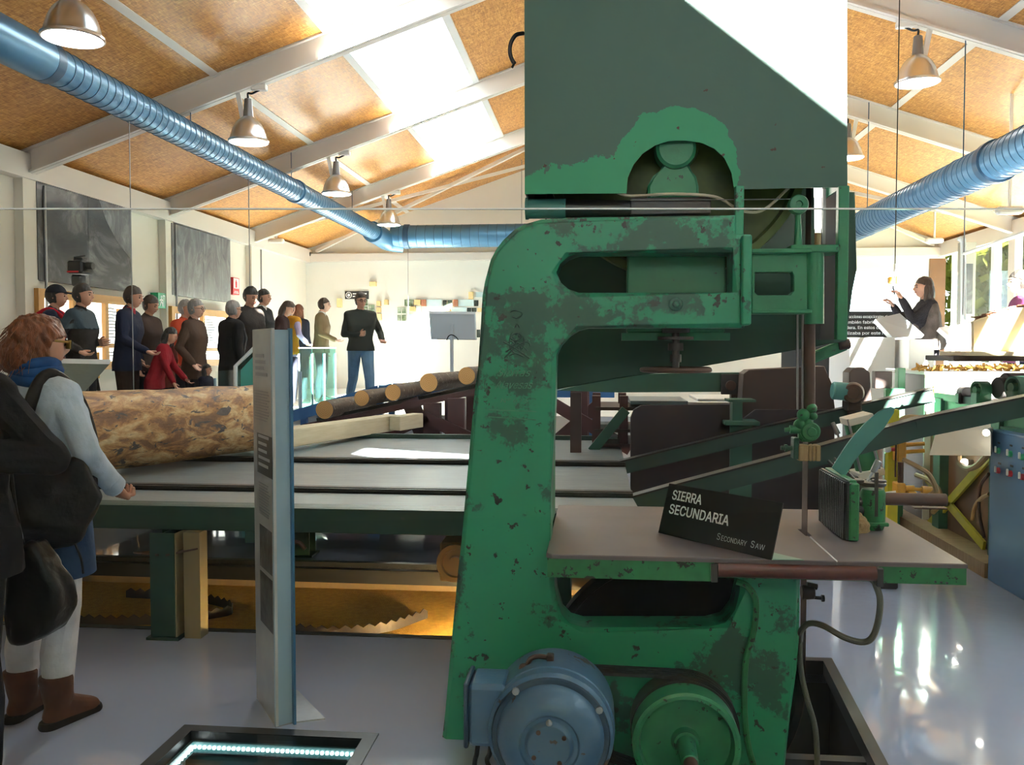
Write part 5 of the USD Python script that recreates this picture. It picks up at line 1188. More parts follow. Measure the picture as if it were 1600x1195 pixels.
# hook strap left of the hood
g = G().tube(spline([at(818, 52, Y=3.6), at(806, 55, Y=3.58), at(798, 68, Y=3.57), at(797, 84, Y=3.57), at(802, 97, Y=3.57), at(805, 96, Y=3.57)], 6), 0.0085, 8).tube([at(805, 96, Y=3.57), at(800, 106, Y=3.57)], 0.005, 6)
part('hook', g, 'dark_steel', saw, label='bent dark hook')
# pendant cable with socket and hanging wooden pieces
ph = thing('hanging_cable', 'dark cable with a pale grip and yellow wood pieces hanging before the far right window', 'cable')
p = at(1397, 500, Y=8.6); zc = lambda y: at(1397, y, Y=8.6)[2]
part('cable', G().cyl((p[0], 8.6, zc(415)), (p[0], 8.6, roof_z(p[0])), 0.005, n=6), 'black_rubber', ph); part('grip', G().cyl((p[0], 8.6, zc(432)), (p[0], 8.6, zc(412)), 0.012, n=10, b=0.003), 'lamp_white', ph)
part('wood_piece', G().box(p[0] - 0.06, p[0] - 0.025, 8.58, 8.62, zc(443), zc(433), 0.004).box(p[0] + 0.01, p[0] + 0.03, 8.58, 8.62, zc(443), zc(431), 0.004).cyl((p[0], 8.6, zc(446)), (p[0], 8.6, zc(432)), 0.008, n=8), 'yellow_valve', ph)

# ---------------------------------------------------------------- walls: pictures, boards, signs
mk('photo_dark', {'g': ('geometry', {}), 'mp': ('mapping', dict(scale=(1, 1.1, 1.6))), 'n': ('noise_texture', dict(scale=1.3, detail=8, roughness=0.65, distortion=0.8)), 'r': ('rgb_ramp', {'ramp': [(0.3, (0.018, 0.018, 0.02)), (0.52, (0.05, 0.05, 0.052)), (0.62, (0.14, 0.14, 0.14)), (0.75, (0.3, 0.3, 0.3))]}),
    'p': ('principled_bsdf', dict(roughness=0.25))}, [('g.position', 'mp.vector'), ('mp.vector', 'n.vector'), ('n.fac', 'r.fac'), ('r.color', 'p.base_color')], 'p.BSDF')
mk('photo_grey', {'g': ('geometry', {}), 'mp': ('mapping', dict(scale=(1, 1.6, 0.7))), 'n': ('noise_texture', dict(scale=2.4, detail=9, roughness=0.72, distortion=1.5)), 'r': ('rgb_ramp', {'ramp': [(0.3, (0.05, 0.05, 0.052)), (0.5, (0.13, 0.13, 0.135)), (0.66, (0.25, 0.25, 0.25)), (0.8, (0.5, 0.5, 0.5))]}),
    'p': ('principled_bsdf', dict(roughness=0.25))}, [('g.position', 'mp.vector'), ('mp.vector', 'n.vector'), ('n.fac', 'r.fac'), ('r.color', 'p.base_color')], 'p.BSDF')
mat('oak_frame', (0.55, 0.28, 0.07), 0.5, c2=(0.48, 0.24, 0.055), scale=6)
mat('sign_green', (0.0, 0.25, 0.10), 0.4); mat('sign_red', (0.6, 0.02, 0.03), 0.4); mat('sign_white', (0.85, 0.85, 0.85), 0.5); mat('sign_dark', (0.02, 0.02, 0.02), 0.4)
def wallpic(p0, p1, m, label, n=1):
    a, b = at(*p0, X=XL + 0.13), at(*p1, X=XL + 0.13)
    t = thing('wall_picture', label, 'picture'); w = (b[1] - a[1]) / n
    for k in range(n): part('print', G().box(XL + 0.002, XL + 0.13, a[1] + w * k, a[1] + w * (k + 1) - 0.006, b[2], a[2]), m, t, smooth=False)
    return a, b
a, b = wallpic((57, 281), (206, 455), 'photo_dark', 'large dark black-and-white landscape photograph high on the left wall', 2)
part('snow_patch', G().prism(Polygon([(a[1] + 0.62 * (b[1] - a[1]), a[2] - 0.02), (b[1] - 0.02, a[2] - 0.02), (b[1] - 0.02, a[2] - 0.75), (a[1] + 0.83 * (b[1] - a[1]), a[2] - 0.55), (a[1] + 0.70 * (b[1] - a[1]), a[2] - 0.28)]), lambda u, v, d: (XL + 0.13 + d, u, v), 0.003, 0.0), 'photo_grey', stage.GetPrimAtPath('/World/wall_picture'), smooth=False)
wallpic((268, 348), (361, 472), 'photo_grey', 'large grey black-and-white snow photograph on the left wall, nearer the far end', 2)
def display_window(p0, p1, label, nv, seed):
    a, b = at(*p0, X=XL + 0.13), at(*p1, X=XL + 0.13); y0, y1, z1, z0 = a[1], b[1], a[2], b[2]
    t = thing('display_board', label, 'notice board'); fw2 = 0.11
    fr_ = sbox(y0, z0, y1, z1); pan = []
    for k in range(nv):
        yy0, yy1 = y0 + (y1 - y0) * k / nv + fw2 / (1 if k == 0 else 3), y0 + (y1 - y0) * (k + 1) / nv - fw2 / (1 if k == nv - 1 else 3)
        for q in (0, 1):
            zz1 = z1 - fw2 - (0.62 if q else 0); zz0 = z1 - fw2 - 0.56 if not q else z0 + fw2
            r_ = sbox(yy0, zz0, yy1, zz1); pan.append(r_); fr_ = fr_.difference(r_)
    fn = lambda u, v, d: (XL + 0.02 + d, u, v)
    part('board_frame', G().prism(fr_, fn, 0.16, 0.0), 'oak_frame', t, smooth=False)
    rr = np.random.default_rng(seed)
    for r_ in pan:
        part('panel', G().prism(r_, fn, 0.10, 0.0), 'backlit_paper', t, smooth=False)
        x0, zz0, x1, zz1 = r_.bounds; g = G()
        for i in range(int((zz1 - zz0) / 0.045) - 2):
            z = zz1 - 0.07 - 0.045 * i; L_ = (x1 - x0 - 0.2) * rr.uniform(0.3, 0.62)
            g.prism(sbox(x0 + 0.1, z, x0 + 0.1 + L_, z + 0.016), fn, 0.103, 0.1)
        part('text_lines', g, 'text_grey', t, smooth=False, kind='stuff')
        if rr.random() < 0.75: part('yellow_notice', G().prism(sbox(x1 - 0.3, zz1 - 0.42, x1 - 0.08, zz1 - 0.06), fn, 0.104, 0.1), 'yellow_valve', t, smooth=False)
display_window((54, 450), (208, 575), 'oak-framed glowing notice board on the left wall behind the capped man', 3, 1)
display_window((264, 478), (358, 570), 'oak-framed glowing notice board on the left wall behind the grey-haired man', 2, 2)
# exit sign with its running figure, extinguisher sign
def sx(p0, p1, m, name, label, cat='sign'):
    a, b = at(*p0, X=XL + 0.13), at(*p1, X=XL + 0.13); t = thing(name, label, cat)
    part('plate', G().box(XL + 0.002, XL + 0.13, a[1], b[1], b[2], a[2]), m, t, smooth=False); return t, a, b
t, a, b = sx((247, 457), (259, 482), 'sign_green', 'exit_sign', 'green emergency exit sign with a white running figure on the left wall')
W, Hh = b[1] - a[1], a[2] - b[2]; fn = lambda u, v, d: (XL + 0.13 + d, a[1] + u * W, b[2] + v * Hh)
g = G()
for q in (sbox(0.62, 0.12, 0.9, 0.86).difference(sbox(0.68, 0.12, 0.84, 0.8)), Point(0.42, 0.75).buffer(0.09), LineString([(0.42, 0.62), (0.38, 0.42), (0.25, 0.2)]).buffer(0.06), LineString([(0.38, 0.42), (0.55, 0.34), (0.56, 0.15)]).buffer(0.05), LineString([(0.2, 0.5), (0.42, 0.6), (0.58, 0.5)]).buffer(0.04)): g.prism(q, fn, 0.003, 0.0)
part('running_figure', g, 'sign_white', t, smooth=False)
t, a, b = sx((364, 433), (374, 461), 'sign_red', 'extinguisher_sign', 'red fire extinguisher sign on the left wall beside the far picture')
W, Hh = b[1] - a[1], a[2] - b[2]; fn2 = lambda u, v, d: (XL + 0.13 + d, a[1] + u * W, b[2] + v * Hh)
g = G()
for q in (sbox(0.08, 0.36, 0.92, 0.96).difference(shapely.union_all([sbox(0.36, 0.42, 0.64, 0.78), sbox(0.43, 0.78, 0.57, 0.88)])).intersection(sbox(0.08, 0.36, 0.92, 0.96)), sbox(0.12, 0.08, 0.88, 0.12), sbox(0.2, 0.16, 0.8, 0.2)): g.prism(q, fn2, 0.003, 0.0)
part('pictogram', g, 'sign_white', t, smooth=False)
# far wall: black sign with round emblem, wood and photo mosaic
WYB = YB - 0.03
t = thing('black_wall_sign', 'black sign with a round white emblem on the far wall above the walking man', 'sign')
a, b = xz(539, 455, WYB), xz(576, 467, WYB); part('plate', G().box(a[0], b[0], WYB, YB, b[1], a[1]), 'sign_dark', t, smooth=False)
c = at(545, 461, Y=WYB); g = G().xzslab(Point(c[0], c[2]).buffer(0.075).difference(Point(c[0], c[2]).buffer(0.058)), WYB - 0.003, WYB).xzslab(Point(c[0], c[2]).buffer(0.035), WYB - 0.003, WYB)
part('emblem', g, 'sign_white', t, smooth=False)
g = G()
for i, (y, x0, x1) in enumerate(((459, 551, 573), (463, 551, 568))): p, q = xz(x0, y - 1, WYB), xz(x1, y + 0.6, WYB); g.box(p[0], q[0], WYB - 0.003, WYB, q[1], p[1])
part('text_lines', g, 'sign_white', t, smooth=False, kind='stuff')
mat('leaf_photo', (0.05, 0.09, 0.03), 0.4, c2=(0.3, 0.33, 0.25), scale=9, sharp=0.5, detail=6)
mat('photo_black', (0.015, 0.02, 0.02), 0.3, c2=(0.06, 0.09, 0.07), scale=7, sharp=0.4)
mat('text_card', (0.62, 0.78, 0.80), 0.5, c2=(0.55, 0.72, 0.75), scale=8)
mat('block_pale', (0.72, 0.55, 0.28), 0.6); mat('block_red', (0.33, 0.12, 0.06), 0.6); mat('block_tan', (0.55, 0.36, 0.16), 0.6)
cards = [('leaf_photo', 568, 468, 574, 477), ('leaf_photo', 568, 479, 574, 489), ('leaf_photo', 576, 476, 585, 482), ('leaf_photo', 576, 483, 585, 489), ('leaf_photo', 572, 491, 578, 500), ('leaf_photo', 579, 491, 585, 500), ('leaf_photo', 632, 468, 646, 478),
         ('leaf_photo', 621, 480, 626, 489), ('leaf_photo', 628, 480, 634, 489), ('leaf_photo', 621, 492, 626, 501), ('leaf_photo', 628, 492, 634, 501), ('leaf_photo', 647, 502, 656, 509), ('leaf_photo', 647, 510, 656, 516), ('leaf_photo', 636, 514, 645, 520), ('leaf_photo', 636, 521, 645, 527),
         ('photo_black', 692, 469, 698, 478), ('photo_black', 699, 469, 706, 478), ('photo_black', 741, 469, 747, 478), ('photo_black', 730, 481, 736, 487), ('photo_black', 737, 481, 744, 487), ('photo_black', 745, 515, 750, 527), ('text_card', 666, 468, 690, 478), ('text_card', 714, 468, 740, 478), ('text_card', 743, 456, 756, 464), ('text_card', 706, 480, 729, 487), ('text_card', 650, 478, 658, 500), ('text_card', 638, 490, 645, 512)]
CARD_LABELS = ['upper leaf photograph right beside the walking man', 'leaf photograph by the walking man, under the upper one', 'wide leaf photograph right of the walking man, upper of a pair', 'wide leaf photograph right of the walking man, lower of a pair',
  'leaf photograph lowest left beside the walking man', 'leaf photograph lowest right beside the walking man', 'wide leaf photograph left of the pale block in the long card row', 'top left of the four leaf photographs below the long card row', 'top right of the four leaf photographs below the long card row',
  'bottom left of the four leaf photographs below the long card row', 'bottom right of the four leaf photographs below the long card row', 'upper leaf photograph left of the monitor stand', 'lower leaf photograph left of the monitor stand', 'upper of the two lowest leaf photographs on the far wall', 'lower of the two lowest leaf photographs on the far wall',
  'left dark photograph of the pair above the monitor screen', 'right dark photograph of the pair above the monitor screen', 'dark photograph in the card row nearest the saw column', 'left dark photograph of the second row above the monitor', 'right dark photograph of the second row above the monitor', 'dark photograph beside the saw column, below the card rows',
  'pale blue text card left of the dark photograph pair', 'pale blue text card above the right half of the monitor', 'highest pale blue text card beside the saw column', 'pale blue text card in the second row above the monitor', 'narrow tall pale blue text card below the red block', 'pale blue text card above the lowest leaf photographs']
for k, (m, x0, y0, x1, y1) in enumerate(cards):
    p, q = xz(x0, y0, WYB), xz(x1, y1, WYB)
    row = 'top' if y0 < 479 else 'middle' if y0 < 500 else 'lowest'
    part('wall_card', G().box(p[0], q[0], WYB, YB - 0.001, q[1], p[1]), m, None, smooth=False, label=CARD_LABELS[k], cat='picture', group={'leaf_photo': 'leaf photographs on the far wall', 'photo_black': 'dark photographs on the far wall', 'text_card': 'text cards on the far wall'}[m])
blocks = [('block_pale', 577, 440, 587, 447), ('block_tan', 600, 468, 606, 476), ('block_tan', 588, 480, 594, 488), ('block_pale', 588, 490, 595, 500), ('block_tan', 588, 470, 594, 478), ('block_red', 658, 468, 665, 478), ('block_tan', 647, 468, 657, 476), ('block_tan', 640, 479, 648, 486), ('block_red', 708, 468, 715, 478), ('block_tan', 696, 480, 703, 486), ('block_pale', 732, 456, 739, 467), ('block_pale', 746, 481, 752, 487), ('block_pale', 526, 466, 533, 480)]
for k, (m, x0, y0, x1, y1) in enumerate(blocks):
    p, q = xz(x0, y0, YB - 0.12), xz(x1, y1, YB - 0.12)
    lab = ['pale wooden block highest on the far wall, above the black sign', 'tan wooden block alone between the walking man and the card row', 'tan wooden block upper right of the wide leaf photograph pair', 'pale wooden block stacked low right of the walking man', 'tan wooden block beside the upper leaf photograph', 'reddish wooden block at the left end of the text cards',
        'tan wooden block left of the left reddish block', 'tan wooden block above the narrow text card', 'reddish wooden block right of the dark photograph pair', 'tan wooden block just above the monitor screen', 'pale wooden block beside the highest text card', 'pale wooden block touching the saw column edge', 'pale wooden block left of the walking man'][k]
    part('sample_block', G().box(p[0], q[0], YB - 0.12, YB - 0.001, q[1], p[1], 0.004), m, None, smooth=False, label=lab, cat='wood block', group='wooden sample blocks on the far wall')
# ---------------------------------------------------------------- info pylon, lecterns, glass
mk('panel_print', {'g': ('geometry', {}), 's': ('separate_xyz', {}), 'n': ('noise_texture', dict(scale=3, detail=5)), 'r': ('rgb_ramp', {'ramp': [(0.35, (0.42, 0.42, 0.43)), (0.6, (0.55, 0.54, 0.53)), (0.75, (0.62, 0.61, 0.59))]}), 'p': ('principled_bsdf', dict(roughness=0.2))},
   [('g.position', 'n.vector'), ('n.fac', 'r.fac'), ('r.color', 'p.base_color')], 'p.BSDF')
mat('panel_blue', (0.33, 0.45, 0.54), 0.35, c2=(0.30, 0.42, 0.52), scale=3)
mat('lectern_grey', (0.44, 0.48, 0.52), 0.4); mat('lectern_green', (0.36, 0.40, 0.33), 0.45, c2=(0.32, 0.36, 0.30), scale=30)
py = thing('info_pylon', 'tall folded info panel with grey printed face and blue back standing on the floor', 'sign')
zt = 1.63
A, B, C = at(401, 1091, Z=0), at(431, 1137, Z=0), at(457, 1130, Z=0)
A = np.array([A[0], A[1], 0]); B = np.array([B[0], B[1], 0]); C = np.array([C[0], C[1], 0])
zt = (1.55 - 0 + 0) + (544 - 511) * B[1] / FPX
Pf = (B - A); Lf = np.linalg.norm(Pf); uf = Pf / Lf; nf_ = np.cross(uf, (0, 0, 1)); nf_ = nf_ if nf_[0] < 0 else nf_
nf_ = np.cross(uf, (0, 0, 1.0)); 
sgn = 1 if nf_ @ (EYE - A) > 0 else -1
nf_ = nf_ * sgn
def pyl(u0, u1, z0, z1, th, m, name, off=0.0, lbl=None):
    c = A + uf * (u0 + u1) / 2 + nf_ * (off + th / 2 if off else -th / 2) + (0, 0, (z0 + z1) / 2)
    return part(name, G().obox(c, (u1 - u0, th, z1 - z0), np.stack([uf, nf_, [0, 0, 1]], 1)), m, py, smooth=False, label=lbl)
pyl(0, Lf, 0.004, zt, 0.012, 'panel_print', 'printed_face')
g = G()
pyl(0.22 * Lf, Lf - 0.005, 1.02 - 0.0, 1.27 - 0.08, 0.001, 'sign_dark', 'black_caption', 0.001)
pyl(0.3 * Lf, 0.92 * Lf, 0.62, 0.80, 0.001, 'photo_grey', 'picture', 0.001); pyl(0.3 * Lf, 0.92 * Lf, 0.38, 0.60, 0.001, 'photo_dark', 'picture', 0.001)
rr = np.random.default_rng(4)
def lines(z0, z1, dz, h, m, u0=0.12, u1=0.92):
    g = G(); z = z1
    while z > z0:
        e = u1 - rr.uniform(0, 0.18); a_, b_ = u0 * Lf, e * Lf
        c = A + uf * (a_ + b_) / 2 + nf_ * 0.003 + (0, 0, z); g.obox(c, (b_ - a_, 0.001, h), np.stack([uf, nf_, [0, 0, 1]], 1)); z -= dz
    part('text_lines', g, m, py, smooth=False, kind='stuff')
lines(1.42, 1.52, 0.026, 0.015, 'lamp_grey', 0.18, 0.8); lines(1.24, 1.37, 0.012, 0.005, 'lamp_grey'); lines(1.05, 1.18, 0.03, 0.012, 'text_grey', 0.3, 0.9); lines(0.84, 0.98, 0.012, 0.004, 'lamp_grey', 0.3, 0.9)
ub = (C - B); Lb = np.linalg.norm(ub); ub /= Lb; nb_ = np.cross(ub, (0, 0, 1.0)); nb_ = nb_ * (1 if nb_ @ (EYE - B) > 0 else -1)
part('blue_side', G().obox(B + ub * Lb / 2 - nb_ * 0.006 + (0, 0, zt / 2), (Lb, 0.012, zt - 0.012), np.stack([ub, nb_, [0, 0, 1]], 1)), 'panel_blue', py, smooth=False)
part('edge_trim', G().obox(B + ub * (Lb + 0.004) + nb_ * 0.004 + (0, 0, zt / 2), (0.010, 0.03, zt), np.stack([ub, nb_, [0, 0, 1]], 1)), 'duct_blue', py, smooth=False)
part('foot_plate', G().prism(Polygon([(A[0], A[1]), (B[0], B[1]), (C[0], C[1]), (at(508, 1124, Z=0)[0], at(508, 1124, Z=0)[1]), (A[0] + 0.15, A[1] + 0.1)]), lambda u, v, d: (u, v, d), 0.006, 0.0), 'steel', py, smooth=False)
def lectern(name, label, quad, Yf, thick, colm, m_top, m_under, zfl):
    """a sloping reading desk: quad = pixels of its lower edge pair and upper edge pair at depths Yf"""
    t = thing(name, label, 'lectern')
    P_ = np.array([at(x, y, Y=yy) for (x, y), yy in zip(quad, Yf)])
    n_ = np.cross(P_[1] - P_[0], P_[3] - P_[0]); n_ /= np.linalg.norm(n_)
    if n_[2] < 0: n_ = -n_
    Q = P_ + n_ * thick
    g = G().add(np.vstack([P_, Q]), [(0, 2, 1), (0, 3, 2)]); part('underside', g, m_under, t, smooth=False)
    g = G().add(np.vstack([P_, Q]), [(4, 5, 6), (4, 6, 7), (0, 1, 5), (0, 5, 4), (1, 2, 6), (1, 6, 5), (2, 3, 7), (2, 7, 6), (3, 0, 4), (3, 4, 7)]); part('desk', g, m_top, t, smooth=False)
    (x0, x1, yt, yy) = colm
    a_, b_ = at(x0, yt, Y=yy), at(x1, yt, Y=yy)
    part('column', G().box(a_[0], b_[0], yy, yy + 0.12, zfl, a_[2], 0.004), m_top, t, smooth=False)
    return t
lectern('reading_lectern', 'pale green-grey sloping lectern between the red-haired woman and the crowd', [(20, 566), (171, 569), (129, 616), (40, 616)], (7.45, 7.45, 7.95, 7.95), 0.05, (60, 105, 600, 7.8), 'frame_white', 'lectern_green', PL)
t = thing('monitor_stand', 'grey flat screen seen from behind on a slim post before the far wall', 'monitor')
MYY = 12.6
q = pp([(670, 486), (742, 487), (744, 531), (673, 530)], MYY); part('screen_back', G().xzslab(q, MYY, MYY + 0.07, 0.01), 'lectern_grey', t, smooth=False)
q = pp([(670, 486), (742, 487), (743, 491), (670, 490)], MYY); part('top_edge', G().xzslab(q, MYY - 0.01, MYY), 'frame_white', t, smooth=False)
a, b = at(703, 506, Y=MYY - 0.06), at(708, 506, Y=MYY - 0.06); part('post', G().box(a[0], b[0], MYY - 0.06, MYY - 0.01, PZ, a[2], 0.004), 'lectern_grey', t, smooth=False)
part('cable', G().tube(spline([at(698, 531, Y=MYY - 0.02), at(701, 525, Y=MYY - 0.03), at(706, 523, Y=MYY - 0.07), at(712, 526, Y=MYY - 0.03), at(716, 531, Y=MYY - 0.02)], 5), 0.008, 6), 'black_rubber', t)
lectern('reading_lectern', 'pale grey lectern on a wide column in front of the woman in the shawl', [(1364, 503), (1402, 494), (1440, 528), (1392, 533)], (9.9, 10.3, 10.0, 9.7), 0.045, (1391, 1423, 530, 9.85), 'lectern_grey', 'lectern_grey', 0.0)
lectern('reading_lectern', 'white lectern left of the sawn log with its pointed desk', [(1463, 517), (1520, 509), (1524, 546), (1497, 547)], (8.8, 9.0, 8.8, 8.68), 0.05, (1500, 1523, 546, 8.7), 'white_panel', 'white_panel', 0.0)
t = thing('black_text_banner', 'black banner with white Spanish lettering below the far right window', 'banner')
BYY = 13.0
a, b = xz(1322, 487, BYY), xz(1422, 531, BYY); part('board', G().box(a[0] - 0.9, b[0], BYY, BYY + 0.03, PZ, a[1]), 'sign_dark', t, smooth=False)
for k, (txt, y) in enumerate((('construcciones excepcionales el aserradero de', 497), ('y también fabricó material', 505.5), ('madera. En estos casos la ma', 514), ('realizaba por este rústico', 522.5))):
    p = at(1312, y, Y=BYY); v, f = text_on(txt, 0.042, (p[0], BYY - 0.001, p[2]), (1, 0, 0), (0, 0, 1), 0.002, True, 0.0, (100, 84, 88, 84)[k] * BYY / FPX)
    part('lettering', G().add(v, f), 'text_white', t, smooth=False)
g = G()
for y in (529, 533, 538): p, q = xz(1326, y, BYY), xz(1410, y + 1.6, BYY); g.box(p[0], q[0], BYY - 0.002, BYY, q[1], p[1])
part('text_lines', g, 'text_grey', t, smooth=False, kind='stuff')
# brown banner and portrait column at the right
a, b = at(1455, 405, X=XR - 0.3), at(1478, 545, X=XR - 0.3)
mat('banner_brown', (0.20, 0.085, 0.025), 0.35, c2=(0.15, 0.06, 0.02), scale=3, chips=(0.34, 0.2, 0.1), chip_at=0.68, chip_scale=5)
t = thing('brown_banner', 'tall shiny brown banner behind the woman in the shawl', 'banner'); p, q = xz(1453, 404, 16.6), xz(1475, 560, 16.6)
part('banner_sheet', G().box(p[0], q[0], 16.6, 16.65, PZ, p[1]), 'banner_brown', t, smooth=False)
t = thing('grey_column', 'grey steel column with a narrow portrait print at the right', 'column'); p, q = xz(1505, 300, 17.6), xz(1523, 500, 17.6)
mat('column_grey', (0.36, 0.34, 0.31), 0.5)
part('shaft', G().box(p[0], q[0], 17.6, 17.8, PZ, ZE - 0.32), 'column_grey', t, smooth=False)
p, q = xz(1508, 412, 17.58), xz(1519, 490, 17.58); part('portrait_print', G().box(p[0], q[0], 17.58, 17.6, q[1], p[1]), 'photo_grey', t, smooth=False)
t = thing('white_pipe', 'white bent pipe and rail at the top right before the glass wall', 'pipe')
part('pipe', G().tube(spline([at(1498, 372, Y=10.0), at(1503, 376, Y=10.0), at(1505, 385, Y=10.0), at(1505, 520, Y=10.0)], 6), 0.028, 10).tube([at(1505, 397, Y=10.0), at(1560, 378, Y=8.6), at(1625, 355, Y=7.4)], 0.02, 8), 'frame_white', t)
# glass balustrade of the walkway
def balus(p, q, zb, zt_, label, n=3, m='green_glass', rail=True):
    t = thing('glass_balustrade', label, 'balustrade'); p, q = np.asarray(p, float), np.asarray(q, float)
    for k in range(n):
        a_, b_ = p + (q - p) * (k + 0.02) / n, p + (q - p) * (k + 0.98) / n
        part('pane', G().bar((a_[0], a_[1], (zb + zt_) / 2), (b_[0], b_[1], (zb + zt_) / 2), 0.012, zt_ - zb), m, t, smooth=False)
    for k in range(n + 1):
        a_ = p + (q - p) * k / n; part('post', G().box(a_[0] - 0.012, a_[0] + 0.012, a_[1] - 0.012, a_[1] + 0.012, zb - 0.02, zt_ - 0.08), 'panel_blue', t, smooth=False)
    if rail: part('rail', G().bar((p[0], p[1], zt_ + 0.01), (q[0], q[1], zt_ + 0.01), 0.02, 0.02), 'glass_edge', t, smooth=False)
balus((-4.45, 12.6), (-4.45, 14.4), PZ + 0.02, 1.55, 'blue-green glass balustrade along the walkway in front of the yellow-vested man', 3)
balus((-4.25, 9.3), (-4.25, 12.1), PL + 0.02, 1.30, 'clear glass balustrade along the walkway behind the big log', 3, 'clear_glass', False)
t = thing('glass_case', 'angled glass display case with pale lining behind the info pylon', 'display case')
q = pp([(368, 762), (368, 572), (398, 543), (420, 540), (420, 762)], 9.6)
part('case_glass', G().xzslab(q, 9.6, 9.612), 'green_glass', t, smooth=False)
q2 = pp([(376, 760), (376, 578), (400, 552), (420, 548), (420, 760)], 9.75); part('lining', G().xzslab(q2, 9.75, 9.9), 'text_card', t, smooth=False)
part('case_frame', G().tube([at(368, 762, Y=9.6), at(368, 572, Y=9.6), at(398, 543, Y=9.6), at(420, 540, Y=9.6)], 0.025, 8), 'frame_white', t)
balus((3.95, 8.66), (7.4, 8.66), PZ + 0.02, 1.55, 'blue-green glass balustrade at the right behind the white lectern', 4)
# glass barrier between the visitor and the saw
bd_ = np.array([math.cos(YAW), math.sin(YAW), 0]); fd_ = np.array([-math.sin(YAW), math.cos(YAW), 0])
GD = 2.05; GZ = 1.55 + (544 - 327.5) * GD / FPX
t = thing('glass_barrier', 'frameless glass barrier in front of the saw with a thin bright top edge', 'barrier')
mid = EYE * (1, 1, 0) + fd_ * GD
for k in (0,):
    c = mid + bd_ * 0.1
    part('pane', G().obox(c + (0, 0, GZ / 2), (5.6, 0.010, GZ - 0.004), np.stack([bd_, fd_, [0, 0, 1]], 1)), 'clear_glass', t, smooth=False)
    part('polished_edge', G().obox(c + (0, 0, GZ), (5.6, 0.012, 0.0028), np.stack([bd_, fd_, [0, 0, 1]], 1)), 'glass_edge', t, smooth=False)
# trees outside the right glazing
mk('leaf', {'oi': ('geometry', {}), 'n': ('noise_texture', dict(scale=2.0, detail=3)), 'm': ('mix_color', dict(a=(0.025, 0.04, 0.006), b=(0.085, 0.08, 0.012))), 'd': ('diffuse_bsdf', {}), 't': ('translucent_bsdf', {}), 'x': ('mix_closure', dict(fac=0.4))},
   [('oi.position', 'n.vector'), ('n.fac', 'm.fac'), ('m.result', 'd.color'), ('m.result', 't.color'), ('d.BSDF', 'x.closure1'), ('t.BSDF', 'x.closure2')], 'x.closure')
mat('trunk_pale', (0.42, 0.38, 0.32), 0.8, c2=(0.25, 0.2, 0.16), scale=8)
for k, (x, y, h, lab) in enumerate(((10.4, 21.0, 6.0, 'sunlit leafy tree outside the right glass wall, nearest to it'), (13.2, 25.0, 7.5, 'sunlit leafy tree outside the right glass wall, farther back'), (11.0, 18.4, 6.0, 'sunlit leafy tree outside the right glass wall beside the purple-clad woman'), (16.5, 31, 9, 'tall leafy tree farthest outside the glass wall'), (11.6, 24.6, 6.5, 'low sunlit leafy tree outside the far end of the glass wall'), (12.6, 21.6, 6.5, 'low sunlit leafy tree outside the middle of the glass wall'))):
    t = thing('tree', lab, 'tree'); r3 = np.random.default_rng(20 + k)
    part('trunk', G().tube(spline([(x, y, -0.13), (x + 0.1, y, h * 0.4), (x - 0.1, y + 0.1, h * 0.8)]), np.linspace(0.13, 0.04, 17), 8), 'trunk_pale', t)
    N = 4500; u_ = r3.normal(size=(N, 3)); u_ /= np.linalg.norm(u_, axis=1, keepdims=True)
    c = np.array([x, y, h * 0.55]) + u_ * (r3.random((N, 1)) ** 0.5) * (h * 0.36, h * 0.36, h * 0.45)
    a_ = r3.normal(size=(N, 3)) * 0.13; b_ = r3.normal(size=(N, 3)) * 0.11
    V = np.stack([c - a_, c - b_, c + a_, c + b_], 1).reshape(-1, 3); i = np.arange(N) * 4
    part('foliage', G().add(V, np.vstack([np.stack([i, i + 1, i + 2], 1), np.stack([i, i + 2, i + 3], 1)])), 'leaf', t, smooth=False, kind='stuff')
# ---------------------------------------------------------------- people
CLOTH = {}
def cloth(c, rough=0.85, bump=0.35, scale=26, c2=None):
    key = (tuple(c), rough, c2)
    if key not in CLOTH:
        CLOTH[key] = 'cloth_%03d' % len(CLOTH)
        mat(CLOTH[key], c, rough, c2=c2 or tuple(x * 0.75 for x in c), scale=9, bump=bump, bump_scale=scale, bdist=0.012, spec=0.2, sheen=0.0)
    return CLOTH[key]
mat('skin', (0.52, 0.27, 0.18), 0.5, c2=(0.46, 0.22, 0.145), scale=14)
mat('skin_pale', (0.66, 0.40, 0.30), 0.5, c2=(0.58, 0.32, 0.23), scale=14)
mat('eye_dark', (0.015, 0.012, 0.01), 0.2); mat('lip', (0.33, 0.11, 0.09), 0.5)
def hairmat(n, c, c2): mat(n, c, 0.45, c2=c2, scale=9, stretch=(6, 6, 1), bump=0.5, bump_scale=50, bdist=0.008)
hairmat('hair_black', (0.012, 0.01, 0.009), (0.03, 0.022, 0.018)); hairmat('hair_brown', (0.06, 0.03, 0.016), (0.03, 0.015, 0.01)); hairmat('hair_grey', (0.33, 0.31, 0.30), (0.2, 0.19, 0.18))
hairmat('hair_red', (0.13, 0.045, 0.02), (0.06, 0.02, 0.012)); hairmat('hair_auburn', (0.27, 0.082, 0.028), (0.09, 0.028, 0.012))
def sm(man, edge=0.03, it=12):
    man = man.refine_to_length(edge); m = man.to_mesh()
    t = trimesh.Trimesh(m.vert_properties[:, :3], m.tri_verts, process=True)
    trimesh.smoothing.filter_taubin(t, lamb=0.5, nu=0.52, iterations=it)
    return t
def to_man(t):
    return m3.Manifold(m3.Mesh(vert_properties=np.asarray(t.vertices, np.float32), tri_verts=np.asarray(t.faces, np.uint32)))
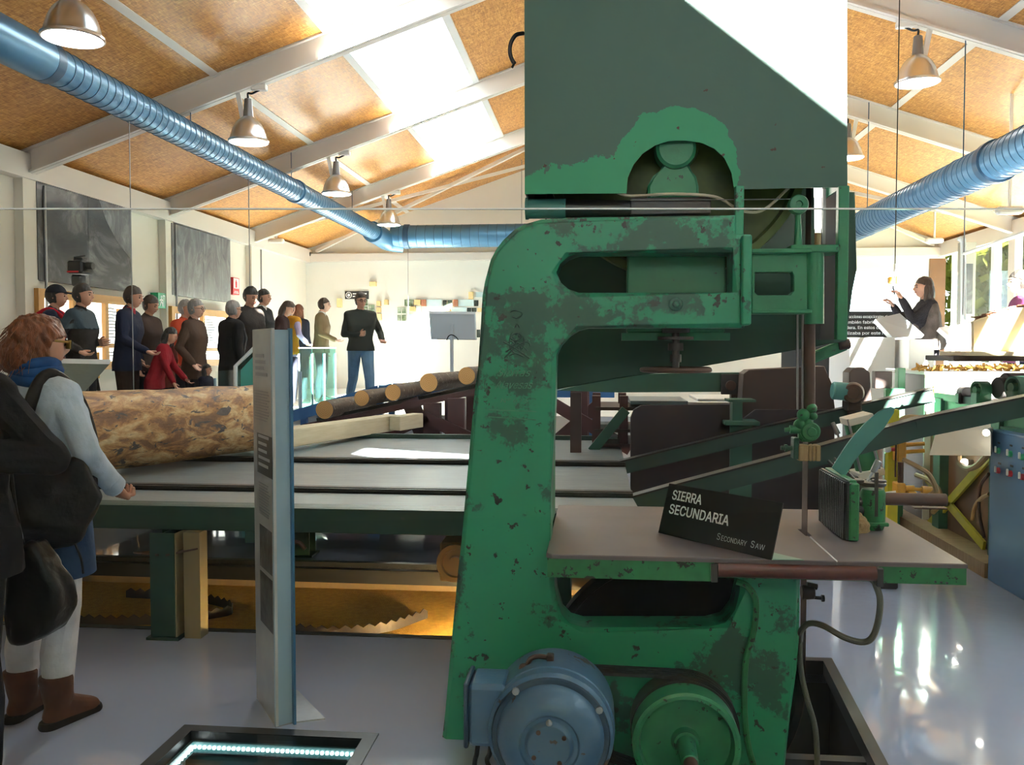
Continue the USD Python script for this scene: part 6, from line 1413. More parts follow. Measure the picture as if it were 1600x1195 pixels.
def head_mesh(n=3):
    m = trimesh.creation.icosphere(n, 1.0); d = m.vertices.copy(); x, y, z = d.T
    R = np.array([0.074, 0.094, 0.116]); v = d * R
    jaw = np.clip(-z, 0, 1)
    v[:, 0] *= 1 - 0.30 * jaw ** 1.3
    v[:, 1] = np.where((y < 0), v[:, 1] * (1 - 0.42 * jaw), v[:, 1] * (1 - 0.10 * jaw))
    v[:, 1] += 0.012 * jaw * (y > -0.2)
    front = np.clip(y, 0, 1)
    v[:, 1] += front * (0.024 * np.exp(-((x / 0.14) ** 2 + ((z + 0.16) / 0.17) ** 2)) + 0.006 * np.exp(-((x / 0.5) ** 2 + ((z - 0.16) / 0.10) ** 2))
                        - 0.008 * np.exp(-(((np.abs(x) - 0.36) / 0.16) ** 2 + ((z - 0.02) / 0.11) ** 2)) + 0.008 * np.exp(-((x / 0.22) ** 2 + ((z + 0.48) / 0.07) ** 2)) + 0.012 * np.exp(-((x / 0.25) ** 2 + ((z + 0.82) / 0.16) ** 2)))
    m.vertices = v
    return m
HEAD = head_mesh(4); HEADM = to_man(HEAD)
def xf(man, R, t): return man.transform(np.c_[np.asarray(R, float), np.asarray(t, float)])
def rx(a): c, s = math.cos(a), math.sin(a); return np.array([[1, 0, 0], [0, c, -s], [0, s, c]])
def rz_(a): c, s = math.cos(a), math.sin(a); return np.array([[c, -s, 0], [s, c, 0], [0, 0, 1]])
def ry(a): c, s = math.cos(a), math.sin(a); return np.array([[c, 0, s], [0, 1, 0], [-s, 0, c]])
def hand(w, e, side, curl=0.8, s=1.0):
    """palm, four unequal bent fingers and a thumb from the wrist w, forearm coming from e"""
    d = w - e; d /= np.linalg.norm(d); a = np.cross(d, (0, 1, 0.2)); a /= np.linalg.norm(a); n = np.cross(a, d)   # a: across the palm, n: palm side
    out = [hull([w, w + d * 0.03 + a * 0.022, w + d * 0.03 - a * 0.022, w + d * 0.085 + a * 0.030, w + d * 0.085 - a * 0.032], np.array([0.024, 0.019, 0.019, 0.013, 0.013]) * s, 8)]
    for k, L in enumerate((0.036, 0.043, 0.041, 0.032)):
        b = w + d * 0.086 + a * (0.03 - 0.0205 * k); d1 = d * math.cos(curl * 0.6) + n * math.sin(curl * 0.6); d2 = d * math.cos(curl * 1.5) + n * math.sin(curl * 1.5)
        c1 = b + d1 * L; c2 = c1 + d2 * L * 0.85
        out += [hull([b - d * 0.012, c1], [0.0095 * s, 0.0088 * s], 8), hull([c1, c2], [0.0088 * s, 0.0072 * s], 8)]
    tb = w + d * 0.028 + a * 0.022 * side; td = d * 0.62 + a * 0.6 * side + n * 0.45; td /= np.linalg.norm(td); t2 = d * 0.85 + a * 0.25 * side + n * 0.45; t2 /= np.linalg.norm(t2)
    out += [hull([tb, tb + td * 0.04], [0.013 * s, 0.0105 * s], 8), hull([tb + td * 0.04, tb + td * 0.04 + t2 * 0.032], [0.0105 * s, 0.0085 * s], 8)]
    return m3.Manifold.batch_boolean(out, m3.OpType.Add)
ARMS = {'down': ((0.05, -0.02, -0.285), (0.0, 0.06, -0.245)), 'belly': ((0.06, -0.03, -0.27), (-0.17, 0.19, 0.0)), 'fwd': ((0.05, 0.02, -0.275), (-0.04, 0.24, -0.03)), 'raise': ((0.03, 0.17, -0.20), (-0.05, 0.15, 0.20)),
        'reach': ((0.05, 0.17, -0.22), (-0.02, 0.20, -0.12)), 'back': ((0.07, -0.12, -0.26), (-0.08, -0.04, -0.24)), 'pocket': ((0.10, -0.06, -0.27), (-0.06, 0.14, -0.19)), 'bent': ((0.14, -0.10, -0.23), (-0.02, 0.21, -0.12)), 'up': ((0.02, 0.2, -0.16), (-0.02, 0.12, 0.23))}
def person(label, x, y, zf, yaw, H, top=(0.02, 0.02, 0.03), legs=(0.02, 0.02, 0.025), shoes=(0.02, 0.015, 0.012), hair='hair_brown', style='short', skin='skin', arms=('down', 'down'), lean=0.0, head=(0.0, 0.0), hem=0.84, bulk=0.024, female=False,
           step=0.0, group=None, face=True, extras=None, edge=0.034, top2=None, bald=False, sleeves=True, curl=0.8):
    s = H / 1.76
    P = lambda p: np.array(p, float)
    sw = 0.155 if female else 0.175; hw = 0.098 if female else 0.09
    hip = P((0, 0, 0.94)); RL_ = rx(-lean)
    up = lambda p: hip + RL_ @ (P(p) - hip)
    chw = 0.085 if female else 0.10
    J = dict(waL=up((-0.065, 0, 1.09)), waR=up((0.065, 0, 1.09)), chL=up((-chw, 0.012, 1.29)), chR=up((chw, 0.012, 1.29)), shL=up((-sw, -0.01, 1.435)), shR=up((sw, -0.01, 1.435)), nk0=up((0, -0.012, 1.47)), nk1=up((0, 0.008, 1.565)),
             hiL=P((-hw, 0, 0.93)), hiR=P((hw, 0, 0.93)))
    for i, sd in ((0, -1), (1, 1)):
        k = 'LR'[i]; a = ARMS[arms[i]] if isinstance(arms[i], str) else arms[i]
        S = J['sh' + k]; J['el' + k] = S + RL_ @ (P(a[0]) * (sd, 1, 1)); J['wr' + k] = J['el' + k] + RL_ @ (P(a[1]) * (sd, 1, 1))
        f = step * (1 if i == 0 else -1)
        J['kn' + k] = P((sd * (hw + 0.003), 0.02 + 0.16 * f + 0.0, 0.50)); J['an' + k] = P((sd * (hw + 0.005), -0.02 + (0.34 * f if f > 0 else 0.42 * f), 0.085 + (0.10 * -f if f < 0 else 0)))
        J['to' + k] = J['an' + k] + (sd * 0.03, 0.15, -0.055)
    def chain(g, tor, arm, leg, parts_='tal'):
        o = []; c1 = 0.095 if not female else 0.088
        if 't' in parts_:
            o.append(hull([J['hiL'], J['hiR'], J['waL'], J['waR']], [0.095 + g * tor] * 2 + [0.088 + g * tor] * 2)); o.append(hull([J['waL'], J['waR'], J['chL'], J['chR']], [0.088 + g * tor] * 2 + [c1 + g * tor] * 2))
            o.append(hull([J['chL'], J['chR'], J['shL'], J['shR'], J['nk0']], [c1 + g * tor] * 2 + [0.055 + g * tor * 0.8] * 2 + [0.055 + g * 0.5]))
            if female and lean < 0.3:
                for sd in (-1, 1): o.append(hull([up((sd * 0.07, 0.075, 1.27))], [0.06 + g * 0.6]))
        for k in 'LR':
            if 'a' in parts_: o += [hull([J['sh' + k], J['el' + k]], [0.053 + g * arm, 0.041 + g * arm]), hull([J['el' + k], J['wr' + k]], [0.041 + g * arm, 0.029 + g * arm])]
            if 'l' in parts_: o += [hull([J['hi' + k], J['kn' + k]], [0.088 + g * leg, 0.057 + g * leg]), hull([J['kn' + k], J['kn' + k] * 0.55 + J['an' + k] * 0.45 + (0, -0.025, 0), J['an' + k]], [0.055 + g * leg, 0.052 + g * leg, 0.038 + g * leg])]
        return o
    add = lambda l: m3.Manifold.batch_boolean(l, m3.OpType.Add)
    body = chain(0, 1, 1, 1) + [hull([J['nk0'], J['nk1']], [0.056, 0.052])]
    for k in 'LR': body.append(hull([J['an' + k] - (0, 0.03, 0.03), J['an' + k], J['to' + k]], [0.035, 0.036, 0.026]))
    Bm = to_man(sm(add(body), edge, 10))
    RH = RL_ @ rz_(-head[0]) @ rx(-head[1] + (lean * 0.6 if lean else 0)); hc = J['nk1'] + RL_ @ P((0, 0.018, 0.085))
    Hd = xf(HEADM, RH, hc); ears = []
    for sd in (-1, 1): ears.append(xf(hull([(0, 0, 0.022), (0, -0.008, -0.02)], [0.011, 0.008], 8).scale((0.6, 1.2, 1)), RH, hc + RH @ P((sd * 0.074, -0.008, 0.0))))
    hands = [hand(J['wr' + k], J['el' + k], 1 if k == 'L' else -1, curl) for k in 'LR']
    Bm = add([Bm, Hd] + ears + hands)
    t = thing('person', label, 'person', group, loc=(x, y, zf), rz=-yaw)
    def put(name, man, m, smooth=50, lbl=None):
        if hasattr(man, 'to_mesh'):
            mm = man.to_mesh(); man = trimesh.Trimesh(mm.vert_properties[:, :3], mm.tri_verts, process=False)
        man = trimesh.Trimesh(np.asarray(man.vertices) * s, man.faces, process=False)
        return part(name, man, m, t, smooth, label=lbl)
    put('body', Bm, skin)
    # trousers, shoes, top
    tr_ = add(chain(0.016, 1, 1, 1, 'l') + [hull([J['hiL'], J['hiR'], (-0.06, 0, 1.02), (0.06, 0, 1.02)], [0.105, 0.105, 0.09, 0.09])])
    tr_ = to_man(sm(tr_, edge, 6)).trim_by_plane((0, 0, 1), 0.075)
    if legs is not None: put('trousers', tr_, cloth(legs))
    sh = []
    for k in 'LR': sh.append(hull([J['an' + k] - (0, 0.035, 0.042), J['an' + k] - (0, 0, 0.0), J['to' + k], J['to' + k] - (0, 0.06, 0)], [0.043, 0.045, 0.032, 0.036]))
    if shoes is not None: put('shoes', sm(add(sh), 0.03, 4), cloth(shoes, 0.5))
    g = bulk
    tp_ = chain(g, 1.0, 0.55, 0, 'ta' if sleeves else 't') + [hull([J['nk0'], J['nk0'] + RL_ @ P((0, 0.0, 0.035))], [0.066, 0.066])]
    if hem < 0.9: tp_.append(hull([J['hiL'], J['hiR'], (-hw, 0, hem - 0.05), (hw, 0, hem - 0.05)], [0.10 + g] * 2 + [0.104 + g] * 2))
    T = sm(add(tp_), edge, 8)
    nn = meshkit.fbm(T.vertices * 9 + x, 3, 2) - 0.5
    T.vertices = T.vertices + T.vertex_normals * (nn * 0.022)[:, None]
    T = to_man(T).trim_by_plane((0, 0, 1), hem)
    put('jacket', T, cloth(top))
    if top2: 
        yk = up((0, 0, 1.30)); nrm = RL_ @ P((0, 0, 1)); b_ = to_man(sm(add(chain(g + 0.006, 1.0, 0.58, 0, 'ta')), edge, 8)).trim_by_plane([float(q) for q in nrm], float(nrm @ yk)); put('jacket_yoke', b_, cloth(top2))
    # hair
    def hp(c, r, n=12): return xf(m3.Manifold.sphere(1.0, 40).scale(r), RH, hc + RH @ P(c))
    if not bald:
        cap = hp((0, -0.010, 0.020), (0.083, 0.102, 0.112))
        cut = xf(m3.Manifold.cube((0.3, 0.2, 0.3), True), RH @ rx(0.35), hc + RH @ P((0, 0.148 if style != 'long' else 0.15, -0.085)))
        low = xf(m3.Manifold.cube((0.4, 0.4, 0.3), True), RH, hc + RH @ P((0, 0, -0.232 if style == 'short' else -0.30)))
        side = xf(m3.Manifold.cube((0.4, 0.12, 0.16), True), RH, hc + RH @ P((0, 0.075, -0.075)))
        hh = cap - cut - low - side
        if style == 'long':
            lo = [hp((0, -0.05, -0.06), (0.092, 0.075, 0.13)), hull([hc + RH @ P((-0.065, -0.02, 0)), hc + RH @ P((-0.08, -0.02, -0.16)), hc + RH @ P((0.065, -0.02, 0)), hc + RH @ P((0.08, -0.02, -0.16)), hc + RH @ P((0, -0.08, -0.2))], [0.03, 0.035, 0.03, 0.035, 0.04])]
            hh = add([hh] + lo) - cut - xf(m3.Manifold.cube((0.12, 0.2, 0.34), True), RH, hc + RH @ P((0, 0.11, -0.125)))
        ht = sm(hh, 0.014, 3); nn = meshkit.fbm(ht.vertices * (60, 60, 14) + x * 3, 3, 4) - 0.5
        ht.vertices = ht.vertices + ht.vertex_normals * (nn * 0.018)[:, None]
        put('hair', ht, hair, 60)
    else:
        ring = hp((0, -0.014, -0.01), (0.079, 0.098, 0.098)) - xf(m3.Manifold.cube((0.4, 0.4, 0.2), True), RH, hc + RH @ P((0, 0, 0.135))) - xf(m3.Manifold.cube((0.4, 0.3, 0.4), True), RH, hc + RH @ P((0, 0.15, 0))) - xf(m3.Manifold.cube((0.4, 0.4, 0.2), True), RH, hc + RH @ P((0, 0, -0.15)))
        put('hair', sm(ring, 0.014, 2), hair, 60)
    if face:
        e = G()
        for sd in (-1, 1): e.ball(hc + RH @ P((sd * 0.029, 0.081, 0.006)), 0.0085, n=1); e.tube([hc + RH @ P((sd * 0.014, 0.094, 0.026)), hc + RH @ P((sd * 0.03, 0.092, 0.031)), hc + RH @ P((sd * 0.045, 0.082, 0.026))], 0.0042, 6)
        put('eyes', e.mesh(), 'eye_dark'); put('mouth', G().tube([hc + RH @ P((-0.021, 0.086, -0.053)), hc + RH @ P((0, 0.0945, -0.052)), hc + RH @ P((0.021, 0.086, -0.053))], 0.0048, 6).mesh(), 'lip')
    ctx = dict(t=t, put=put, J=J, hc=hc, RH=RH, up=up, add=add, chain=chain, P=P, RL=RL_, s=s, edge=edge)
    if extras: extras(ctx)
    return ctx
def glasses(c, m='eye_dark'):
    g = G(); hc, RH, P = c['hc'], c['RH'], c['P']
    for sd in (-1, 1):
        g.tube([hc + RH @ P((sd * 0.032 + 0.021 * math.cos(a), 0.097, 0.004 + 0.017 * math.sin(a))) for a in np.linspace(0, 2 * np.pi, 16, endpoint=False)], 0.0028, 6, closed=True); g.tube([hc + RH @ P((sd * 0.054, 0.094, 0.008)), hc + RH @ P((sd * 0.079, 0.0, 0.010))], 0.003, 6)
    g.tube([hc + RH @ P((-0.012, 0.099, 0.006)), hc + RH @ P((0.012, 0.099, 0.006))], 0.0028, 6); c['put']('glasses', g.mesh(), m)
def collar(c, m, r=0.075): c['put']('collar', sm(c['add']([hull([c['J']['nk0'] + c['RL'] @ c['P']((0.03 * math.cos(a), 0.03 * math.sin(a), 0.0)), c['J']['nk0'] + c['RL'] @ c['P']((0.036 * math.cos(a), 0.036 * math.sin(a), 0.05))], [0.045, 0.035], 8) for a in np.linspace(0, 6.28, 9)[:-1]]), 0.03, 4), m)
def stand(px_, ytop, Yp, label, yaw, H=None, zf=None, **k):
    zf = (PL if px_ < 800 and Yp < 12.2 else PZ) if zf is None else zf
    p = at(px_, ytop, Y=Yp); kw = dict(k); H = H or (p[2] - zf) / 0.985
    return person(label, p[0], Yp, zf, math.radians(yaw), H, group=kw.pop('group', 'visitors on the walkway'), **kw)
BLK, NVY, BRN = (0.014, 0.013, 0.015), (0.012, 0.016, 0.04), (0.04, 0.026, 0.02)
def cap_extra(c):
    hc, RH, P = c['hc'], c['RH'], c['P']
    cp = xf(m3.Manifold.sphere(1.0, 40).scale((0.088, 0.106, 0.105)), RH, hc + RH @ P((0, -0.006, 0.028))) - xf(m3.Manifold.cube((0.4, 0.4, 0.3), True), RH, hc + RH @ P((0, 0, -0.11)))
    br = xf(hull([(-0.06, 0.08, 0), (0.06, 0.08, 0), (0, 0.16, -0.012)], [0.008, 0.008, 0.01]), RH, hc + RH @ P((0, 0.0, 0.045)))
    c['put']('cap', sm(cp, 0.02, 2), cloth((0.015, 0.016, 0.025))); c['put']('cap_brim', br, cloth((0.015, 0.016, 0.025)))
    J, up = c['J'], c['up']
    bp_ = sm(hull([up((-0.13, -0.16, 1.40)), up((0.13, -0.16, 1.40)), up((-0.14, -0.2, 1.05)), up((0.14, -0.2, 1.05)), up((0, -0.24, 1.2))], [0.05] * 4 + [0.04]), 0.03, 4); c['put']('backpack', bp_, cloth((0.03, 0.02, 0.03)))
    g = G()
    for sd in (-1, 1): g.tube(spline([up((sd * 0.10, -0.19, 1.42)), up((sd * 0.115, -0.02, 1.515)), up((sd * 0.11, 0.13, 1.38)), up((sd * 0.14, 0.10, 1.12))], 5), 0.02, 8)
    g.tube(spline([up((-0.12, -0.25, 1.42)), up((0, -0.27, 1.40)), up((0.12, -0.25, 1.42))], 5), 0.016, 6).tube(spline([up((0.03, -0.285, 1.38)), up((0.05, -0.29, 1.2)), up((0.06, -0.285, 1.02))], 5), 0.036, 8)
    c['put']('straps', g.mesh(), cloth((0.55, 0.012, 0.03)))
stand(84, 451, 8.7, 'person in a dark cap with a red-strapped backpack, leftmost of the crowd', 70, top=(0.02, 0.022, 0.045), hair='hair_black', extras=cap_extra)
stand(126, 449, 8.5, 'dark-haired person in a dark jacket with slate shoulders, right of the capped one', 82, top=(0.022, 0.018, 0.018), top2=(0.045, 0.065, 0.08), hair='hair_black', arms=('belly', 'bent'), head=(0.1, 0))
stand(196, 452, 9.25, 'person in a navy jumper with red collar leaning a hand forward behind the lectern', 80, top=NVY, legs=(0.035, 0.018, 0.014), arms=('pocket', ((0.10, 0.06, -0.25), (0.0, 0.24, -0.10))), hair='hair_brown', lean=0.08, head=(0.1, 0.12), extras=lambda c: collar(c, cloth((0.35, 0.02, 0.03))))
stand(228, 466, 10.1, 'balding short-haired person in dark brown looking down behind the navy jumper', 95, top=(0.06, 0.035, 0.028), hair='hair_brown', head=(0, 0.3), lean=0.05)
stand(240, 519, 9.35, 'dark long-haired person in a red jacket stooping beneath the exit sign', 75, H=1.36, top=(0.30, 0.012, 0.022), hair='hair_black', style='long', female=True, lean=0.30, head=(0.3, 0.2), arms=('reach', ((0.04, 0.14, -0.22), (0.0, 0.16, -0.18))), face=False)
stand(256, 515, 9.85, 'short reddish-haired person half hidden behind the red jacket', 90, H=1.34, top=(0.25, 0.05, 0.03), hair='hair_red', style='long', female=True, lean=0.12, arms=('down', 'belly'), face=False)
stand(288, 473, 10.7, 'person in an orange-red jacket almost hidden behind the grey-haired one', 100, top=(0.55, 0.07, 0.03), hair='hair_grey')
stand(303, 472, 9.9, 'grey-haired person with glasses and a brown jacket looking right', 88, top=(0.085, 0.05, 0.035), hair='hair_grey', skin='skin_pale', arms=('down', 'pocket'), extras=glasses, hem=0.78, head=(0.0, 0.06))
stand(362, 474, 10.4, 'grey-haired person in a long black coat seen from behind beside the red wall sign', 40, top=BLK, hair='hair_grey', hem=0.62, bulk=0.04, arms=('down', 'down'), extras=glasses)
stand(389, 453, 11.2, 'tall person with dark stubble in a dark brown coat looking down', 105, top=(0.032, 0.024, 0.022), hair='hair_black', head=(0.25, 0.32), hem=0.7, bulk=0.034)
stand(410, 456, 12.6, 'person in a black suit jacket with white collar behind the tall one', 95, top=BLK, hair='hair_black', extras=lambda c: collar(c, cloth((0.7, 0.7, 0.7))))
stand(430, 471, 13.4, 'person with dark brown hair leaning down left of the yellow vest', 85, H=1.72, top=(0.035, 0.014, 0.014), hair='hair_brown', style='long', female=True, lean=0.25, head=(0.2, 0.3), face=False)
def vest(c):
    b_ = sm(c['add'](c['chain'](0.036, 1.0, 0.5, 0, 't')), c['edge'], 8); c['put']('vest', to_man(b_).trim_by_plane((0, 0, 1), 0.86), cloth((0.52, 0.24, 0.02)))
stand(449, 474, 13.8, 'person in a mustard yellow vest over a lilac shirt seen from behind', 20, top=(0.42, 0.36, 0.55), hair='hair_brown', extras=vest, face=False, bulk=0.016, legs=(0.03, 0.03, 0.05), arms=('fwd', 'bent'), lean=0.06)
stand(466, 479, 14.6, 'brown-haired person behind the yellow vest, seen from behind', 15, top=(0.03, 0.03, 0.05), hair='hair_auburn', style='long', female=True, face=False)
stand(501, 469, 15.0, 'person in a tan jacket holding a hand out over the glass balustrade', 85, top=(0.20, 0.135, 0.07), hair='hair_brown', skin='skin_pale', arms=('down', ((0.06, 0.05, -0.26), (0.0, 0.24, -0.10))), lean=0.05, extras=lambda c: collar(c, cloth((0.7, 0.7, 0.7))))
stand(563, 461, 12.45, 'person in glasses, dark jumper and jeans striding alone before the far wall', 150, top=(0.035, 0.04, 0.035), legs=(0.12, 0.22, 0.33), hair='hair_brown', skin='skin', arms=('bent', 'belly'), step=0.75, extras=glasses, head=(-0.15, 0.1), hem=0.92, group='visitors on the walkway')
p = at(322, 572, Y=9.4)
person('small dark-haired child in a navy coat behind the right end of the big log', p[0], 9.4, PL, math.radians(95), 0.92, top=(0.012, 0.014, 0.028), hair='hair_black', style='long', face=True, arms=('down', 'fwd'), group='visitors on the walkway')
def shawl(c):
    up, P = c['up'], c['P']
    a = sm(c['add']([hull([up((-0.17, -0.02, 1.42)), up((0.17, -0.02, 1.42)), up((0, -0.03, 1.5)), up((-0.24, -0.03, 0.95)), up((0.24, -0.03, 0.95)), up((0, 0.12, 1.1)), up((0, -0.17, 1.0))], [0.06, 0.06, 0.06, 0.06, 0.06, 0.06, 0.06])]), 0.035, 6)
    nn = meshkit.fbm(a.vertices * (12, 12, 3), 3, 8) - 0.5; a.vertices = a.vertices + a.vertex_normals * (nn * 0.05)[:, None]
    c['put']('shawl', to_man(a).trim_by_plane((0, 0, 1), 0.93), cloth((0.14, 0.11, 0.10), c2=(0.06, 0.045, 0.04)))
    g = G().tube([c['J']['wrL'] + (0.0, 0.08, 0.06), c['J']['wrL'] + (0.0, 0.10, 0.16)], 0.007, 6); c['put']('stylus', g.mesh(), 'black_paint')
stand(1447, 438, 10.55, 'woman in a grey-brown patterned shawl raising a hand before the right window', 272, top=(0.03, 0.025, 0.03), hair='hair_brown', style='long', female=True, arms=('up', 'raise'), extras=shawl, group='visitors at the right')
def cam_extra(c):
    w = (c['J']['wrL'] + c['J']['wrR']) / 2 + (0, 0.08, 0.02); c['put']('held_camera', G().obox(w, (0.13, 0.05, 0.09), None, 0.01).cyl(w, w + (0, 0.09, -0.01), 0.035, n=16).mesh(), 'black_paint')
stand(1597, 428, 8.95, 'person in a plum top holding a black camera at the right edge', 275, top=(0.10, 0.016, 0.06), hair='hair_black', female=True, arms=('fwd', 'fwd'), skin='skin_pale', extras=cam_extra, group='visitors at the right')
# video camera on a tripod behind the crowd
vc = thing('video_camera', 'dark professional video camera on a tripod above the slate-shouldered person', 'camera')
VY_ = 9.6; c = at(123, 420, Y=VY_); q = at(123, 437, Y=VY_)
part('camera_body', G().box(c[0] - 0.09, c[0] + 0.10, VY_ - 0.1, VY_ + 0.14, c[2] - 0.06, c[2] + 0.09, 0.02).cyl(c + (0.10, 0, 0.03), c + (0.18, 0, 0.03), 0.045, n=18, b=0.005).box(c[0] - 0.05, c[0] + 0.06, VY_ - 0.03, VY_ + 0.03, c[2] + 0.09, c[2] + 0.13, 0.01).bar(c + (-0.05, 0, 0.13), c + (0.09, 0, 0.15), 0.025, 0.02), 'black_paint', vc)
part('red_strip', G().box(c[0] - 0.08, c[0] + 0.06, VY_ - 0.105, VY_ - 0.1, c[2] - 0.05, c[2] - 0.03), 'sign_red', vc, smooth=False)
part('fluid_head', G().box(c[0] - 0.07, c[0] + 0.06, VY_ - 0.06, VY_ + 0.06, c[2] - 0.2, c[2] - 0.07, 0.02), 'black_paint', vc)
for a in (0.5, 2.6, 4.7): part('tripod_leg', G().cyl((c[0], VY_, c[2] - 0.2), (c[0] + 0.28 * math.cos(a), VY_ + 0.28 * math.sin(a), PL), 0.02, n=8), 'black_rubber', vc)

# ---------------------------------------------------------------- the two women in front
def near_red(c):
    J, up, P, put, add, hc, RH = c['J'], c['up'], c['P'], c['put'], c['add'], c['hc'], c['RH']
    # big loose auburn hair gathered at the back
    hs = add([xf(m3.Manifold.sphere(1.0, 40).scale((0.102, 0.115, 0.118)), RH, hc + RH @ P((0, -0.016, 0.026))), xf(m3.Manifold.sphere(1.0, 32).scale((0.095, 0.085, 0.09)), RH, hc + RH @ P((-0.01, -0.075, -0.045))), xf(m3.Manifold.sphere(1.0, 32).scale((0.06, 0.05, 0.06)), RH, hc + RH @ P((-0.01, -0.12, -0.03)))])
    hs = hs - xf(m3.Manifold.cube((0.4, 0.2, 0.3), True), RH @ rx(0.3), hc + RH @ P((0, 0.16, -0.09))) - xf(m3.Manifold.cube((0.4, 0.14, 0.2), True), RH, hc + RH @ P((0, 0.085, -0.085)))
    ht = sm(hs, 0.009, 3)
    n1 = meshkit.fbm(ht.vertices @ rx(0.5) * (55, 55, 12), 4, 14) - 0.5; n2 = meshkit.fbm(ht.vertices * 11, 2, 5) - 0.5
    ht.vertices = ht.vertices + ht.vertex_normals * (n1 * 0.030 + n2 * 0.03)[:, None]
    put('hair', ht, 'hair_auburn', 70)
    r4 = np.random.default_rng(9); g = G()
    for k in range(70):
        d = r4.normal(size=3); d[1] = -abs(d[1]) * 0.9; d /= np.linalg.norm(d); a = hc + RH @ (P((0, -0.03, 0.01)) + d * (0.098, 0.12, 0.115))
        g.tube(spline([a, a + RH @ (d * 0.012 + P((0, -0.01, -0.03))), a + RH @ (d * 0.02 + P((0, -0.018, -0.075)) + r4.normal(size=3) * 0.012)], 3), np.linspace(0.0035, 0.0008, 7), 5)
    put('hair_strands', g.mesh(), 'hair_auburn')
    put('hair_clip', G().obox(hc + RH @ P((0.03, -0.085, 0.085)), (0.03, 0.012, 0.014), RH, 0.003).mesh(), 'lamp_white')
    # sunglasses
    g = G()
    for sd in (-1, 1):
        g.tube([hc + RH @ P((sd * 0.056, 0.088, 0.016)), hc + RH @ P((sd * 0.081, 0.0, 0.020))], 0.005, 6); g.obox(hc + RH @ P((sd * 0.034, 0.098, 0.006)), (0.048, 0.008, 0.040), RH, 0.003)
    g.tube([hc + RH @ P((-0.058, 0.094, 0.020)), hc + RH @ P((0.058, 0.094, 0.020))], 0.0045, 6)
    put('sunglasses', g.mesh(), cloth((0.35, 0.22, 0.06), 0.3, 0.0)); g = G()
    for sd in (-1, 1): g.obox(hc + RH @ P((sd * 0.036, 0.104, 0.004)), (0.046, 0.004, 0.036), RH, 0.0015)
    put('lens', g.mesh(), 'eye_dark')
    # blue wound scarf
    b = J['nk0'] + P((0, 0.005, 0.045))
    for k, (z, r) in enumerate(((-0.015, 0.088), (0.018, 0.083), (0.05, 0.075))):
        put('scarf_fold', G().tube([b + c['RL'] @ P((r * math.cos(a), r * 0.95 * math.sin(a) + 0.006, z + 0.008 * math.sin(2 * a + k))) for a in np.linspace(0, 2 * np.pi, 26, endpoint=False)], 0.026, 9, closed=True).mesh(), cloth((0.02, 0.10, 0.30), c2=(0.014, 0.04, 0.12)))
    # denim skirt and bag with strap
    pr = [(0.19, 1.0), (0.21, 0.93), (0.222, 0.86), (0.23, 0.74), (0.235, 0.65), (0.225, 0.65), (0.215, 0.74)]
    m = G().lathe(pr, (0, 0, 0), (0, 0, 1), 40).mesh(); m.vertices = m.vertices * (1.0, 0.86, 1) ; put('skirt', m, cloth((0.025, 0.055, 0.12)))
    bg = sm(add([hull([P((0.06, -0.22, 1.14)), P((0.27, -0.06, 1.14)), P((0.08, -0.23, 0.90)), P((0.27, -0.08, 0.86)), P((0.12, -0.13, 0.83)), P((0.28, -0.0, 1.0)), P((0.2, -0.2, 0.95))], [0.045, 0.045, 0.05, 0.05, 0.05, 0.05, 0.06])]), 0.02, 6)
    nn = meshkit.fbm(bg.vertices * 8, 3, 6) - 0.5; bg.vertices = bg.vertices + bg.vertex_normals * (nn * 0.03)[:, None]
    put('shoulder_bag', bg, cloth((0.014, 0.013, 0.014), 0.5))
    g = G().tube(spline([P((0.12, -0.2, 1.15)), up((0.09, -0.12, 1.40)), up((0.10, -0.03, 1.525)), up((0.13, 0.09, 1.42)), P((0.2, 0.1, 1.22)), P((0.27, 0.02, 1.05))], 6), 0.026, 8).tube(spline([P((0.30, -0.1, 0.82)), P((0.33, -0.1, 0.76)), P((0.34, -0.1, 0.70))], 4), 0.005, 6)
    put('bag_strap', g.mesh(), cloth((0.014, 0.013, 0.014), 0.5))
    w = J['wrR']; e = J['elR']; d = (w - e) / np.linalg.norm(w - e)
    put('cuff', G().cyl(w - d * 0.05, w + d * 0.012, 0.047, 0.050, n=20, b=0.004).mesh(), cloth((0.50, 0.60, 0.74)))
    bt = []
    for k in 'LR':
        a = J['an' + k]; bt.append(sm(add([hull([a + (0, -0.015, 0.16), a + (0, 0, 0.02)], [0.075, 0.062]).trim_by_plane((0, 0, -1), -(a[2] + 0.135)), hull([a - (0, 0.03, 0.04), a, J['to' + k]], [0.045, 0.055, 0.038])]), 0.02, 3))
    put('boots', trimesh.util.concatenate(bt), cloth((0.115, 0.042, 0.02), 0.55, c2=(0.06, 0.025, 0.015)))
    so = []
    for k in 'LR': so.append(hull([J['an' + k] * (1, 1, 0) + (0, -0.05, 0.012), J['to' + k] * (1, 1, 0) + (0, 0.01, 0.012)], [0.045, 0.04]).trim_by_plane((0, 0, 1), 0.0))
    put('soles', add(so).trim_by_plane((0, 0, -1), -0.03), cloth((0.02, 0.015, 0.012), 0.5))
pw = at(70, 1122, Z=0)
RW = person('woman with loose auburn hair in a pale denim jacket, blue scarf and white leggings', pw[0], pw[1], 0.0, math.radians(14), 1.67, top=(0.56, 0.66, 0.80), legs=(0.66, 0.66, 0.69), shoes=None, bald=True, hair='hair_auburn', style='short', skin='skin', arms=('pocket', ((0.13, 0.0, -0.25), (-0.03, 0.17, -0.16))), female=True,
            hem=0.93, bulk=0.03, edge=0.018, curl=1.7, extras=near_red, head=(0.42, 0.05), group=None)
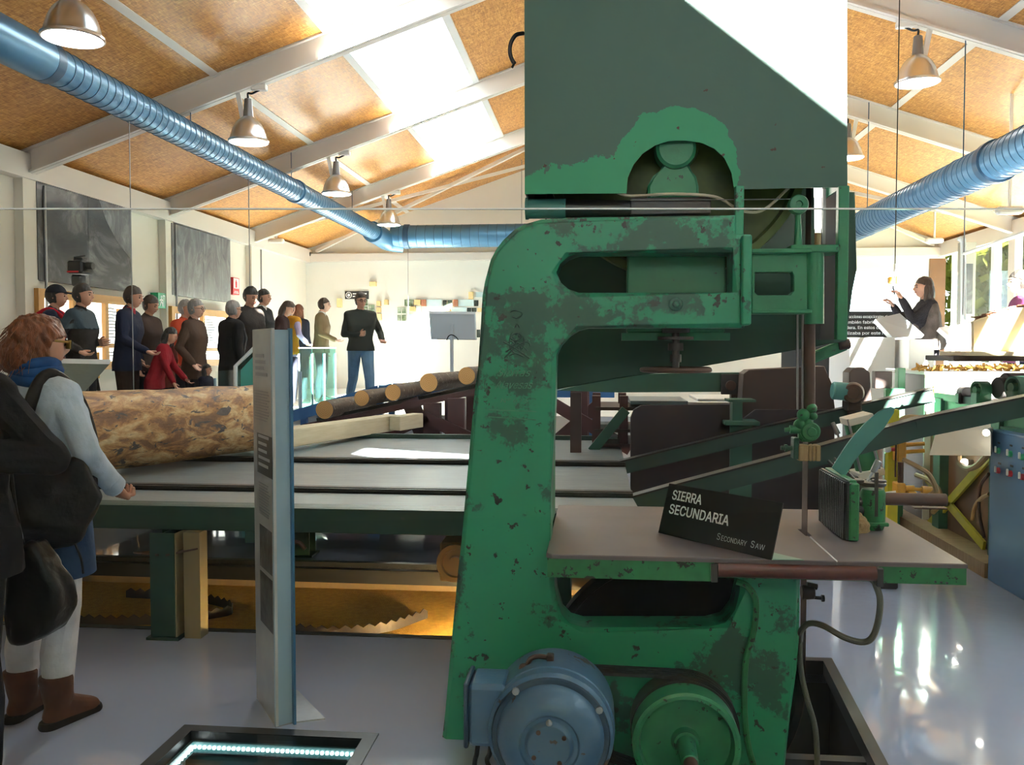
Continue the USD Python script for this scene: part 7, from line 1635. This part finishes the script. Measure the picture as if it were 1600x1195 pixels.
def near_black(c):
    J, up, P, put, add, hc, RH = c['J'], c['up'], c['P'], c['put'], c['add'], c['hc'], c['RH']
    sc_ = sm(add([hull([P((-0.10, 0, 1.0)), P((0.10, 0, 1.0)), P((-0.08, 0, 0.62)), P((0.08, 0, 0.62))], [0.10, 0.10, 0.09, 0.09])]), 0.03, 4); put('coat_skirt', sc_, cloth((0.010, 0.009, 0.011)))
PB_ = at(-88, 700, Y=2.75)
person('person in a black coat with folded arms, cut off by the left edge', PB_[0], 2.75, 0.0, math.radians(165), 1.70, top=(0.010, 0.009, 0.011), legs=BLK, hair='hair_brown', style='long', female=True, arms=(((0.20, 0.03, -0.22), (-0.24, 0.13, 0.03)), ((0.11, -0.01, -0.27), (-0.25, 0.19, 0.06))), bulk=0.05, hem=0.80, edge=0.02, extras=near_black)
# black handbag with ring hanging at the arm of the person in black
hbY = 2.95
hb = thing('handbag', 'drooping black leather handbag with a metal ring hanging at the left edge', 'handbag')
P_ = lambda x, y, dy=0.0: at(x, y, Y=hbY + dy)
pts = [P_(30, 862), P_(45, 858), P_(84, 925), P_(86, 950), P_(78, 975), P_(50, 995), P_(22, 998), P_(14, 960), P_(20, 900)]
bm = sm(hull(pts + [p + (0, 0.09, 0) for p in pts], [0.02] * len(pts) * 2), 0.018, 6); nn = meshkit.fbm(bm.vertices * (22, 22, 6), 3, 6) - 0.5; bm.vertices = bm.vertices + bm.vertex_normals * (nn * 0.03)[:, None]
part('bag', bm, cloth((0.013, 0.012, 0.012), 0.4), hb, smooth=60)
g = G().tube(spline([P_(38, 862, 0.05), P_(30, 835, 0.05), P_(20, 780, 0.05), P_(10, 700, 0.05), P_(0, 650, 0.06)], 5), 0.012, 8).tube(spline([P_(36, 862, 0.05), P_(50, 880, 0.02), P_(70, 920, 0.0)], 5), 0.008, 6); part('strap', g, cloth((0.013, 0.012, 0.012), 0.4), hb)
c = P_(25, 838, 0.02); part('ring', G().tube([c + (0.024 * math.cos(a), 0, 0.03 * math.sin(a)) for a in np.linspace(0, 6.283, 24, endpoint=False)], 0.0035, 6, closed=True), 'steel', hb)
part('stud', G().ball(P_(35, 865, -0.03), 0.006, n=1), 'steel', hb)
